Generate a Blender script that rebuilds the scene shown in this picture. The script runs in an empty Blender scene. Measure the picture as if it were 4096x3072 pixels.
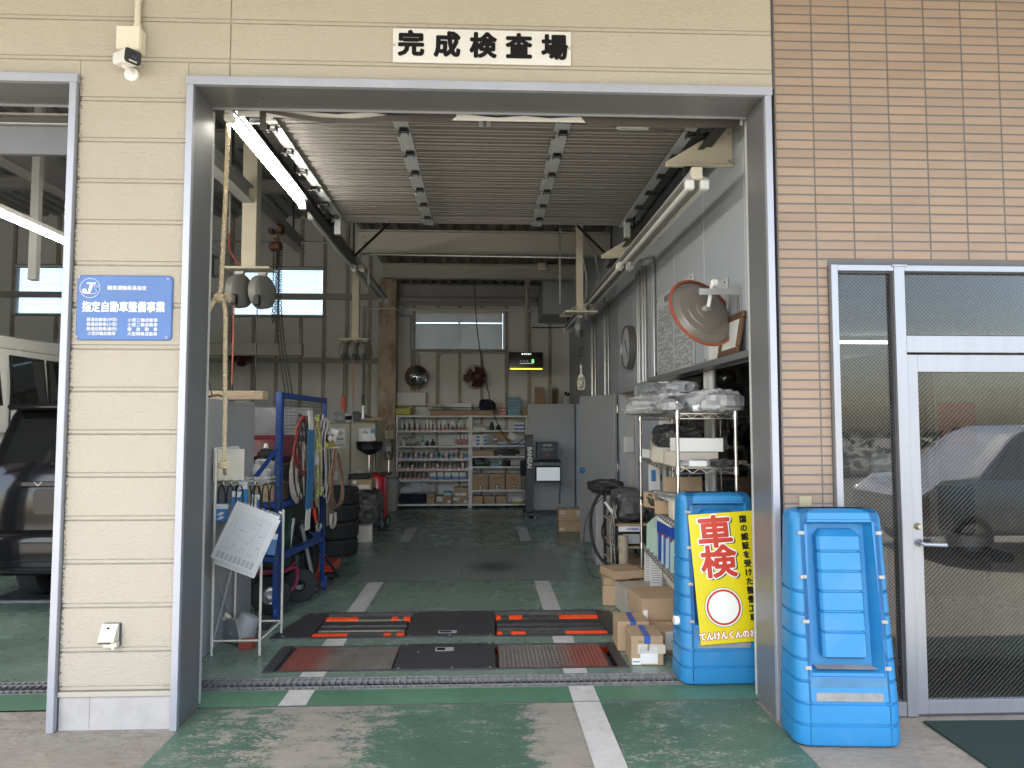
import bpy, math, random
from mathutils import Vector, Matrix
random.seed(7)
R = math.radians
sc = bpy.context.scene
C = sc.collection
# ---------------------------------------------------------------- camera
cam_d = bpy.data.cameras.new('camera'); cam = bpy.data.objects.new('camera', cam_d); C.objects.link(cam)
cam.location = (0, 0, 1.6); cam.rotation_euler = (R(90 + 3.324), 0, R(-2.3255))
cam_d.sensor_width = 36; cam_d.lens = 24.965; cam_d.clip_start = 0.05; cam_d.clip_end = 2000
sc.camera = cam
# ---------------------------------------------------------------- sky, sun, exposure
SUN_EL, SUN_AZ = 52, 200          # compass-like: the sun stands behind the photographer, a little to the left
wd = bpy.data.worlds.new('World'); sc.world = wd; wd.use_nodes = True
nt = wd.node_tree; bg = nt.nodes['Background']
sky = nt.nodes.new('ShaderNodeTexSky'); sky.sky_type = 'NISHITA'; sky.sun_disc = False
sky.sun_elevation = R(SUN_EL); sky.sun_rotation = R(SUN_AZ); sky.dust_density = 2.5; sky.air_density = 1.0; sky.ozone_density = 1.0
nt.links.new(sky.outputs[0], bg.inputs[0]); bg.inputs[1].default_value = 0.15
sl = bpy.data.lights.new('sun', 'SUN'); sun = bpy.data.objects.new('sun', sl); C.objects.link(sun)
sl.energy = 5.0; sl.angle = R(0.6); sl.color = (1, 0.95, 0.87)
_d = Vector((math.sin(R(SUN_AZ)) * math.cos(R(SUN_EL)), math.cos(R(SUN_AZ)) * math.cos(R(SUN_EL)), math.sin(R(SUN_EL))))
sun.rotation_euler = (-_d).to_track_quat('-Z', 'Y').to_euler(); sun.location = (0, -10, 20)
sc.view_settings.view_transform = 'Standard'; sc.view_settings.look = 'None'
sc.view_settings.exposure = 2.2; sc.view_settings.gamma = 1.0
sc.cycles.max_bounces = 8; sc.cycles.diffuse_bounces = 5; sc.cycles.glossy_bounces = 3; sc.cycles.transparent_max_bounces = 10
sc.cycles.sample_clamp_indirect = 6.0; sc.cycles.caustics_reflective = False; sc.cycles.caustics_refractive = False

# ---------------------------------------------------------------- materials
MATS = {}
def mk(name, col, rough=0.55, metal=0.0, var=0.10, vs=4.0, bump=0.0, bs=60.0, bd=0.002, rnd=0.0, dirt=0.0, ds=1.5,
       dcol=(0.10, 0.085, 0.07), dth=0.55, spec=0.5, coat=0.0, stretch=None, rvar=0.08):
    m = bpy.data.materials.new(name); m.use_nodes = True; n = m.node_tree.nodes; L = m.node_tree.links
    b = n['Principled BSDF']; b.inputs['Metallic'].default_value = metal
    b.inputs['Specular IOR Level'].default_value = spec
    if coat: b.inputs['Coat Weight'].default_value = coat; b.inputs['Coat Roughness'].default_value = 0.06
    g = n.new('ShaderNodeNewGeometry'); pos = g.outputs['Position']
    if stretch:
        mp = n.new('ShaderNodeMapping'); mp.inputs['Scale'].default_value = stretch; L.new(pos, mp.inputs[0]); pos = mp.outputs[0]
    nz = n.new('ShaderNodeTexNoise'); nz.inputs['Scale'].default_value = vs; nz.inputs['Detail'].default_value = 7; nz.inputs['Roughness'].default_value = 0.65
    L.new(pos, nz.inputs['Vector'])
    mr = n.new('ShaderNodeMapRange'); mr.inputs[1].default_value = 0.3; mr.inputs[2].default_value = 0.7
    mr.inputs[3].default_value = 1 - var; mr.inputs[4].default_value = 1 + var; L.new(nz.outputs['Fac'], mr.inputs[0])
    vm = n.new('ShaderNodeVectorMath'); vm.operation = 'SCALE'; vm.inputs[0].default_value = col; L.new(mr.outputs[0], vm.inputs['Scale'])
    out = vm.outputs[0]
    if rnd:
        oi = n.new('ShaderNodeObjectInfo'); m2 = n.new('ShaderNodeMapRange'); m2.inputs[3].default_value = 1 - rnd; m2.inputs[4].default_value = 1 + rnd
        L.new(oi.outputs['Random'], m2.inputs[0]); v2 = n.new('ShaderNodeVectorMath'); v2.operation = 'SCALE'
        L.new(out, v2.inputs[0]); L.new(m2.outputs[0], v2.inputs['Scale']); out = v2.outputs[0]
    if dirt:
        d = n.new('ShaderNodeTexNoise'); d.inputs['Scale'].default_value = ds; d.inputs['Detail'].default_value = 9; d.inputs['Roughness'].default_value = 0.7
        L.new(pos, d.inputs['Vector'])
        dm = n.new('ShaderNodeMapRange'); dm.inputs[1].default_value = dth; dm.inputs[2].default_value = dth + 0.18; dm.inputs[3].default_value = 0; dm.inputs[4].default_value = dirt
        L.new(d.outputs['Fac'], dm.inputs[0])
        mx = n.new('ShaderNodeMix'); mx.data_type = 'RGBA'; L.new(dm.outputs[0], mx.inputs[0]); L.new(out, mx.inputs[6]); mx.inputs[7].default_value = (*dcol, 1); out = mx.outputs[2]
    L.new(out, b.inputs['Base Color'])
    rr = n.new('ShaderNodeMapRange'); rr.inputs[3].default_value = max(0.02, rough - rvar); rr.inputs[4].default_value = min(1, rough + rvar)
    L.new(nz.outputs['Fac'], rr.inputs[0]); L.new(rr.outputs[0], b.inputs['Roughness'])
    if bump:
        bz = n.new('ShaderNodeTexNoise'); bz.inputs['Scale'].default_value = bs; bz.inputs['Detail'].default_value = 4; L.new(pos, bz.inputs['Vector'])
        bp = n.new('ShaderNodeBump'); bp.inputs['Strength'].default_value = bump; bp.inputs['Distance'].default_value = bd
        L.new(bz.outputs['Fac'], bp.inputs['Height']); L.new(bp.outputs[0], b.inputs['Normal'])
    MATS[name] = m; return m
def emit(name, col, s):
    m = bpy.data.materials.new(name); m.use_nodes = True; n = m.node_tree.nodes
    b = n['Principled BSDF']; b.inputs['Base Color'].default_value = (0.8, 0.8, 0.8, 1)
    b.inputs['Emission Color'].default_value = (*col, 1); b.inputs['Emission Strength'].default_value = s
    MATS[name] = m; return m
def glassy(name, tint=(0.85, 0.9, 0.88), fres=1.45, rough=0.0, body=0.0, bcol=(0.5, 0.5, 0.5), wires=0.0, crumple=0.0, trans=False, dirs=(1, -1)):
    """Thin pane or film: see-through with a Fresnel mirror on top, optionally milky, wired or crumpled."""
    m = bpy.data.materials.new(name); m.use_nodes = True; n = m.node_tree.nodes; L = m.node_tree.links
    n.remove(n['Principled BSDF']); o = n['Material Output']
    t = n.new('ShaderNodeBsdfTransparent'); t.inputs[0].default_value = (*tint, 1)
    gl = n.new('ShaderNodeBsdfGlossy'); gl.inputs['Roughness'].default_value = rough
    fr = n.new('ShaderNodeFresnel'); fr.inputs[0].default_value = fres
    base = t.outputs[0]
    if body:
        df = n.new('ShaderNodeBsdfTranslucent' if trans else 'ShaderNodeBsdfDiffuse'); df.inputs[0].default_value = (*bcol, 1); mb = n.new('ShaderNodeMixShader'); mb.inputs[0].default_value = body
        L.new(base, mb.inputs[1]); L.new(df.outputs[0], mb.inputs[2]); base = mb.outputs[0]
    g = n.new('ShaderNodeNewGeometry')
    if crumple:
        vz = n.new('ShaderNodeTexNoise'); vz.inputs['Scale'].default_value = 18; vz.inputs['Detail'].default_value = 5; L.new(g.outputs['Position'], vz.inputs['Vector'])
        bp = n.new('ShaderNodeBump'); bp.inputs['Strength'].default_value = crumple; bp.inputs['Distance'].default_value = 0.03
        L.new(vz.outputs['Fac'], bp.inputs['Height']); L.new(bp.outputs[0], gl.inputs['Normal']); L.new(bp.outputs[0], fr.inputs['Normal'])
    mx = n.new('ShaderNodeMixShader'); L.new(fr.outputs[0], mx.inputs[0]); L.new(base, mx.inputs[1]); L.new(gl.outputs[0], mx.inputs[2]); out = mx.outputs[0]
    if wires:
        sp = n.new('ShaderNodeSeparateXYZ'); L.new(g.outputs['Position'], sp.inputs[0]); prev = None
        for sgn in dirs:
            a = n.new('ShaderNodeMath'); a.operation = 'MULTIPLY_ADD'; L.new(sp.outputs[2], a.inputs[0]); a.inputs[1].default_value = sgn; L.new(sp.outputs[0], a.inputs[2])
            k = n.new('ShaderNodeMath'); k.operation = 'MULTIPLY'; L.new(a.outputs[0], k.inputs[0]); k.inputs[1].default_value = 1 / wires
            f = n.new('ShaderNodeMath'); f.operation = 'FRACT'; L.new(k.outputs[0], f.inputs[0])
            c = n.new('ShaderNodeMath'); c.operation = 'LESS_THAN'; L.new(f.outputs[0], c.inputs[0]); c.inputs[1].default_value = 0.026
            if prev is None: prev = c
            else:
                w = n.new('ShaderNodeMath'); w.operation = 'MAXIMUM'; L.new(prev.outputs[0], w.inputs[0]); L.new(c.outputs[0], w.inputs[1]); prev = w
        wd_ = n.new('ShaderNodeBsdfDiffuse'); wd_.inputs[0].default_value = (0.46, 0.46, 0.45, 1)
        m3 = n.new('ShaderNodeMixShader'); L.new(prev.outputs[0], m3.inputs[0]); L.new(out, m3.inputs[1]); L.new(wd_.outputs[0], m3.inputs[2]); out = m3.outputs[0]
    L.new(out, o.inputs[0]); MATS[name] = m; return m

mk('siding', (0.392, 0.356, 0.288), 0.8, var=0.04, vs=1.3, bump=1.0, bs=80, bd=0.006, dirt=0.10, ds=0.9, dcol=(0.30, 0.25, 0.17), stretch=(0.7, 1, 1.1))
mk('siding_trim', (0.40, 0.37, 0.315), 0.7, var=0.05)
mk('concrete', (0.40, 0.38, 0.35), 0.85, var=0.16, vs=3, bump=0.3, bs=40, dirt=0.25, ds=2.2, dcol=(0.2, 0.17, 0.13))
mk('plinth', (0.38, 0.37, 0.355), 0.85, var=0.12, vs=6, bump=0.2, bs=40, dirt=0.3, ds=5, dcol=(0.33, 0.3, 0.27), dth=0.5)
mk('white_metal', (0.37, 0.385, 0.435), 0.38, 0.35, var=0.05, dirt=0.08, ds=6)
mk('jamb_grey', (0.165, 0.168, 0.174), 0.30, 0.2, var=0.05, vs=2, dirt=0.06, ds=3)
mk('jamb_pale', (0.52, 0.52, 0.50), 0.6, var=0.08, dirt=0.35, ds=4, dcol=(0.25, 0.2, 0.15))
mk('tile', (0.292, 0.215, 0.157), 0.6, var=0.07, vs=9, rnd=0.06, bump=0.25, bs=120, bd=0.001, stretch=(0.5, 1, 2))
mk('grout', (0.140, 0.136, 0.14), 0.8, var=0.08)
mk('aluminium', (0.34, 0.35, 0.38), 0.34, 0.55, var=0.05, vs=3, dirt=0.08, ds=4, stretch=(6, 6, 0.5))
mk('alu_dark', (0.05, 0.05, 0.055), 0.5)
mk('wall_light', (0.72, 0.73, 0.735), 0.75, var=0.06, vs=0.8, dirt=0.18, ds=0.8, dcol=(0.25, 0.22, 0.18))
mk('wall_panel', (0.36, 0.385, 0.425), 0.5, 0.05, var=0.04, vs=0.7, dirt=0.06, ds=1.2)
mk('panel_seam', (0.62, 0.64, 0.68), 0.5)
mk('stud', (0.44, 0.41, 0.37), 0.75, var=0.2, vs=9, dirt=0.5, ds=6, dcol=(0.2, 0.11, 0.06), dth=0.45, stretch=(1, 1, 0.4))
mk('girt', (0.36, 0.355, 0.34), 0.65, var=0.1, dirt=0.2, ds=3)
mk('steel_grey', (0.34, 0.34, 0.335), 0.6, var=0.08, vs=2, dirt=0.2, ds=2.5, dcol=(0.16, 0.12, 0.09))
mk('beam_paint', (0.44, 0.425, 0.39), 0.6, var=0.08, vs=1.5, dirt=0.25, ds=3, dcol=(0.16, 0.12, 0.08), dth=0.6)
mk('deck', (0.27, 0.245, 0.215), 0.6, 0.2, var=0.25, vs=3, dirt=0.4, ds=3, stretch=(3, 0.4, 1))
mk('roof_deck', (0.34, 0.34, 0.33), 0.6, 0.2, var=0.15, vs=2, dirt=0.25, ds=2)
mk('rust_column', (0.50, 0.43, 0.34), 0.75, var=0.15, vs=3, dirt=0.85, ds=2.6, dcol=(0.24, 0.125, 0.055), dth=0.47, stretch=(1, 1, 0.5))
mk('post_cream', (0.62, 0.57, 0.46), 0.6, var=0.08, dirt=0.7, ds=25, dcol=(0.22, 0.1, 0.04), dth=0.63)
mk('door_taupe', (0.145, 0.135, 0.126), 0.5, 0.1, var=0.08, vs=2, dirt=0.15, ds=3, stretch=(0.3, 1, 1))
mk('stile_grey', (0.42, 0.44, 0.44), 0.45, 0.3, var=0.06)
mk('black', (0.014, 0.014, 0.015), 0.45, var=0.2)
mk('black_steel', (0.03, 0.031, 0.035), 0.4, 0.5, var=0.2, dirt=0.2, ds=8, dcol=(0.09, 0.08, 0.07))
mk('rubber', (0.018, 0.018, 0.019), 0.75, var=0.2, bump=0.2, bs=90)
mk('dark_pvc', (0.055, 0.048, 0.044), 0.6, var=0.15)
mk('conduit', (0.42, 0.42, 0.41), 0.4, 0.6, var=0.12, dirt=0.2, ds=9)
mk('blind', (0.80, 0.79, 0.75), 0.5, 0.1, var=0.06)
mk('blind_light', (0.82, 0.82, 0.79), 0.5, var=0.05)
mk('white_paint', (0.74, 0.74, 0.72), 0.5, var=0.05, dirt=0.1, ds=7)
mk('white_plastic', (0.78, 0.78, 0.76), 0.35, var=0.03)
mk('cream_plastic', (0.66, 0.62, 0.50), 0.5, var=0.05, dirt=0.2, ds=14, dcol=(0.35, 0.3, 0.2))
mk('sign_white', (0.62, 0.61, 0.585), 0.45, var=0.03, dirt=0.08, ds=9)
mk('ink', (0.010, 0.010, 0.011), 0.85, spec=0.15)
mk('blue_plate', (0.065, 0.15, 0.38), 0.42, var=0.10, vs=5, dirt=0.12, ds=6, dcol=(0.25, 0.35, 0.6))
mk('sign_letter', (0.80, 0.82, 0.84), 0.45)
mk('tank_blue', (0.021, 0.195, 0.43), 0.42, var=0.05, vs=3, bump=0.12, bs=200, bd=0.0006, dirt=0.22, ds=3.5, dcol=(0.16, 0.27, 0.42), dth=0.56)
mk('tank_dust', (0.24, 0.25, 0.25), 0.85, var=0.25, vs=7)
mk('poster_yellow', (0.66, 0.56, 0.012), 0.22, var=0.02, bump=0.12, bs=9, bd=0.01)
mk('poster_red', (0.50, 0.045, 0.025), 0.25); mk('poster_white', (0.82, 0.82, 0.78), 0.25); mk('poster_black', (0.015, 0.015, 0.015), 0.3)
mk('brass', (0.42, 0.37, 0.25), 0.4, 0.7)
mk('chrome', (0.62, 0.60, 0.57), 0.22, 0.95, var=0.08, dirt=0.25, ds=20, dcol=(0.2, 0.15, 0.1))
mk('card', (0.40, 0.28, 0.17), 0.8, var=0.07, vs=5, rnd=0.10, bump=0.1, bs=60)
mk('card_pale', (0.58, 0.53, 0.44), 0.8, var=0.06, vs=5, rnd=0.10, bump=0.1, bs=60)
mk('card_grey', (0.42, 0.39, 0.34), 0.8, var=0.06, vs=5, rnd=0.06)
mk('paper', (0.74, 0.74, 0.71), 0.7, var=0.04, rnd=0.08); mk('tape', (0.42, 0.30, 0.16), 0.3); mk('tape_blue', (0.03, 0.09, 0.33), 0.35)
mk('label_pink', (0.55, 0.14, 0.16), 0.5, rnd=0.15); mk('label_blue', (0.06, 0.19, 0.45), 0.45, rnd=0.15); mk('label_teal', (0.06, 0.24, 0.34), 0.45, rnd=0.2)
mk('shelf_white', (0.72, 0.72, 0.71), 0.5, var=0.05, dirt=0.12, ds=6)
mk('rack_cream', (0.66, 0.63, 0.54), 0.45, var=0.06, dirt=0.2, ds=18)
mk('blue_steel', (0.018, 0.065, 0.26), 0.42, 0.2, var=0.15, vs=12, dirt=0.25, ds=12, dcol=(0.05, 0.05, 0.06))
mk('rope_tan', (0.52, 0.43, 0.29), 0.9, var=0.2, vs=30, bump=0.6, bs=90, bd=0.004)
mk('rope_grey', (0.36, 0.32, 0.27), 0.9, var=0.2, vs=30, bump=0.5, bs=90, bd=0.003)
mk('web_blue', (0.045, 0.16, 0.30), 0.85, var=0.2, vs=20, bump=0.4, bs=150); mk('web_white', (0.62, 0.61, 0.57), 0.8)
mk('web_brown', (0.20, 0.15, 0.11), 0.9, var=0.3, vs=8)
mk('chain_yellow', (0.52, 0.62, 0.10), 0.5); mk('chain_dark', (0.06, 0.055, 0.05), 0.45, 0.8)
mk('cable_red', (0.30, 0.05, 0.035), 0.5); mk('hose_orange', (0.38, 0.11, 0.07), 0.5, var=0.15); mk('red_paint', (0.42, 0.015, 0.02), 0.3, coat=0.4); mk('red_dull', (0.34, 0.06, 0.04), 0.6)
mk('hoist_rust', (0.10, 0.035, 0.018), 0.6, var=0.3, vs=20); mk('fan_brown', (0.075, 0.022, 0.014), 0.45, var=0.2)
mk('reel_grey', (0.22, 0.225, 0.225), 0.45, var=0.12, dirt=0.2, ds=8, dcol=(0.25, 0.24, 0.22))
mk('orange', (0.78, 0.075, 0.012), 0.45, var=0.12, vs=14, dirt=0.5, ds=10, dcol=(0.08, 0.06, 0.05), dth=0.6)
mk('tester_black', (0.045, 0.045, 0.048), 0.5, 0.2, var=0.35, vs=14, dirt=0.35, ds=9, dcol=(0.11, 0.105, 0.10), dth=0.52, stretch=(1, 2.5, 1))
mk('roller_steel', (0.13, 0.125, 0.115), 0.4, 0.7, var=0.35, vs=8, stretch=(2, 10, 10))
mk('grate_steel', (0.24, 0.24, 0.235), 0.5, 0.3, var=0.25, vs=20, dirt=0.3, ds=14)
mk('pit_dark', (0.085, 0.082, 0.076), 0.9, var=0.35, vs=12)
mk('line_white', (0.45, 0.445, 0.43), 0.75, var=0.12, vs=8, dirt=0.55, ds=9, dcol=(0.24, 0.225, 0.20), dth=0.55)
mk('mat_green', (0.012, 0.035, 0.028), 0.95, var=0.2, vs=60, bump=1.0, bs=220, bd=0.006)
mk('car_black', (0.006, 0.0065, 0.008), 0.10, var=0.0, coat=0.25, spec=0.35, rvar=0.01); mk('car_white', (0.60, 0.59, 0.56), 0.25, var=0.02, coat=0.6); mk('car_silver', (0.48, 0.49, 0.50), 0.25, 0.6, var=0.0, coat=0.8)
mk('car_glass', (0.010, 0.011, 0.012), 0.04, var=0.0, spec=0.5, rvar=0.01); mk('tail_red', (0.35, 0.015, 0.015), 0.12, coat=0.8); mk('lamp_clear', (0.55, 0.55, 0.55), 0.1, 0.3)
mk('tyre', (0.020, 0.020, 0.022), 0.8, var=0.2, bump=0.2, bs=60); mk('rim', (0.46, 0.46, 0.46), 0.3, 0.85)
mk('cabinet_cream', (0.46, 0.43, 0.33), 0.5, var=0.05, dirt=0.15, ds=3); mk('door_grey', (0.33, 0.335, 0.34), 0.5, 0.1, var=0.05, vs=1.5, dirt=0.2, ds=2.5, dcol=(0.15, 0.14, 0.13), stretch=(1, 1, 0.3))
mk('machine_navy', (0.028, 0.033, 0.042), 0.4, 0.2, var=0.1); mk('bin_grey', (0.38, 0.33, 0.265), 0.6, var=0.06); mk('navy_cloth', (0.012, 0.016, 0.03), 0.9, var=0.2)
mk('yellow_bag', (0.42, 0.40, 0.06), 0.5, var=0.12, bump=0.5, bs=25, bd=0.01); mk('grey_bag', (0.085, 0.085, 0.085), 0.45, var=0.15, bump=0.7, bs=16, bd=0.02)
mk('green_drum', (0.012, 0.045, 0.030), 0.35, var=0.1); mk('cart_red', (0.22, 0.022, 0.055), 0.45); mk('jack_orange', (0.62, 0.06, 0.02), 0.45, dirt=0.3, ds=10)
mk('wood', (0.42, 0.31, 0.20), 0.8, var=0.2, vs=6, bump=0.3, bs=40, stretch=(1, 1, 8), dirt=0.3, ds=8); mk('wood_frame', (0.12, 0.062, 0.028), 0.4, var=0.25, vs=12)
mk('log', (0.40, 0.33, 0.24), 0.85, var=0.35, vs=14, bump=0.6, bs=30)
mk('mirror_back', (0.22, 0.195, 0.165), 0.3, 0.25, var=0.04); mk('mirror_rim', (0.33, 0.085, 0.05), 0.4); mk('mirror', (0.75, 0.76, 0.76), 0.02, 1.0, var=0.0, rvar=0.01)
mk('clock_face', (0.45, 0.46, 0.47), 0.4, var=0.02); mk('clock_rim', (0.20, 0.19, 0.18), 0.35, 0.5)
mk('board_grey', (0.46, 0.475, 0.49), 0.45, var=0.03); mk('board_ink', (0.10, 0.105, 0.11), 0.5)
mk('mint', (0.50, 0.66, 0.54), 0.6, var=0.03); mk('box_blue', (0.02, 0.07, 0.36), 0.4, var=0.1); mk('book_blue', (0.22, 0.40, 0.52), 0.6, rnd=0.15)
mk('office_floor', (0.34, 0.27, 0.19), 0.35, var=0.1, stretch=(1, 6, 1)); mk('office_wall', (0.42, 0.41, 0.38), 0.8); mk('desk_grey', (0.36, 0.37, 0.38), 0.5); mk('desk_brown', (0.16, 0.11, 0.08), 0.4); mk('navy_chair', (0.03, 0.04, 0.08), 0.8)
mk('screen_off', (0.006, 0.007, 0.009), 0.12, var=0.0); mk('foliage', (0.05, 0.09, 0.03), 0.8, var=0.3, vs=4)
mk('soffit', (0.52, 0.51, 0.47), 0.85, var=0.08, bump=0.9, bs=60, bd=0.006); mk('beam_dark', (0.10, 0.10, 0.10), 0.6)
mk('blue_tape', (0.02, 0.16, 0.42), 0.5); mk('flap_blue', (0.03, 0.25, 0.5), 0.5); mk('green_can', (0.05, 0.30, 0.12), 0.4); mk('copper_brush', (0.14, 0.085, 0.06), 0.8, var=0.4, vs=40)
emit('tube_lit', (1.0, 0.965, 0.85), 28.0); emit('tube_office', (1.0, 0.93, 0.78), 6.0)
emit('screen_yellow', (0.75, 0.70, 0.05), 0.35); emit('screen_text', (0.8, 0.85, 0.8), 0.5); emit('screen_green', (0.15, 0.7, 0.2), 0.4); emit('screen_pale', (0.55, 0.62, 0.68), 0.08)
mk('tube_unlit', (0.62, 0.62, 0.58), 0.3, var=0.03)
glassy('wired_glass', (0.62, 0.64, 0.64), 1.5, wires=0.0225); glassy('wired_glass_door', (0.62, 0.64, 0.64), 1.5, wires=0.027, dirs=(-1,)); glassy('clear_glass', (0.80, 0.83, 0.83), 1.5)
glassy('plastic_bag', (0.92, 0.92, 0.93), 1.6, 0.14, body=0.50, bcol=(0.72, 0.73, 0.75), crumple=1.0)
glassy('plastic_dark', (0.45, 0.45, 0.46), 1.6, 0.12, body=0.35, bcol=(0.08, 0.08, 0.085), crumple=1.0)
glassy('sleeve', (1.0, 1.0, 1.0), 1.4, 0.10, body=0.02, bcol=(0.8, 0.8, 0.82), crumple=0.25)
glassy('frosted', (0.95, 0.96, 0.94), 1.15)

def mildew(m, x0):
    """black mould specks creeping in from the edge of the boards beside the white flange"""
    n = m.node_tree.nodes; L = m.node_tree.links; b = n['Principled BSDF']; old = b.inputs['Base Color'].links[0].from_socket
    g = n.new('ShaderNodeNewGeometry'); sp = n.new('ShaderNodeSeparateXYZ'); L.new(g.outputs['Position'], sp.inputs[0])
    d = n.new('ShaderNodeMath'); d.operation = 'SUBTRACT'; d.inputs[1].default_value = x0; L.new(sp.outputs[0], d.inputs[0])
    a = n.new('ShaderNodeMath'); a.operation = 'ABSOLUTE'; L.new(d.outputs[0], a.inputs[0])
    z = n.new('ShaderNodeTexNoise'); z.inputs['Scale'].default_value = 70; z.inputs['Detail'].default_value = 6; L.new(g.outputs['Position'], z.inputs['Vector'])
    r = n.new('ShaderNodeMapRange'); r.inputs[1].default_value = 0.0; r.inputs[2].default_value = 0.045; r.inputs[3].default_value = 0.30; r.inputs[4].default_value = -0.30; L.new(a.outputs[0], r.inputs[0])
    s = n.new('ShaderNodeMath'); s.operation = 'ADD'; L.new(z.outputs['Fac'], s.inputs[0]); L.new(r.outputs[0], s.inputs[1])
    q = n.new('ShaderNodeMapRange'); q.inputs[1].default_value = 0.62; q.inputs[2].default_value = 0.72; q.inputs[3].default_value = 0; q.inputs[4].default_value = 0.75; L.new(s.outputs[0], q.inputs[0])
    lt = n.new('ShaderNodeMath'); lt.operation = 'LESS_THAN'; lt.inputs[1].default_value = 3.54; L.new(sp.outputs[2], lt.inputs[0]); ml = n.new('ShaderNodeMath'); ml.operation = 'MULTIPLY'; L.new(lt.outputs[0], ml.inputs[0]); L.new(q.outputs[0], ml.inputs[1])
    mx = n.new('ShaderNodeMix'); mx.data_type = 'RGBA'; L.new(ml.outputs[0], mx.inputs[0]); L.new(old, mx.inputs[6]); mx.inputs[7].default_value = (0.06, 0.045, 0.035, 1); L.new(mx.outputs[2], b.inputs['Base Color'])
mildew(MATS['siding'], -2.24)
# worn green floor paint: bare tyre tracks and chips with shapes of their own
def floor_mat(name, tracks, col=(0.062, 0.165, 0.098), bare=(0.265, 0.245, 0.215), chips=0.5, rough=0.5, streak=0.0):
    m = bpy.data.materials.new(name); m.use_nodes = True; n = m.node_tree.nodes; L = m.node_tree.links; b = n['Principled BSDF']
    g = n.new('ShaderNodeNewGeometry'); sp = n.new('ShaderNodeSeparateXYZ'); L.new(g.outputs['Position'], sp.inputs[0])
    def noise(s, det, ro=0.6, st=None):
        z = n.new('ShaderNodeTexNoise'); z.inputs['Scale'].default_value = s; z.inputs['Detail'].default_value = det; z.inputs['Roughness'].default_value = ro
        v = g.outputs['Position']
        if st:
            mp = n.new('ShaderNodeMapping'); mp.inputs['Scale'].default_value = st; L.new(v, mp.inputs[0]); v = mp.outputs[0]
        L.new(v, z.inputs['Vector']); return z.outputs['Fac']
    def math_(op, a, bb, cc=None):
        q = n.new('ShaderNodeMath'); q.operation = op
        for i, t in enumerate((a, bb, cc)):
            if t is None: continue
            if isinstance(t, (int, float)): q.inputs[i].default_value = t
            else: L.new(t, q.inputs[i])
        return q.outputs[0]
    def rng(a, lo, hi, o0=0.0, o1=1.0):
        q = n.new('ShaderNodeMapRange'); L.new(a, q.inputs[0]); q.inputs[1].default_value = lo; q.inputs[2].default_value = hi; q.inputs[3].default_value = o0; q.inputs[4].default_value = o1; return q.outputs[0]
    big = noise(1.6, 5); mid = noise(7, 10, 0.78, (1, 1.8, 1)); fine = noise(55, 9, 0.8, (0.8, 2.0, 1))
    field = None
    for cx, hw, fw, amp in tracks:
        dx = math_('ABSOLUTE', math_('SUBTRACT', sp.outputs[0], cx), 0)
        t = rng(dx, hw, hw + fw, amp, 0.0)
        field = t if field is None else math_('MAXIMUM', field, t)
    lvl = math_('ADD', rng(fine, 0.3, 0.7, 0, 0.5), rng(mid, 0.28, 0.72, 0, 0.5))
    thr = math_('SUBTRACT', chips, rng(big, 0.3, 0.7, -0.07, 0.09))
    mask = math_('SUBTRACT', lvl, thr)
    if field is not None: mask = math_('ADD', mask, field)
    mask = rng(mask, 0.0, 0.05)
    gv = n.new('ShaderNodeVectorMath'); gv.operation = 'SCALE'; gv.inputs[0].default_value = col; L.new(rng(big, 0.25, 0.75, 0.78, 1.25), gv.inputs['Scale'])
    gv2 = n.new('ShaderNodeVectorMath'); gv2.operation = 'SCALE'; L.new(gv.outputs[0], gv2.inputs[0]); L.new(rng(noise(14, 6, 0.6, (1, 3, 1)), 0.25, 0.75, 0.82, 1.15), gv2.inputs['Scale'])
    bv = n.new('ShaderNodeVectorMath'); bv.operation = 'SCALE'; bv.inputs[0].default_value = bare; L.new(rng(mid, 0.25, 0.75, 0.75, 1.2), bv.inputs['Scale'])
    mx = n.new('ShaderNodeMix'); mx.data_type = 'RGBA'; L.new(mask, mx.inputs[0]); L.new(gv2.outputs[0], mx.inputs[6]); L.new(bv.outputs[0], mx.inputs[7])
    L.new(mx.outputs[2], b.inputs['Base Color'])
    L.new(rng(noise(3, 6), 0.3, 0.7, rough - 0.07, rough + 0.07), b.inputs['Roughness']); 
    bp = n.new('ShaderNodeBump'); bp.inputs['Strength'].default_value = 0.25; bp.inputs['Distance'].default_value = 0.002; L.new(math_('ADD', mask, fine), bp.inputs['Height']); L.new(bp.outputs[0], b.inputs['Normal'])
    MATS[name] = m
floor_mat('apron_green', [(-0.88, 0.05, 0.44, 0.29), (0.42, 0.04, 0.22, 0.33), (-1.32, 0.05, 0.2, 0.10), (0.0, 0.02, 0.15, 0.02), (0.98, 0.10, 0.25, 0.08)], chips=0.635, col=(0.060, 0.120, 0.084))
floor_mat('shop_green', [], chips=0.97, rough=0.27, col=(0.150, 0.218, 0.175))
floor_mat('threshold_green', [(0.38, 0.02, 0.10, 0.10)], chips=0.80, rough=0.40, col=(0.080, 0.175, 0.112))
floor_mat('ground_concrete', [], col=(0.27, 0.25, 0.212), bare=(0.20, 0.18, 0.147), chips=0.56, rough=0.85)

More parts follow.
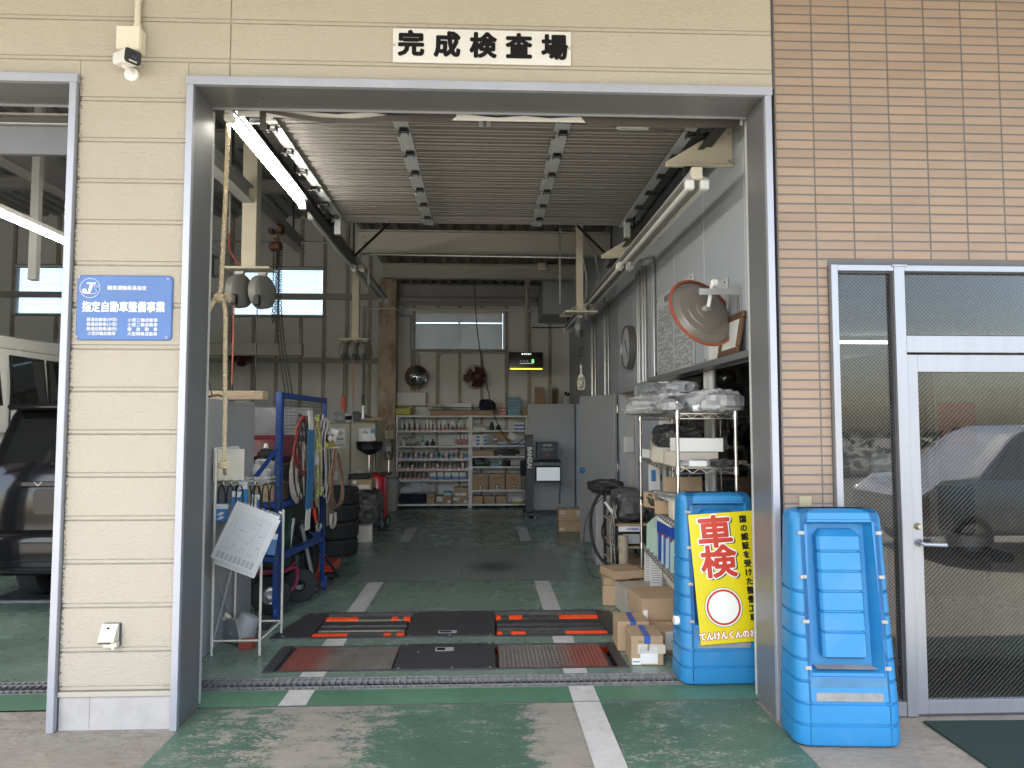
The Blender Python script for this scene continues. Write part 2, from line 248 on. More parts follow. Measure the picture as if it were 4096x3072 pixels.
# ---------------------------------------------------------------- mesh builder
ORG = {}
def unit(v): v = Vector(v); return v.normalized()
class MB:
    def __init__(s): s.v = []; s.f = []
    def add(s, vs, fs):
        k = len(s.v); s.v += [tuple(p) for p in vs]; s.f += [tuple(i + k for i in f) for f in fs]; return s
    def box(s, x0, x1, y0, y1, z0, z1, b=0.0):
        if x0 > x1: x0, x1 = x1, x0
        if y0 > y1: y0, y1 = y1, y0
        if z0 > z1: z0, z1 = z1, z0
        b = min(b, (x1 - x0) * 0.45, (y1 - y0) * 0.45, (z1 - z0) * 0.45)
        if b <= 0:
            vs = [(x, y, z) for z in (z0, z1) for y in (y0, y1) for x in (x0, x1)]
            return s.add(vs, [(0, 2, 3, 1), (4, 5, 7, 6), (0, 1, 5, 4), (2, 6, 7, 3), (0, 4, 6, 2), (1, 3, 7, 5)])
        vs = []; idx = {}
        X, Yv, Zv = (x0, x1), (y0, y1), (z0, z1)
        for i in (0, 1):
            for j in (0, 1):
                for k in (0, 1):
                    sx, sy, sz = (1 - 2 * i) * b, (1 - 2 * j) * b, (1 - 2 * k) * b
                    idx[i, j, k, 0] = len(vs); vs.append((X[i], Yv[j] + sy, Zv[k] + sz))
                    idx[i, j, k, 1] = len(vs); vs.append((X[i] + sx, Yv[j], Zv[k] + sz))
                    idx[i, j, k, 2] = len(vs); vs.append((X[i] + sx, Yv[j] + sy, Zv[k]))
        F = []
        for i in (0, 1):
            q = [idx[i, 0, 0, 0], idx[i, 1, 0, 0], idx[i, 1, 1, 0], idx[i, 0, 1, 0]]; F.append(q if i else q[::-1])
            q = [idx[0, i, 0, 1], idx[1, i, 0, 1], idx[1, i, 1, 1], idx[0, i, 1, 1]]; F.append(q[::-1] if i else q)
            q = [idx[0, 0, i, 2], idx[1, 0, i, 2], idx[1, 1, i, 2], idx[0, 1, i, 2]]; F.append(q if i else q[::-1])
        def quad(a, b_, c, d): F.append((a, b_, c, d))
        for j in (0, 1):
            for k in (0, 1):
                q = [idx[0, j, k, 1], idx[1, j, k, 1], idx[1, j, k, 2], idx[0, j, k, 2]]; F.append(q if (j != k) else q[::-1])
                q = [idx[j, 0, k, 0], idx[j, 1, k, 0], idx[j, 1, k, 2], idx[j, 0, k, 2]]; F.append(q if (j == k) else q[::-1])
                q = [idx[j, k, 0, 0], idx[j, k, 1, 0], idx[j, k, 1, 1], idx[j, k, 0, 1]]; F.append(q if (j != k) else q[::-1])
        for i in (0, 1):
            for j in (0, 1):
                for k in (0, 1):
                    q = [idx[i, j, k, 0], idx[i, j, k, 1], idx[i, j, k, 2]]; F.append(q if (i + j + k) % 2 else q[::-1])
        return s.add(vs, F)
    def cyl(s, p0, p1, r0, r1=None, n=12, caps=True):
        p0, p1 = Vector(p0), Vector(p1); r1 = r0 if r1 is None else r1; d = (p1 - p0).normalized()
        a = d.orthogonal().normalized(); b = d.cross(a); vs = []
        for p, r in ((p0, r0), (p1, r1)):
            for i in range(n):
                t = 2 * math.pi * i / n; vs.append(p + (a * math.cos(t) + b * math.sin(t)) * r)
        fs = [(i, (i + 1) % n, n + (i + 1) % n, n + i) for i in range(n)]
        if caps: fs += [tuple(range(n))[::-1], tuple(range(n, 2 * n))]
        return s.add(vs, fs)
    def tube(s, pts, r, n=8, closed=False):
        P = [Vector(p) for p in pts]; m = len(P); vs = []; prev = None
        for i, p in enumerate(P):
            if closed: d = (P[(i + 1) % m] - P[i - 1])
            else: d = P[min(i + 1, m - 1)] - P[max(i - 1, 0)]
            d = d.normalized() if d.length > 1e-9 else Vector((0, 0, 1))
            a = d.orthogonal().normalized() if prev is None else (prev - d * prev.dot(d)).normalized()
            prev = a; b = d.cross(a); rr = r[i] if isinstance(r, (list, tuple)) else r
            vs += [p + (a * math.cos(2 * math.pi * k / n) + b * math.sin(2 * math.pi * k / n)) * rr for k in range(n)]
        fs = []
        for i in range(m if closed else m - 1):
            j = (i + 1) % m
            fs += [(i * n + k, i * n + (k + 1) % n, j * n + (k + 1) % n, j * n + k) for k in range(n)]
        if not closed: fs += [tuple(range(n))[::-1], tuple(range((m - 1) * n, m * n))]
        return s.add(vs, fs)
    def lathe(s, prof, c=(0, 0, 0), axis=(0, 0, 1), n=24):
        c = Vector(c); d = Vector(axis).normalized(); a = d.orthogonal().normalized(); b = d.cross(a); vs = []
        for r, h in prof:
            vs += [c + d * h + (a * math.cos(2 * math.pi * k / n) + b * math.sin(2 * math.pi * k / n)) * max(r, 1e-5) for k in range(n)]
        fs = [(i * n + k, i * n + (k + 1) % n, (i + 1) * n + (k + 1) % n, (i + 1) * n + k) for i in range(len(prof) - 1) for k in range(n)]
        return s.add(vs, fs)
    def prism(s, poly, ax, d0, d1):
        def P(u, w, d): return {'x': (d, u, w), 'y': (u, d, w), 'z': (u, w, d)}[ax]
        n = len(poly); vs = [P(u, w, d0) for u, w in poly] + [P(u, w, d1) for u, w in poly]
        fs = [tuple(range(n))[::-1], tuple(range(n, 2 * n))] + [(i, (i + 1) % n, n + (i + 1) % n, n + i) for i in range(n)]
        return s.add(vs, fs)
    def loft(s, rings, cap=True):
        n = len(rings[0]); vs = [p for r in rings for p in r]
        fs = [(i * n + k, i * n + (k + 1) % n, (i + 1) * n + (k + 1) % n, (i + 1) * n + k) for i in range(len(rings) - 1) for k in range(n)]
        if cap: fs += [tuple(range(n))[::-1], tuple(range((len(rings) - 1) * n, len(rings) * n))]
        return s.add(vs, fs)
    def quad(s, a, b, c, d): return s.add([a, b, c, d], [(0, 1, 2, 3)])
    def sphere(s, c, r, n=12, sc_=(1, 1, 1)):
        m = n // 2; vs = []; c = Vector(c)
        for i in range(m + 1):
            t = math.pi * i / m
            for k in range(n):
                u = 2 * math.pi * k / n; vs.append(c + Vector((math.sin(t) * math.cos(u) * sc_[0], math.sin(t) * math.sin(u) * sc_[1], math.cos(t) * sc_[2])) * r)
        return s.add(vs, [(i * n + k, (i + 1) * n + k, (i + 1) * n + (k + 1) % n, i * n + (k + 1) % n) for i in range(m) for k in range(n)])
    def xf(s, M, start=0):
        for i in range(start, len(s.v)): s.v[i] = tuple(M @ Vector(s.v[i]))
        return s
    def mesh(s, name, mat):
        me = bpy.data.meshes.new(name); me.from_pydata(s.v, [], s.f); me.update()
        import bmesh
        bm = bmesh.new(); bm.from_mesh(me); bmesh.ops.recalc_face_normals(bm, faces=bm.faces); bm.to_mesh(me); bm.free()
        me.polygons.foreach_set('use_smooth', [True] * len(me.polygons)); me.set_sharp_from_angle(angle=R(35))
        me.materials.append(MATS[mat]); return me
    def build(s, name, mat, parent=None, kind=None):
        if parent is not None: o0 = ORG.get(parent.name, Vector((0, 0, 0)))
        else:
            xs = [p[0] for p in s.v]; ys = [p[1] for p in s.v]; zs = [p[2] for p in s.v]
            o0 = Vector(((min(xs) + max(xs)) / 2, (min(ys) + max(ys)) / 2, min(zs)))
        s.v = [(p[0] - o0.x, p[1] - o0.y, p[2] - o0.z) for p in s.v]
        ob = bpy.data.objects.new(name, s.mesh(name, mat)); C.objects.link(ob)
        if parent is not None: ob.parent = parent
        else: ob.location = o0
        ORG[ob.name] = o0
        if kind: ob['kind'] = kind
        return ob
def thing(name, label, cat, loc=(0, 0, 0), group=None):
    o = bpy.data.objects.new(name, None); C.objects.link(o); o.location = loc; o.empty_display_size = 0.1
    ORG[o.name] = Vector(loc); tag(o, label, cat, group); return o
def tag(o, label, cat, group=None):
    o['label'] = label; o['category'] = cat
    if group: o['group'] = group
    return o
def struct(o): o['kind'] = 'structure'; return o
def copy_tree(o, parent=None):
    c = o.copy(); C.objects.link(c); c.parent = parent; ORG[c.name] = ORG.get(o.name, Vector((0, 0, 0))).copy()
    for ch in o.children: copy_tree(ch, c)
    return c
def inst(mesh_ob, name, parent, loc, rot=(0, 0, 0)):
    """A piece sharing mesh data with mesh_ob, placed at loc in the parent's own space."""
    c = bpy.data.objects.new(name, mesh_ob.data); C.objects.link(c); c.parent = parent; c.location = loc; c.rotation_euler = rot; return c
def bx(name, mat, x0, x1, y0, y1, z0, z1, b=0.0, parent=None): return MB().box(x0, x1, y0, y1, z0, z1, b).build(name, mat, parent)
def cat_pts(p0, p1, sag, n=14):
    p0, p1 = Vector(p0), Vector(p1); return [p0.lerp(p1, t / n) - Vector((0, 0, sag * 4 * (t / n) * (1 - t / n))) for t in range(n + 1)]
def text_mb(txt, size, bold=0.0, align='CENTER', sx=1.0, spacing=1.0, line=1.0):
    """Lettering as flat faces in the XZ plane facing -Y, origin at its centre line; bold thickens the strokes."""
    cu = bpy.data.curves.new('t', 'FONT'); cu.body = txt; cu.size = size; cu.align_x = align; cu.align_y = 'CENTER'; cu.space_character = spacing; cu.space_line = line; cu.resolution_u = 3
    ob = bpy.data.objects.new('t', cu); C.objects.link(ob)
    me = bpy.data.meshes.new_from_object(ob.evaluated_get(bpy.context.evaluated_depsgraph_get()))
    bpy.data.objects.remove(ob); bpy.data.curves.remove(cu)
    vs = [tuple(v.co) for v in me.vertices]; fs = [tuple(p.vertices) for p in me.polygons]; bpy.data.meshes.remove(me)
    mb = MB(); N = 12 if bold else 0
    for k in range(N + 1):
        dx = dz = 0.0
        if k: dx, dz = bold * math.cos(2 * math.pi * k / N), bold * math.sin(2 * math.pi * k / N)
        mb.add([(x * sx + dx, -0.00012 * k, y + dz) for x, y, z in vs], fs)
    return mb
def put_text(parent, txt, size, mat, loc, bold=0.0, rz=0.0, align='CENTER', sx=1.0, spacing=1.0, line=1.0, name='lettering', rx=0.0, ry=0.0):
    """loc in world metres; faces -Y before the turn."""
    mb = text_mb(txt, size, bold, align, sx, spacing, line)
    M = Matrix.Translation(Vector(loc)) @ Matrix.Rotation(rz, 4, 'Z') @ Matrix.Rotation(rx, 4, 'X') @ Matrix.Rotation(ry, 4, 'Y')
    mb.xf(M); return mb.build(name, mat, parent)
# ================================================================= GROUND
MB().quad((-60, -80, -0.008), (60, -80, -0.008), (60, 4.2, -0.008), (-60, 4.2, -0.008)).build('ground', 'ground_concrete')['kind'] = 'structure'
MB().quad((-1.60, 2.2, -0.002), (1.585, 2.2, -0.002), (1.585, 4.19, -0.002), (-1.60, 4.19, -0.002)).build('driveway', 'apron_green')['kind'] = 'structure'
# workshop floor: one sheet with holes for the drain and the roller pit
def sheet(name, mat, xs, ys, holes, z=0.0):
    mb = MB()
    for i in range(len(xs) - 1):
        for j in range(len(ys) - 1):
            cx, cy = (xs[i] + xs[i + 1]) / 2, (ys[j] + ys[j + 1]) / 2
            if any(a < cx < b and c < cy < d for a, b, c, d in holes): continue
            mb.quad((xs[i], ys[j], z), (xs[i + 1], ys[j], z), (xs[i + 1], ys[j + 1], z), (xs[i], ys[j + 1], z))
    return struct(mb.build(name, mat))
DR = (-5.6, 1.70, 4.445, 4.655); BT = (-1.30, 0.97, 5.50, 6.17); SP = (-1.36, 0.90, 4.77, 5.27)
sheet('threshold_floor', 'threshold_green', [-11, 1.78], [4.197, 4.445], [])
sheet('workshop_floor', 'shop_green', [-11, -5.6, -1.36, -1.30, 0.90, 0.97, 1.70, 1.78], [4.4451, 4.655, 4.77, 5.27, 5.50, 6.17, 14.42], [DR, BT, SP])
ln = [(-1.165, -1.01, 4.20, 4.44), (0.525, 0.68, 2.2, 4.19), (0.525, 0.68, 4.20, 4.44), (-1.165, -1.01, 4.66, 4.755), (0.525, 0.68, 4.66, 4.755), (-1.165, -1.01, 5.29, 5.47), (0.525, 0.68, 5.29, 5.47),
      (-1.165, -1.01, 6.21, 7.40), (0.525, 0.68, 6.21, 7.40), (-1.165, -1.01, 9.9, 11.3), (0.525, 0.68, 9.9, 11.3)]
for a, b, c, d in ln:
    struct(MB().quad((a, c, 0.003), (b, c, 0.003), (b, d, 0.003), (a, d, 0.003)).build('lane_marking', 'line_white'))
wm = mk('tyre_worn', (0.165, 0.188, 0.170), 0.42, var=0.14, vs=3, dirt=0.4, ds=1.6, dcol=(0.085, 0.125, 0.10), stretch=(1.5, 0.5, 1))
def oil_stain(m, cx, cy, r):
    n = m.node_tree.nodes; L = m.node_tree.links; b = n['Principled BSDF']; old = b.inputs['Base Color'].links[0].from_socket
    g = n.new('ShaderNodeNewGeometry'); d = n.new('ShaderNodeVectorMath'); d.operation = 'DISTANCE'; d.inputs[1].default_value = (cx, cy, 0.003); L.new(g.outputs['Position'], d.inputs[0])
    z = n.new('ShaderNodeTexNoise'); z.inputs['Scale'].default_value = 5; z.inputs['Detail'].default_value = 7; L.new(g.outputs['Position'], z.inputs['Vector'])
    a = n.new('ShaderNodeMath'); a.operation = 'MULTIPLY_ADD'; a.inputs[1].default_value = 0.5 * r; L.new(z.outputs['Fac'], a.inputs[0]); L.new(d.outputs['Value'], a.inputs[2])
    q = n.new('ShaderNodeMapRange'); q.inputs[1].default_value = 0.35 * r; q.inputs[2].default_value = 1.6 * r; q.inputs[3].default_value = 0.9; q.inputs[4].default_value = 0.0; L.new(a.outputs[0], q.inputs[0])
    mx = n.new('ShaderNodeMix'); mx.data_type = 'RGBA'; L.new(q.outputs[0], mx.inputs[0]); L.new(old, mx.inputs[6]); mx.inputs[7].default_value = (0.015, 0.015, 0.015, 1); L.new(mx.outputs[2], b.inputs['Base Color'])
oil_stain(wm, 0.12, 8.15, 0.30)
for a, b in ((-1.33, -0.235), (-0.22, 0.89)):
    struct(MB().quad((a, 7.43, 0.003), (b, 7.43, 0.003), (b, 9.3, 0.003), (a, 9.3, 0.003)).build('rubbed_floor_patch', 'tyre_worn'))
struct(bx('floor_joint', 'pit_dark', -2.2, 1.7, 11.55, 11.565, -0.001, 0.003))
struct(bx('threshold_joint', 'pit_dark', -1.60, 1.60, 4.188, 4.198, -0.004, 0.0015))
# ================================================================= DRAIN
dr = thing('drain', 'long steel grated floor drain running across the bay entrance', 'drain', (-0.2, 4.55, 0))
MB().quad((-5.6, 4.44, -0.09), (1.70, 4.44, -0.09), (1.70, 4.66, -0.09), (-5.6, 4.66, -0.09)).quad((-5.6, 4.655, -0.09), (1.7, 4.655, -0.09), (1.7, 4.655, 0), (-5.6, 4.655, 0)).quad((-5.6, 4.445, -0.09), (1.7, 4.445, -0.09), (1.7, 4.445, 0), (-5.6, 4.445, 0)).build('channel', 'pit_dark', dr)
for y in (4.451, 4.50, 4.60, 4.649): bx('long_bar', 'grate_steel', -5.6, 1.70, y - 0.0025, y + 0.0025, -0.024, 0.002, 0, dr)
cb = bx('cross_bar', 'grate_steel', -0.0022, 0.0022, -0.098, 0.098, -0.022, 0.0005, 0, dr); ORG[cb.name] = Vector((0, 0, 0))
x = -3.0; first = True; n_bar = 0
cb.data.transform(Matrix.Translation(ORG[dr.name]))
while x < 1.69:
    if first: cb.location = (x + 0.2, 0, 0); first = False
    else: inst(cb, 'cross_bar', dr, (x + 0.2, 0, 0))
    x += 0.040; n_bar += 1
for xx in (-1.20, -0.205, 0.79, 1.33): bx('section_edge', 'grate_steel', xx, xx + 0.006, 4.447, 4.653, -0.024, 0.003, 0, dr)

# ================================================================= SIDING FRONT WALL
PZ, PT = 0.398, 0.2305
def board(mb, x0, x1, zb, zt):
    prof = [(3.956, zb), (3.938, zb + 0.001), (3.938, zb + 0.004), (3.932, zb + 0.006), (3.932, zb + 0.021), (3.9365, zb + 0.0225), (3.9365, zb + 0.0255), (3.929, zb + 0.028), (3.9285, zt - 0.004), (3.934, zt), (3.956, zt)]
    return mb.prism(prof, 'x', x0, x1)
sw = thing('siding_wall', 'cream stucco siding wall of wide horizontal boards around the garage openings', 'wall', (-1.94, 3.95, 0))
for x0, x1, z0, z1 in ((-2.24, -1.645, 0, 5.95), (-6.2, -5.53, 0, 5.95), (-11.1, -9.6, 0, 5.95), (-9.6, -6.2, 3.54, 5.95), (-5.53, -2.24, 3.54, 5.95), (-1.645, 1.668, 3.54, 5.95)):  # far left bay opening is out of view, added to let daylight in
    bx('wall_core', 'siding_trim', x0, x1, 3.955, 4.16, z0, z1, 0, sw)
board(MB(), -2.236, -1.649, 0.197, PZ - 0.001).build('board', 'siding', sw)
for k in range(0, 14):
    zb = PZ + PT * k
    board(MB(), -2.236, -1.649, zb, min(zb + PT, 99) - 0.0005).build('board', 'siding', sw)
for k in range(13, 20):
    zb = PZ + PT * k; zt = zb + PT - 0.0005
    for x0, x1 in ((-5.60, -2.239), (-1.646, -1.424), (-1.416, 1.662)) if k == 13 else ((-5.60, -1.424), (-1.416, 1.662)):
        if k == 13:
            MB().prism([(3.956, 3.543), (3.929, 3.543), (3.9285, zt - 0.004), (3.934, zt), (3.956, zt)], 'x', x0, x1).build('board', 'siding', sw)
        else: board(MB(), x0, x1, zb, zt).build('board', 'siding', sw)
for k in range(-1, 20):
    zb = PZ + PT * k if k >= 0 else 0.197
    board(MB(), -6.2, -5.605, zb, (PZ if k < 0 else zb + PT) - 0.0005).build('board', 'siding', sw)
bx('joint_sealant', 'stud', -1.424, -1.416, 3.938, 3.957, 3.545, 4.9, 0, sw); bx('joint_sealant', 'alu_dark', 1.6625, 1.681, 3.948, 3.97, 3.545, 4.9, 0, sw)
bx('base_trim', 'siding_trim', -2.238, -1.648, 3.922, 3.956, 0.168, 0.194, 0.002, sw); bx('plinth', 'plinth', -2.236, -1.650, 3.938, 3.957, -0.01, 0.167, 0, sw); bx('plinth_seam', 'pit_dark', -2.078, -2.0765, 3.9372, 3.939, 0.0, 0.166, 0, sw)
sv = MB().cyl((0, 0, 0), (0, -0.0025, 0), 0.005, n=8).build('screw', 'stud', sw); ORG[sv.name] = Vector(); first = True
sv.data.transform(Matrix.Translation(ORG[sw.name]))
sps = [(x, PZ + PT * k + 0.055) for k in range(-1, 14) for x in (-2.19, -1.695)] + [(x + 0.02 * random.random(), PZ + PT * k + 0.06) for k in (14, 15) for x in (-2.17, -1.7, -1.2, -0.62, -0.05, 0.5, 0.95, 1.4)]
for x, z in sps:
    if first: sv.location = (x + 1.94, 3.9285 - 3.95, z); first = False
    else: inst(sv, 'screw', sw, (x + 1.94, 3.9285 - 3.95, z))
# opening surrounds
def surround(x0, x1, label):
    cx = (x0 + x1) / 2; t = thing('opening_surround', label, 'door frame', (cx, 3.95, 0))
    bx('top_flange', 'white_metal', x0 - 0.006, x1 + 0.006, 3.896, 3.93, 3.487, 3.535, 0.002, t)
    bx('side_flange', 'white_metal', x0, x0 + 0.038, 3.898, 3.93, -0.006, 3.4865, 0.002, t); bx('side_flange', 'white_metal', x1 - 0.038, x1, 3.898, 3.93, -0.006, 3.4865, 0.002, t)
    bx('lintel', 'jamb_grey', x0 + 0.03, x1 - 0.03, 3.93, 4.20, 3.492, 3.539, 0.001, t); bx('lintel_lip', 'white_metal', x0 + 0.03, x1 - 0.03, 4.2005, 4.215, 3.482, 3.50, 0.001, t)
    bx('jamb', 'jamb_grey', x0, x0 + 0.034, 3.9305, 4.20, -0.004, 3.4915, 0.001, t); bx('jamb', 'jamb_grey', x1 - 0.034, x1, 3.9305, 4.20, -0.004, 3.4915, 0.001, t)
    bx('guide_strip', 'jamb_pale', x0 - 0.02, x0 + 0.020, 4.2005, 4.27, 0.002, 3.49, 0.002, t); bx('guide_strip', 'jamb_pale', x1 - 0.020, x1 + 0.02, 4.2005, 4.27, 0.002, 3.49, 0.002, t)
    return t
surround(-1.645, 1.645, 'grey metal surround with white edge framing the open inspection bay')
surround(-5.53, -2.24, 'grey metal surround of the garage opening with the parked black van')
# signs
sg = thing('sign_board', 'white board sign with five large black characters above the bay', 'sign', (-0.01, 3.925, 3.646))
bx('panel', 'sign_white', -0.515, 0.496, 3.916, 3.928, 3.646, 3.843, 0.002, sg)
for i, ch in enumerate('完成検査場'): put_text(sg, ch, 0.150, 'ink', (-0.412 + 0.2035 * i, 3.9145, 3.744 - 0.0012 * i), bold=0.0072, name='character')
for xx in (-0.505, 0.486): MB().cyl((xx, 3.916, 3.745), (xx, 3.911, 3.745), 0.006, n=10).build('screw', 'steel_grey', sg)
pl = thing('certification_plate', 'blue plate with white lettering and round emblem on the pillar', 'sign', (-1.953, 3.925, 2.06))
def rrect(x0, x1, z0, z1, r, n=5):
    return [(cx + r * math.cos(a0 + i * math.pi / 2 / n), cz + r * math.sin(a0 + i * math.pi / 2 / n)) for cx, cz, a0 in ((x1 - r, z1 - r, 0), (x0 + r, z1 - r, math.pi / 2), (x0 + r, z0 + r, math.pi), (x1 - r, z0 + r, 1.5 * math.pi)) for i in range(n + 1)]
def ring_loft(mb, specs):
    mb.loft([[(u, y, w) for u, w in rrect(a, b, c, d, r)] for a, b, c, d, r, y in specs]); return mb
ring_loft(MB(), [(-2.208, -1.698, 2.061, 2.416, 0.022, 3.93), (-2.208, -1.698, 2.061, 2.416, 0.022, 3.920), (-2.203, -1.703, 2.066, 2.411, 0.018, 3.916)]).build('panel', 'blue_plate', pl)
pz = lambda u, w: (-2.208 + 0.51 * u, 3.9145, 2.416 - 0.355 * w)
put_text(pl, '関東運輸局長指定', 0.0265, 'sign_letter', pz(0.525, 0.20), 0.0004)
put_text(pl, '指定自動車整備事業', 0.0615, 'sign_letter', pz(0.495, 0.50), 0.0016, sx=0.80)
for i, (a, b) in enumerate((('普通自動車(中型)', '小型三輪自動車'), ('普通自動車(小型)', '小型二輪自動車'), ('普通自動車(乗用)', '軽　自　動　車'), ('小型四輪自動車', '大型特殊自動車'))):
    put_text(pl, a, 0.0215, 'sign_letter', pz(0.275, 0.69 + 0.071 * i), 0.0003); put_text(pl, b, 0.0225, 'sign_letter', pz(0.70, 0.695 + 0.071 * i), 0.0003, spacing=1.05)
cx, _, cz = pz(0.138, 0.20)
MB().tube([(cx + 0.053 * math.cos(t * math.pi / 18), 3.9145, cz + 0.053 * math.sin(t * math.pi / 18)) for t in range(36)], 0.0012, 4, True).build('emblem_ring', 'sign_letter', pl)
em = MB()
def poly(mb, pts, y=3.9147): mb.add([(cx + a, y, cz + b) for a, b in pts], [tuple(range(len(pts)))])
poly(em, [(-0.018, 0.030), (0.030, 0.030), (0.029, 0.0225), (0.018, 0.022), (0.004, -0.018), (0.009, -0.006), (0.0, -0.030), (-0.020, -0.030), (-0.012, -0.022), (0.000, 0.022), (-0.017, 0.0225)])
poly(em, [(-0.030 + 0.013 * math.cos(a * math.pi / 8), -0.0165 + 0.013 * math.sin(a * math.pi / 8)) for a in range(16)], 3.9144)
em.build('emblem', 'sign_letter', pl)
MB().tube([(cx + a, 3.9145, cz + b) for a, b in ((0.018, 0.013), (0.047, 0.013), (0.043, 0.004), (0.022, 0.004), (0.037, -0.018), (0.027, -0.030), (-0.03, -0.030))], 0.0011, 4).build('emblem_outline', 'sign_letter', pl)
for u, w in ((0.024, 0.035), (0.955, 0.055), (0.018, 0.95), (0.955, 0.955)):
    a, b, c = pz(u, w); MB().cyl((a, 3.916, c), (a, 3.911, c), 0.0065, n=10).build('screw', 'steel_grey', pl)
# outside socket
so = thing('outdoor_socket', 'cream weatherproof power outlet low on the siding pillar', 'power outlet', (-1.963, 3.93, 0.43))
bx('back_plate', 'alu_dark', -2.006, -1.918, 3.919, 3.929, 0.432, 0.552, 0.003, so)
MB().prism([(3.919, 0.55), (3.902, 0.55), (3.866, 0.485), (3.862, 0.468), (3.919, 0.462)], 'x', -2.008, -1.926).build('hood', 'cream_plastic', so)
bx('outlet_body', 'cream_plastic', -1.995, -1.922, 3.885, 3.919, 0.432, 0.461, 0.004, so); bx('lip', 'alu_dark', -2.006, -1.945, 3.862, 3.868, 0.458, 0.468, 0.001, so)
MB().cyl((-1.968, 3.8865, 0.535), (-1.968, 3.882, 0.533), 0.006, n=10).build('lock', 'black', so); MB().cyl((-1.935, 3.885, 0.437), (-1.935, 3.872, 0.432), 0.007, n=10).build('plug_port', 'white_plastic', so)
# security camera
jb = thing('junction_box', 'cream square junction box with conduit above the security camera', 'junction box', (-1.945, 3.93, 3.65))
bx('box_body', 'cream_plastic', -2.010, -1.885, 3.865, 3.929, 3.655, 3.785, 0.004, jb); bx('cover', 'cream_plastic', -2.015, -1.889, 3.858, 3.8645, 3.657, 3.789, 0.003, jb)
MB().tube([(-1.922, 3.90, 3.785), (-1.922, 3.90, 3.95), (-1.924, 3.90, 4.5)], 0.0155, 10).build('conduit', 'cream_plastic', jb)
for z in (3.79, 3.953): MB().cyl((-1.922, 3.90, z), (-1.922, 3.90, z + 0.028), 0.021, n=14).build('coupling', 'cream_plastic', jb)
for k in range(20): MB().cyl((-1.922, 3.90, 3.82 + 0.0066 * k), (-1.922, 3.90, 3.823 + 0.0066 * k), 0.0175, n=12).build('corrugation', 'cream_plastic', jb) if k < 20 else None
MB().cyl((-1.975, 3.88, 3.656), (-1.975, 3.88, 3.652), 0.016, n=14).build('cable_gland', 'white_plastic', jb)
sc_ = thing('security_camera', 'white bullet security camera with black face under the junction box', 'camera', (-1.94, 3.9, 3.6))
ax = unit((0.80, -0.58, -0.16)); c0 = Vector((-1.985, 3.865, 3.60)); rgt = ax.cross(Vector((0, 0, 1))).normalized(); upv = rgt.cross(ax)
def cam_ring(d, w, h, r): return [c0 + ax * d + rgt * u + upv * v_ for u, v_ in rrect(-w, w, -h, h, r)]
MB().loft([cam_ring(-0.035, 0.026, 0.024, 0.014), cam_ring(-0.02, 0.036, 0.034, 0.018), cam_ring(0.105, 0.040, 0.038, 0.016), cam_ring(0.118, 0.046, 0.040, 0.016)]).build('body', 'white_plastic', sc_)
fc = MB().loft([cam_ring(0.1185, 0.044, 0.0385, 0.016), cam_ring(0.124, 0.043, 0.0375, 0.016)]).build('front_face', 'black', sc_)
MB().cyl(c0 + ax * 0.1242 + upv * 0.005, c0 + ax * 0.128 + upv * 0.005, 0.017, n=18).build('lens', 'car_glass', sc_)
for k in (-1.5, -0.5, 0.5, 1.5): MB().cyl(c0 + ax * 0.1242 - upv * 0.024 + rgt * 0.011 * k, c0 + ax * 0.1265 - upv * 0.024 + rgt * 0.011 * k, 0.0048, n=8).build('infrared_lamp', 'cream_plastic', sc_)
MB().cyl((-1.955, 3.929, 3.545), (-1.955, 3.914, 3.545), 0.038, n=20).tube([(-1.955, 3.915, 3.548), (-1.955, 3.88, 3.555), c0 + ax * 0.03 - upv * 0.034], 0.013, 8).build('mount', 'white_plastic', sc_)
MB().tube([(-1.975, 3.88, 3.653), (-1.985, 3.872, 3.63), (-1.995, 3.872, 3.60), c0 - ax * 0.034], 0.008, 8).build('cable', 'black', sc_)

# ================================================================= TILED WALL
tw = thing('tiled_wall', 'brown wall of long narrow tiles with grey joints beside the bay', 'wall', (2.5, 3.95, 0))
for x0, x1, z0, z1 in ((1.682, 1.97, -0.02, 4.9), (1.97, 3.42, 2.512, 4.9), (3.42, 7.0, -0.02, 4.9)):
    bx('wall_core', 'grout', x0, x1, 3.9498, 4.10, z0, z1, 0, tw)
tl = MB().box(0.0042, 0.2198, -0.004, 0.006, 0.0046, 0.0489, 0.0014).build('tile', 'tile', tw); tl.data.transform(Matrix.Translation(ORG[tw.name])); ORG[tl.name] = Vector()
hf = MB().box(0.0042, 0.0605, -0.004, 0.006, 0.0046, 0.0489, 0.0014).build('tile', 'tile', tw); hf.data.transform(Matrix.Translation(ORG[tw.name])); ORG[hf.name] = Vector()
TP, TX, Z0 = 0.0535, 0.224, 4.049 - 0.0535 * 76
rest = MB(); u1 = u2 = False; cnt = 0
for r_ in range(0, 93):
    z = Z0 + TP * r_
    for c_ in range(0, 24):
        x = 1.684 + TX * c_
        if z < 2.50 and 1.97 < x + 0.21 < 3.42 + TX:
            if c_ == 1:
                if u2: inst(hf, 'tile', tw, (x - 2.5, 0, z))
                else: hf.location = (x - 2.5, 0, z); u2 = True
                cnt += 1
            continue
        if z < 2.50 and x > 3.4 or c_ > 7 or z > 4.12:
            if z > -0.02: rest.box(x + 0.0035, x + 0.2205, 3.946, 3.956, z + 0.0038, z + 0.0497)
            continue
        if u1: inst(tl, 'tile', tw, (x - 2.5, 0, z))
        else: tl.location = (x - 2.5, 0, z); u1 = True
        cnt += 1
rest.build('distant_tiles', 'tile', tw, 'stuff')
kp = MB()
st = thing('wall_switch', 'beige switch plate on the tiles above the blue stand', 'switch plate', (1.805, 3.945, 1.14))
